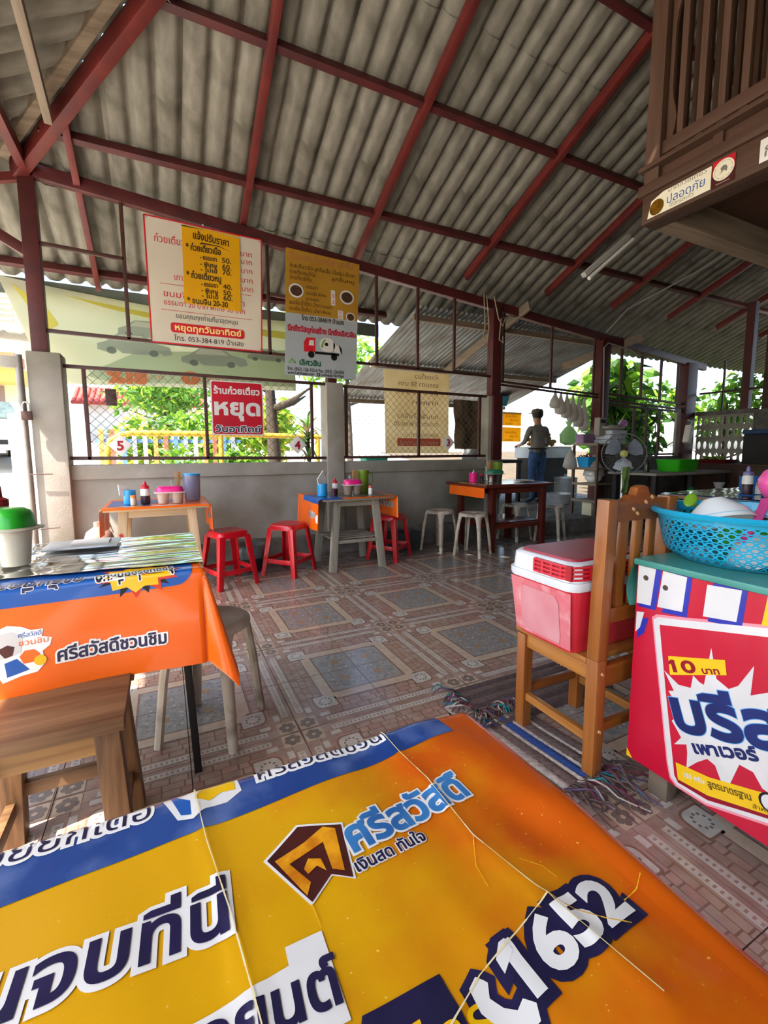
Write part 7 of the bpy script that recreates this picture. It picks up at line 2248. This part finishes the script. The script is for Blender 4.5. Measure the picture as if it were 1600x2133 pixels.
MB().bar((-0.02, -0.135, 0.95), (-0.06, -0.15, 0.80), 0.03, 0.006, up=(0, 1, 0)).bar((0.01, -0.135, 0.95), (0.03, -0.15, 0.84), 0.03, 0.006, up=(0, 1, 0)).build('apron_bow', m_dark, ck)
MB().lathe([(0.19, 0.0), (0.175, 0.15), (0.172, 0.22)], 24, (0, 0, 0.74), 0, 1.0, 0.75).build('shirt_hem', m_shirt, ck, smooth=60) if False else None

# ================================================================ outdoors
m_ground = mat('pale_concrete_ground', '#b9b4aa', '#aca79d', rough=0.9, sc=2, c3='#a09c93', sc3=0.7)
gm = MB()
def gz_(y):
    return -0.02 + max(0.0, y - 6.0) * 0.105
gm.grid(lambda u, v: (u, v, gz_(v)), [-30, -12, -4, 4, 12, 30], [-14, -3.2, 4.6, 6.0, 12, 26, 40])
gro = gm.build('ground', m_ground)
struct(gro, 'sunlit pale concrete yard and road outside')
soil = MB().grid(lambda u, v: (u, v, gz_(v) + 0.012 + 0.02 * noise.noise(Vector((u, v, 3)))), lsp(7.6, 20.0, 20), lsp(8.45, 16.0, 10))  # dark ground added here to cut sunlight bounced up onto the right roof
soil.grid(lambda u, v: (u, v, gz_(v) + 0.012 + 0.02 * noise.noise(Vector((u, v, 3)))), lsp(8.2, 20.0, 20), lsp(-4, 8.45, 12))
struct(soil.build('ground_bounce_cut', mat('added_dark_soil', '#5a4a38', '#46402e', rough=0.95, sc=3), smooth=60), 'dark soil patch added beyond the kitchen to cut bounced light')
leaf_a = thin('leaf_bright', '#9ac23a', 0.5, '#6f9e2a', 3.0)
leaf_b = thin('leaf_mid', '#5f8f2f', 0.45, '#47742a', 3.0)
leaf_c = thin('leaf_dark', '#3a6129', 0.4, '#2a4a20', 3.0)
leaf_y = thin('leaf_yellow', '#c9b740', 0.5, '#a9b13a', 3.0)
m_bark = mat('tree_bark', '#332c25', '#463d33', rough=0.95, sc=5, st=(4, 4, 1), bump=0.5, bsc=20)
def leaf_quads(m, c, n, rad, size, rnd, asp=0.45, droop=0.3, mi=None):
    for k in range(n):
        while True:
            p = Vector((rnd.uniform(-1, 1), rnd.uniform(-1, 1), rnd.uniform(-1, 1)))
            if p.length < 1:
                break
        p = Vector((p.x * rad[0], p.y * rad[1], p.z * rad[2])) + Vector(c)
        d = Vector((rnd.uniform(-1, 1), rnd.uniform(-1, 1), rnd.uniform(-0.8, 0.4) - droop)).normalized()
        s = d.cross(Vector((rnd.uniform(-1, 1), rnd.uniform(-1, 1), rnd.uniform(-1, 1)))).normalized()
        nn = d.cross(s)
        l = size * rnd.uniform(0.6, 1.3)
        w_ = l * asp
        pts = [p, p + d * l * 0.4 + s * w_ / 2 + nn * 0.06 * l, p + d * l, p + d * l * 0.4 - s * w_ / 2 + nn * 0.06 * l]
        m.add(pts, [(0, 1, 2), (0, 2, 3)], mi if mi is not None else rnd.randrange(3))
def tree(name, label, cat, loc, h, crown, n, size, mats, seed, trunk_r=0.06, asp=0.45, branches=4, group=None):
    t = thing(name, label, cat, loc, 0, group)
    rnd = random.Random(seed)
    top = Vector((rnd.uniform(-.15, .15), rnd.uniform(-.1, .1), h))
    tm = MB().tube([(0, 0, -0.05), (top.x * 0.3, top.y * 0.3, h * 0.4), tuple(top)], [trunk_r * 1.2, trunk_r, trunk_r * 0.5], 8)
    for k in range(branches):
        a = rnd.uniform(0, 2 * PI)
        z0 = h * rnd.uniform(0.35, 0.8)
        tm.tube([(top.x * 0.5, top.y * 0.5, z0), (0.5 * crown[0] * math.cos(a), 0.5 * crown[1] * math.sin(a), z0 + 0.25 * crown[2]), (0.85 * crown[0] * math.cos(a), 0.85 * crown[1] * math.sin(a), z0 + 0.5 * crown[2])], [trunk_r * 0.5, trunk_r * 0.35, trunk_r * 0.12], 6)
    tm.build('trunk', m_bark, t, smooth=60)
    fm_ = MB()
    for k in range(9):
        c = (rnd.uniform(-0.6, 0.6) * crown[0], rnd.uniform(-0.6, 0.6) * crown[1], h + rnd.uniform(-0.55, 0.55) * crown[2])
        leaf_quads(fm_, c, n // 9, [q * 0.5 for q in crown], size, rnd, asp)
    tag(fm_.build('foliage', mats, t), kind='stuff')
    return t
# hedge and garden beyond the yard wall
def shrub(name, label, cat, loc, rad, n, size, mats, seed, group=None, asp=0.5):
    t = thing(name, label, cat, loc, 0, group)
    rnd = random.Random(seed)
    tm = MB()
    for k in range(4):
        tm.tube([(rnd.uniform(-.1, .1), 0, -0.05), (rnd.uniform(-.5, .5) * rad[0], rnd.uniform(-.3, .3) * rad[1], rad[2])], [0.02, 0.008], 5)
    tm.build('stem', m_bark, t)
    f = MB()
    for k in range(5):
        leaf_quads(f, (rnd.uniform(-.5, .5) * rad[0], rnd.uniform(-.5, .5) * rad[1], rad[2] * rnd.uniform(0.5, 1.3)), n // 5, [q * 0.65 for q in rad], size, rnd, asp, 0.1)
    tag(f.build('foliage', mats, t), kind='stuff')
    return t
shrub('hedge_bush', 'yellow green bush behind the entrance side of the mesh', 'bush', (-0.38, 9.75, 0.85), (0.70, 0.5, 0.55), 900, 0.16, [leaf_a, leaf_y, leaf_b], 21)
shrub('hedge_bush', 'bright green bush in the middle of the first opening', 'bush', (0.75, 9.7, 0.85), (0.85, 0.5, 0.62), 1100, 0.17, [leaf_a, leaf_a, leaf_b], 22)
shrub('hedge_bush', 'large light green bush just left of the red sign', 'bush', (2.15, 9.9, 0.75), (0.8, 0.5, 0.85), 1100, 0.22, [leaf_a, leaf_y, leaf_a], 23)
shrub('low_bush', 'low leafy plants below the yellow pipe', 'bush', (0.2, 7.7, 0.35), (0.5, 0.3, 0.42), 700, 0.15, [leaf_a, leaf_b, leaf_a], 24)
shrub('low_bush', 'low leafy plants below the red sign', 'bush', (1.25, 7.9, 0.35), (0.5, 0.3, 0.45), 700, 0.17, [leaf_b, leaf_a, leaf_a], 25)
tree('garden_tree', 'light green tree behind the hedge left of the red sign', 'tree', (0.2, 12.5, 0.4), 2.1, (1.5, 1.2, 0.8), 1500, 0.22, [leaf_b, leaf_a, leaf_b], 31)
tree('shade_tree', 'dark trunked tree outside right of the red sign', 'tree', (1.62, 7.25, 0.0), 3.0, (0.9, 0.8, 0.6), 700, 0.20, [leaf_b, leaf_c, leaf_a], 32, 0.10)
tree('fruit_tree', 'leafy green tree beside the lean-to roof edge', 'tree', (4.2, 10.5, 0.2), 3.2, (1.3, 1.0, 0.9), 1100, 0.22, [leaf_a, leaf_b, leaf_a], 36, 0.08)
# long-leaved plants near the middle pillar
def dracaena(label, loc, h, seed, n=60, l0=0.45):
    t = thing('dracaena_plant', label, 'plant', loc, 0, 'long leaved plants outside the mesh')
    rnd = random.Random(seed)
    MB().tube([(0, 0, -0.05), (0.03, 0, h * 0.5), (0, 0.02, h)], [0.03, 0.025, 0.02], 7).build('stem', m_bark, t, smooth=60)
    for k in range(n):
        a = rnd.uniform(0, 2 * PI)
        e = rnd.uniform(0.1, 1.3)
        l = l0 * rnd.uniform(0.7, 1.2)
        z0 = h * rnd.uniform(0.65, 1.0)
        d = Vector((math.cos(a), math.sin(a), 0))
        s = Vector((-math.sin(a), math.cos(a), 0)) * 0.018
        f = MB()
        P = []
        for i in range(6):
            q = i / 5
            c = d * (l * q * math.cos(e * (1 - 0.4 * q))) + Vector((0, 0, z0 + l * q * math.sin(e) - 0.5 * l * q * q))
            w_ = (1 - q ** 2) ** 0.5 if q < 1 else 0.0
            P += [c - s * w_, c + s * w_]
        f.add(P, [(2 * i, 2 * i + 1, 2 * i + 3, 2 * i + 2) for i in range(5)])
        f.build('leaf', [leaf_c, leaf_b, m_dry][rnd.randrange(3)], t)
    return t
m_dry = thin('dry_leaf', '#a08a66', 0.4, '#82704f', 3.0)
dracaena('long leaved plant left of the middle pillar', (1.85, 6.25, 0.0), 1.45, 3, 70, 0.5)
dracaena('long leaved plant right of the middle pillar', (2.38, 6.65, 0.0), 0.95, 4, 40, 0.45)
# yellow pipe barrier
yp = thing('yellow_pipe_rail', 'yellow pipe rail with bent end outside the first opening', 'railing', (0, 6.9, 0))
m_yp = mat('yellow_pipe', '#d8b03a', '#c79c2c', rough=0.5)
MB().tube([(-0.66, 0, 0.0), (-0.66, 0, 1.10), (-0.62, 0, 1.24), (-0.50, 0, 1.32), (-0.36, 0, 1.345), (0.6, 0, 1.345), (2.3, 0, 1.32)], 0.04, 10).build('rail', m_yp, yp, smooth=60)
for x in (0.75, 2.2):
    MB().tube([(x, 0, 0), (x, 0, 1.32)], 0.035, 8).build('post', m_yp, yp, smooth=60)
# white yard wall, colourful fence slats
yw = thing('yard_wall', 'white gate pillar and low wall across the yard', 'wall', (-1.95, 9.3, 0.3))
MB().box(-0.25, 0.25, -0.2, 0.2, 0, 1.42).build('pillar', m_white, yw, bevel=0.02)
MB().box(0.25, 0.80, -0.1, 0.1, 0, 1.30).build('panel', m_white, yw, bevel=0.02)
fnc = thing('picket_fence', 'colourful slatted fence in front of the hedge', 'fence', (-0.95, 8.75, 0.25))
fcol = [mat('fence_%d' % i, c, rough=0.6) for i, c in enumerate(('#d98a4a', '#5a7fa8', '#c9c4b4', '#b8624a', '#8a8f96'))]
for k in range(14):
    MB().box(k * 0.16, k * 0.16 + 0.07, 0, 0.02, 0, 1.22).build('slat', fcol[(k * 3) % 5], fnc)
MB().box(-0.05, 2.25, 0.02, 0.05, 1.0, 1.06).build('fence_rail', fcol[1], fnc)
# far red tiled roof house
fh = thing('far_house', 'far pale house with red tiled roof seen beside the entrance pillar', 'house', (-0.6, 24.0, gz_(24.0) - 0.6))
MB().box(-2.5, 2.2, 0, 3, 0, 2.2).build('wall', m_white, fh)
m_rt = mat('red_roof_tile', '#b3473a', '#9a3a30', rough=0.7)
for k in range(24):
    x = -2.8 + k * 0.22
    MB().tube([(x, -0.5, 1.95), (x, 1.2, 2.75)], 0.085, 8).build('roof_tile', m_rt, fh, smooth=60)
MB().prism([(-0.5, 1.88), (1.4, 2.78), (1.4, 2.85), (-0.5, 1.95)], -2.85, 2.6, 'X').build('roof_deck', m_rt, fh)
# left house across the road
lh = thing('left_house', 'cream two storey house with balcony at the left edge', 'house', (-7.3, 19.0, gz_(19.0)))
m_lh = mat('cream_render', '#d9cfae', '#cfc49f', rough=0.85, sc=2)
MB().box(-3.5, 3.2, 0, 4, 0, 5.6).build('wall', m_lh, lh)
MB().box(-3.5, 3.3, -1.2, 0, 2.5, 2.8).build('balcony_slab', mat('terracotta_trim', '#b0704a', rough=0.7), lh)
for k in range(30):
    MB().box(-3.4 + k * 0.22, -3.36 + k * 0.22, -1.15, -1.11, 2.8, 3.6).build('baluster', m_white, lh)
MB().box(-3.5, 3.3, -1.2, -1.08, 3.6, 3.7).build('handrail', m_white, lh)
MB().box(2.0, 2.7, -0.04, 0.02, 0, 1.9).build('door', mat('grey_brown_door', '#7d6a63', rough=0.6), lh)
MB().box(-3.5, 3.3, -0.9, 0.2, 1.95, 2.45).build('awning', mat('awning_yellow_cloth', '#c9a95a', rough=0.8), lh)
for k in range(6):
    MB().box(-3.2, 3.1, -0.06, 0, 4.0 + 0.18 * k, 4.08 + 0.18 * k).build('shutter_slat', mat('shutter_blue_%d' % k, '#9fb6bd', rough=0.5), lh)
# parked white car
car = thing('parked_car', 'white car parked across the road at the left edge', 'car', (-4.05, 14.2, gz_(14.2) + 0.02), -1.25)
prof = [(-2.1, 0.28), (-2.15, 0.62), (-1.9, 0.86), (-1.2, 0.92), (-0.6, 1.38), (0.8, 1.42), (1.5, 0.98), (2.0, 0.90), (2.1, 0.6), (2.1, 0.28)]
MB().prism(prof, -0.8, 0.8, 'Y').build('body', mat('car_white', '#e9eaea', '#dfe0e0', rough=0.2, coat=0.6), car, bevel=0.06, seg=3)
m_cg = mat('car_glass', '#3e4a46', '#55625c', rough=0.08)
for s in (-1, 1):
    MB().prism([(-1.05, 0.94), (-0.55, 1.32), (0.72, 1.36), (1.30, 0.98)], s * 0.80 - 0.005, s * 0.80 + 0.006, 'Y').build('side_window', m_cg, car)
    for x in (-1.35, 1.35):
        w_ = MB().lathe([(0.0, -0.1), (0.30, -0.1), (0.32, -0.06), (0.32, 0.06), (0.30, 0.1), (0, 0.1)], 22)
        w_.v = [(a_ + x, c_ * 1.0 + s * 0.74, b_ + 0.31) for a_, b_, c_ in w_.v]
        w_.build('wheel', m_black, car, smooth=40)
MB().add([(1.52, -0.68, 1.0), (1.52, 0.68, 1.0), (0.86, 0.6, 1.41), (0.86, -0.6, 1.41)], [(0, 1, 2, 3)]).build('windscreen', m_cg, car)
MB().add([(-1.24, -0.68, 0.94), (-1.24, 0.68, 0.94), (-0.62, 0.6, 1.39), (-0.62, -0.6, 1.39)], [(0, 1, 2, 3)]).build('rear_window', m_cg, car)
for s in (-1, 1):
    MB().obox((2.08, s * 0.6, 0.68), (0.08, 0.3, 0.12)).obox((-2.12, s * 0.6, 0.68), (0.08, 0.3, 0.14)).build('lamp', m_stainless, car)
MB().box(2.08, 2.14, -0.4, 0.4, 0.40, 0.50).build('grille', m_black, car)
# tarp with mirrored car advert under the eave
tp = thing('advert_tarp', 'pale translucent car advert tarp hung outside under the eave', 'tarp', (0.1, 5.72, 2.80))
tar = thin('tarp_cream_green', '#dedcc6', 0.6, '#cfd3ba', 1.2)
def tarp(u, v):
    x = -1.36 + 2.90 * u
    top = 2.80 - 0.10 * u - 0.07 * math.sin(PI * u)
    bot = 1.80 + 0.05 * u
    x2 = x + (1 - v) * max(0, 0.34 * (1 - 4 * u))
    z = bot + (top - bot) * v
    return (x2 - 0.1, 0.05 * math.sin(5 * u + 2 * v) * (1 - v) + 0.035 * noise.noise(Vector((u * 5, v * 3, 1))), z - 2.80)
tg = MB()
tg.grid(tarp, lsp(0, 1, 40), lsp(0, 1, 16))
tg.grid(lambda u, v: tuple(Vector(tarp(u, v)) + Vector((0, 0.003, 0))), lsp(0, 1, 40), lsp(0, 1, 16))
tg.build('sheet', tar, tp, smooth=180)
def TP(d):
    return lambda u, v: tuple(Vector(tarp(u, v)) - Vector((0, d, 0)))
tgreen = thin('tarp_green_ink', '#bccbb0', 0.55)
tgrey = thin('tarp_grey_ink', '#a9b3a8', 0.5)
torange = thin('tarp_orange_ink', '#e08a5a', 0.5)
tyel = thin('tarp_yellow_ink', '#ddd36a', 0.5)
Flat().poly([(0.03, 0.95), (0.11, 0.80), (0.14, 0.62), (0.10, 0.55), (0.06, 0.70)]).poly([(0.18, 0.94), (1.0, 0.84), (1.0, 0.74), (0.5, 0.82), (0.3, 0.88)]).build('yellow_print', tyel, TP(0.003), tp, cell=0.05)
Flat().poly([(0.22, 0.10), (0.40, 0.42), (1.0, 0.60), (1.0, 0.06), (0.3, 0.04)]).build('green_print', tgreen, TP(0.003), tp, cell=0.05)
def car_print(u, v, s):
    return [(u + s * a, v + s * 2.6 * b_) for a, b_ in ((0, 0.02), (0, 0.045), (0.03, 0.06), (0.07, 0.10), (0.15, 0.105), (0.19, 0.07), (0.24, 0.055), (0.25, 0.02), (0.22, 0.01), (0.20, 0.03), (0.17, 0.01), (0.08, 0.01), (0.06, 0.03), (0.03, 0.01))]
Flat().poly(car_print(0.27, 0.36, 1.0)).poly(car_print(0.55, 0.28, 1.0)).poly(car_print(0.80, 0.40, 0.7)).poly(car_print(0.34, 0.58, 0.8)).build('car_print', tgrey, TP(0.005), tp, cell=0.05)
wh_ = Flat()
for u_, v_, s_ in ((0.27, 0.36, 1.0), (0.55, 0.28, 1.0), (0.80, 0.40, 0.7), (0.34, 0.58, 0.8)):
    for a_ in (0.045, 0.185):
        wh_.disc(u_ + a_ * s_, v_ + 0.05 * s_, 0.016 * s_, 14, 0, 0.042 * s_)
wh_.build('wheel_print', thin('tarp_dark_ink', '#7f8a80', 0.45), TP(0.007), tp, cell=0.05)
wn_ = Flat()
for u_, v_, s_ in ((0.27, 0.36, 1.0), (0.55, 0.28, 1.0), (0.80, 0.40, 0.7), (0.34, 0.58, 0.8)):
    wn_.poly([(u_ + a_ * s_, v_ + b_ * 2.6 * s_) for a_, b_ in ((0.05, 0.065), (0.075, 0.095), (0.145, 0.098), (0.175, 0.068))])
wn_.build('window_print', thin('tarp_pale_ink', '#d8dccb', 0.5), TP(0.007), tp, cell=0.05)
Flat().text('%18', 0.30, 0.03, 0.22, width=0.12, mirror=False, fat=0.008).text('0', 0.555, 0.05, 0.22, width=0.05, fat=0.01).text('ดอกเบี้ย', 0.70, 0.09, 0.10, width=0.11, mirror=True).text('ดาวน์', 0.48, 0.09, 0.09, width=0.06, mirror=True).build('orange_print', torange, TP(0.006), tp, cell=0.05)
MB().tube([(-1.46, 0, -0.0), (-1.9, 0.0, 0.05)], 0.006, 5).build('rope', m_rope, tp)
# eave fascia board
struct(MB().bar((-1.75, 5.80, rz_(5.80) - 0.0), (2.75, 5.80, rz_(5.80) - 0.0), 0.02, 0.16).build('trim_70', mat('fascia_grey_green', '#6d756d', '#5c635c', rough=0.7)), 'grey green fascia board under the eave')
gut = MB().tube([(-6, 6.0, 2.42), (-0.7, 6.0, 2.30)], 0.06, 8)
tag(gut.build('gutter_pipe', m_conc, smooth=60), 'grey gutter pipe outside left of the entrance post', 'pipe')
# teal crate behind the second opening
tub('teal_crate', 'teal plastic crate outside behind the second opening', 'crate', (2.72, 5.9, 0.82), 0.16, 0.10, 0.17, mat('crate_teal', '#2f9a80', rough=0.4))
cst = thing('crate_stand', 'rough bench outside under the teal crate', 'bench', (2.8, 5.9, 0))
MB().box(-0.4, 0.6, -0.2, 0.2, 0.77, 0.815).build('plank', m_timber, cst)
for x in (-0.35, 0.55):
    MB().box(x - 0.03, x + 0.03, -0.15, 0.15, 0, 0.77).build('leg', m_timber, cst)
# big-leaved trees beyond the barred opening
tree('banana_tree', 'big leaved tree right behind the kitchen post', 'tree', (8.2, 6.1, 0.0), 2.2, (0.8, 0.7, 0.8), 800, 0.30, [leaf_b, leaf_c, leaf_a], 41, 0.05, 0.5)
tree('banana_tree', 'big leaved tree filling the barred opening', 'tree', (9.2, 6.6, 0.0), 2.0, (1.3, 0.9, 1.0), 1000, 0.30, [leaf_b, leaf_c, leaf_a], 42, 0.06, 0.5)
tree('banana_tree', 'lower leafy tree at the foot of the barred opening', 'tree', (8.6, 6.2, 0.0), 1.2, (1.1, 0.7, 0.55), 700, 0.22, [leaf_c, leaf_b, leaf_b], 43, 0.05, 0.5)
tree('corner_tree', 'leafy tree beyond the vent block corner', 'tree', (11.0, 5.6, 0.0), 2.1, (1.0, 1.0, 0.8), 700, 0.24, [leaf_a, leaf_b, leaf_b], 44, 0.05)
tree('palm_clump', 'dark green leafy tree behind the hanging bags', 'tree', (10.6, 8.0, 0.1), 2.3, (0.9, 0.8, 0.9), 700, 0.34, [leaf_c, leaf_b, leaf_c], 45, 0.06, 0.22)

# ================================================================ pieces that belong to a part go one level deeper
SUB = {'lid_panel': 'lid', 'grille_handle': 'lid', 'handle_recess': 'lid', 'scuffed_panel': 'body', 'scuffed_end': 'body', 'lettering': 'sheet', 'lettering_outline': 'sheet', 'eyelet': 'sheet',
       'border': 'sheet', 'pill': 'sheet', 'numeral': 'plate', 'stripe': 'body', 'bowl_photo': 'sheet', 'soup_photo': 'sheet', 'price_tag': 'sheet', 'truck_cab': 'sheet', 'truck_window': 'sheet',
       'truck_drum': 'sheet', 'drum_mark': 'sheet', 'truck_wheel': 'sheet', 'house_logo': 'sheet', 'page_icon': 'sheet', 'red_bar': 'sheet', 'field': 'sheet', 'apron_bow': 'apron_string',
       'side_window': 'body', 'windscreen': 'body', 'rear_window': 'body', 'lamp': 'body', 'grille': 'body', 'guard_wires': 'guard_ring', 'chillies': 'shell', 'greens': 'shell', 'gold_seal': 'sheet',
       'seal_print': 'seal', 'filled_screw_hole': 'crest_rail', 'arch_panel': 'body', 'slot': 'case', 'car_print': 'sheet', 'wheel_print': 'sheet', 'window_print': 'sheet', 'orange_print': 'sheet',
       'yellow_print': 'sheet', 'green_print': 'sheet', 'painted_number': 'leg', 'tie_wire': 'panel', 'baluster': 'handrail', 'hub': 'motor'}
for root in [o for o in S.objects if o.parent is None and o.type == 'EMPTY']:
    kids = list(root.children)
    for c in kids:
        key = c.name.split('.')[0]
        tgt = SUB.get(key)
        if not tgt or c.children:
            continue
        host = [k for k in kids if k.name.split('.')[0] == tgt and k.matrix_basis == Matrix.Identity(4)]
        if host:
            c.parent = host[0]
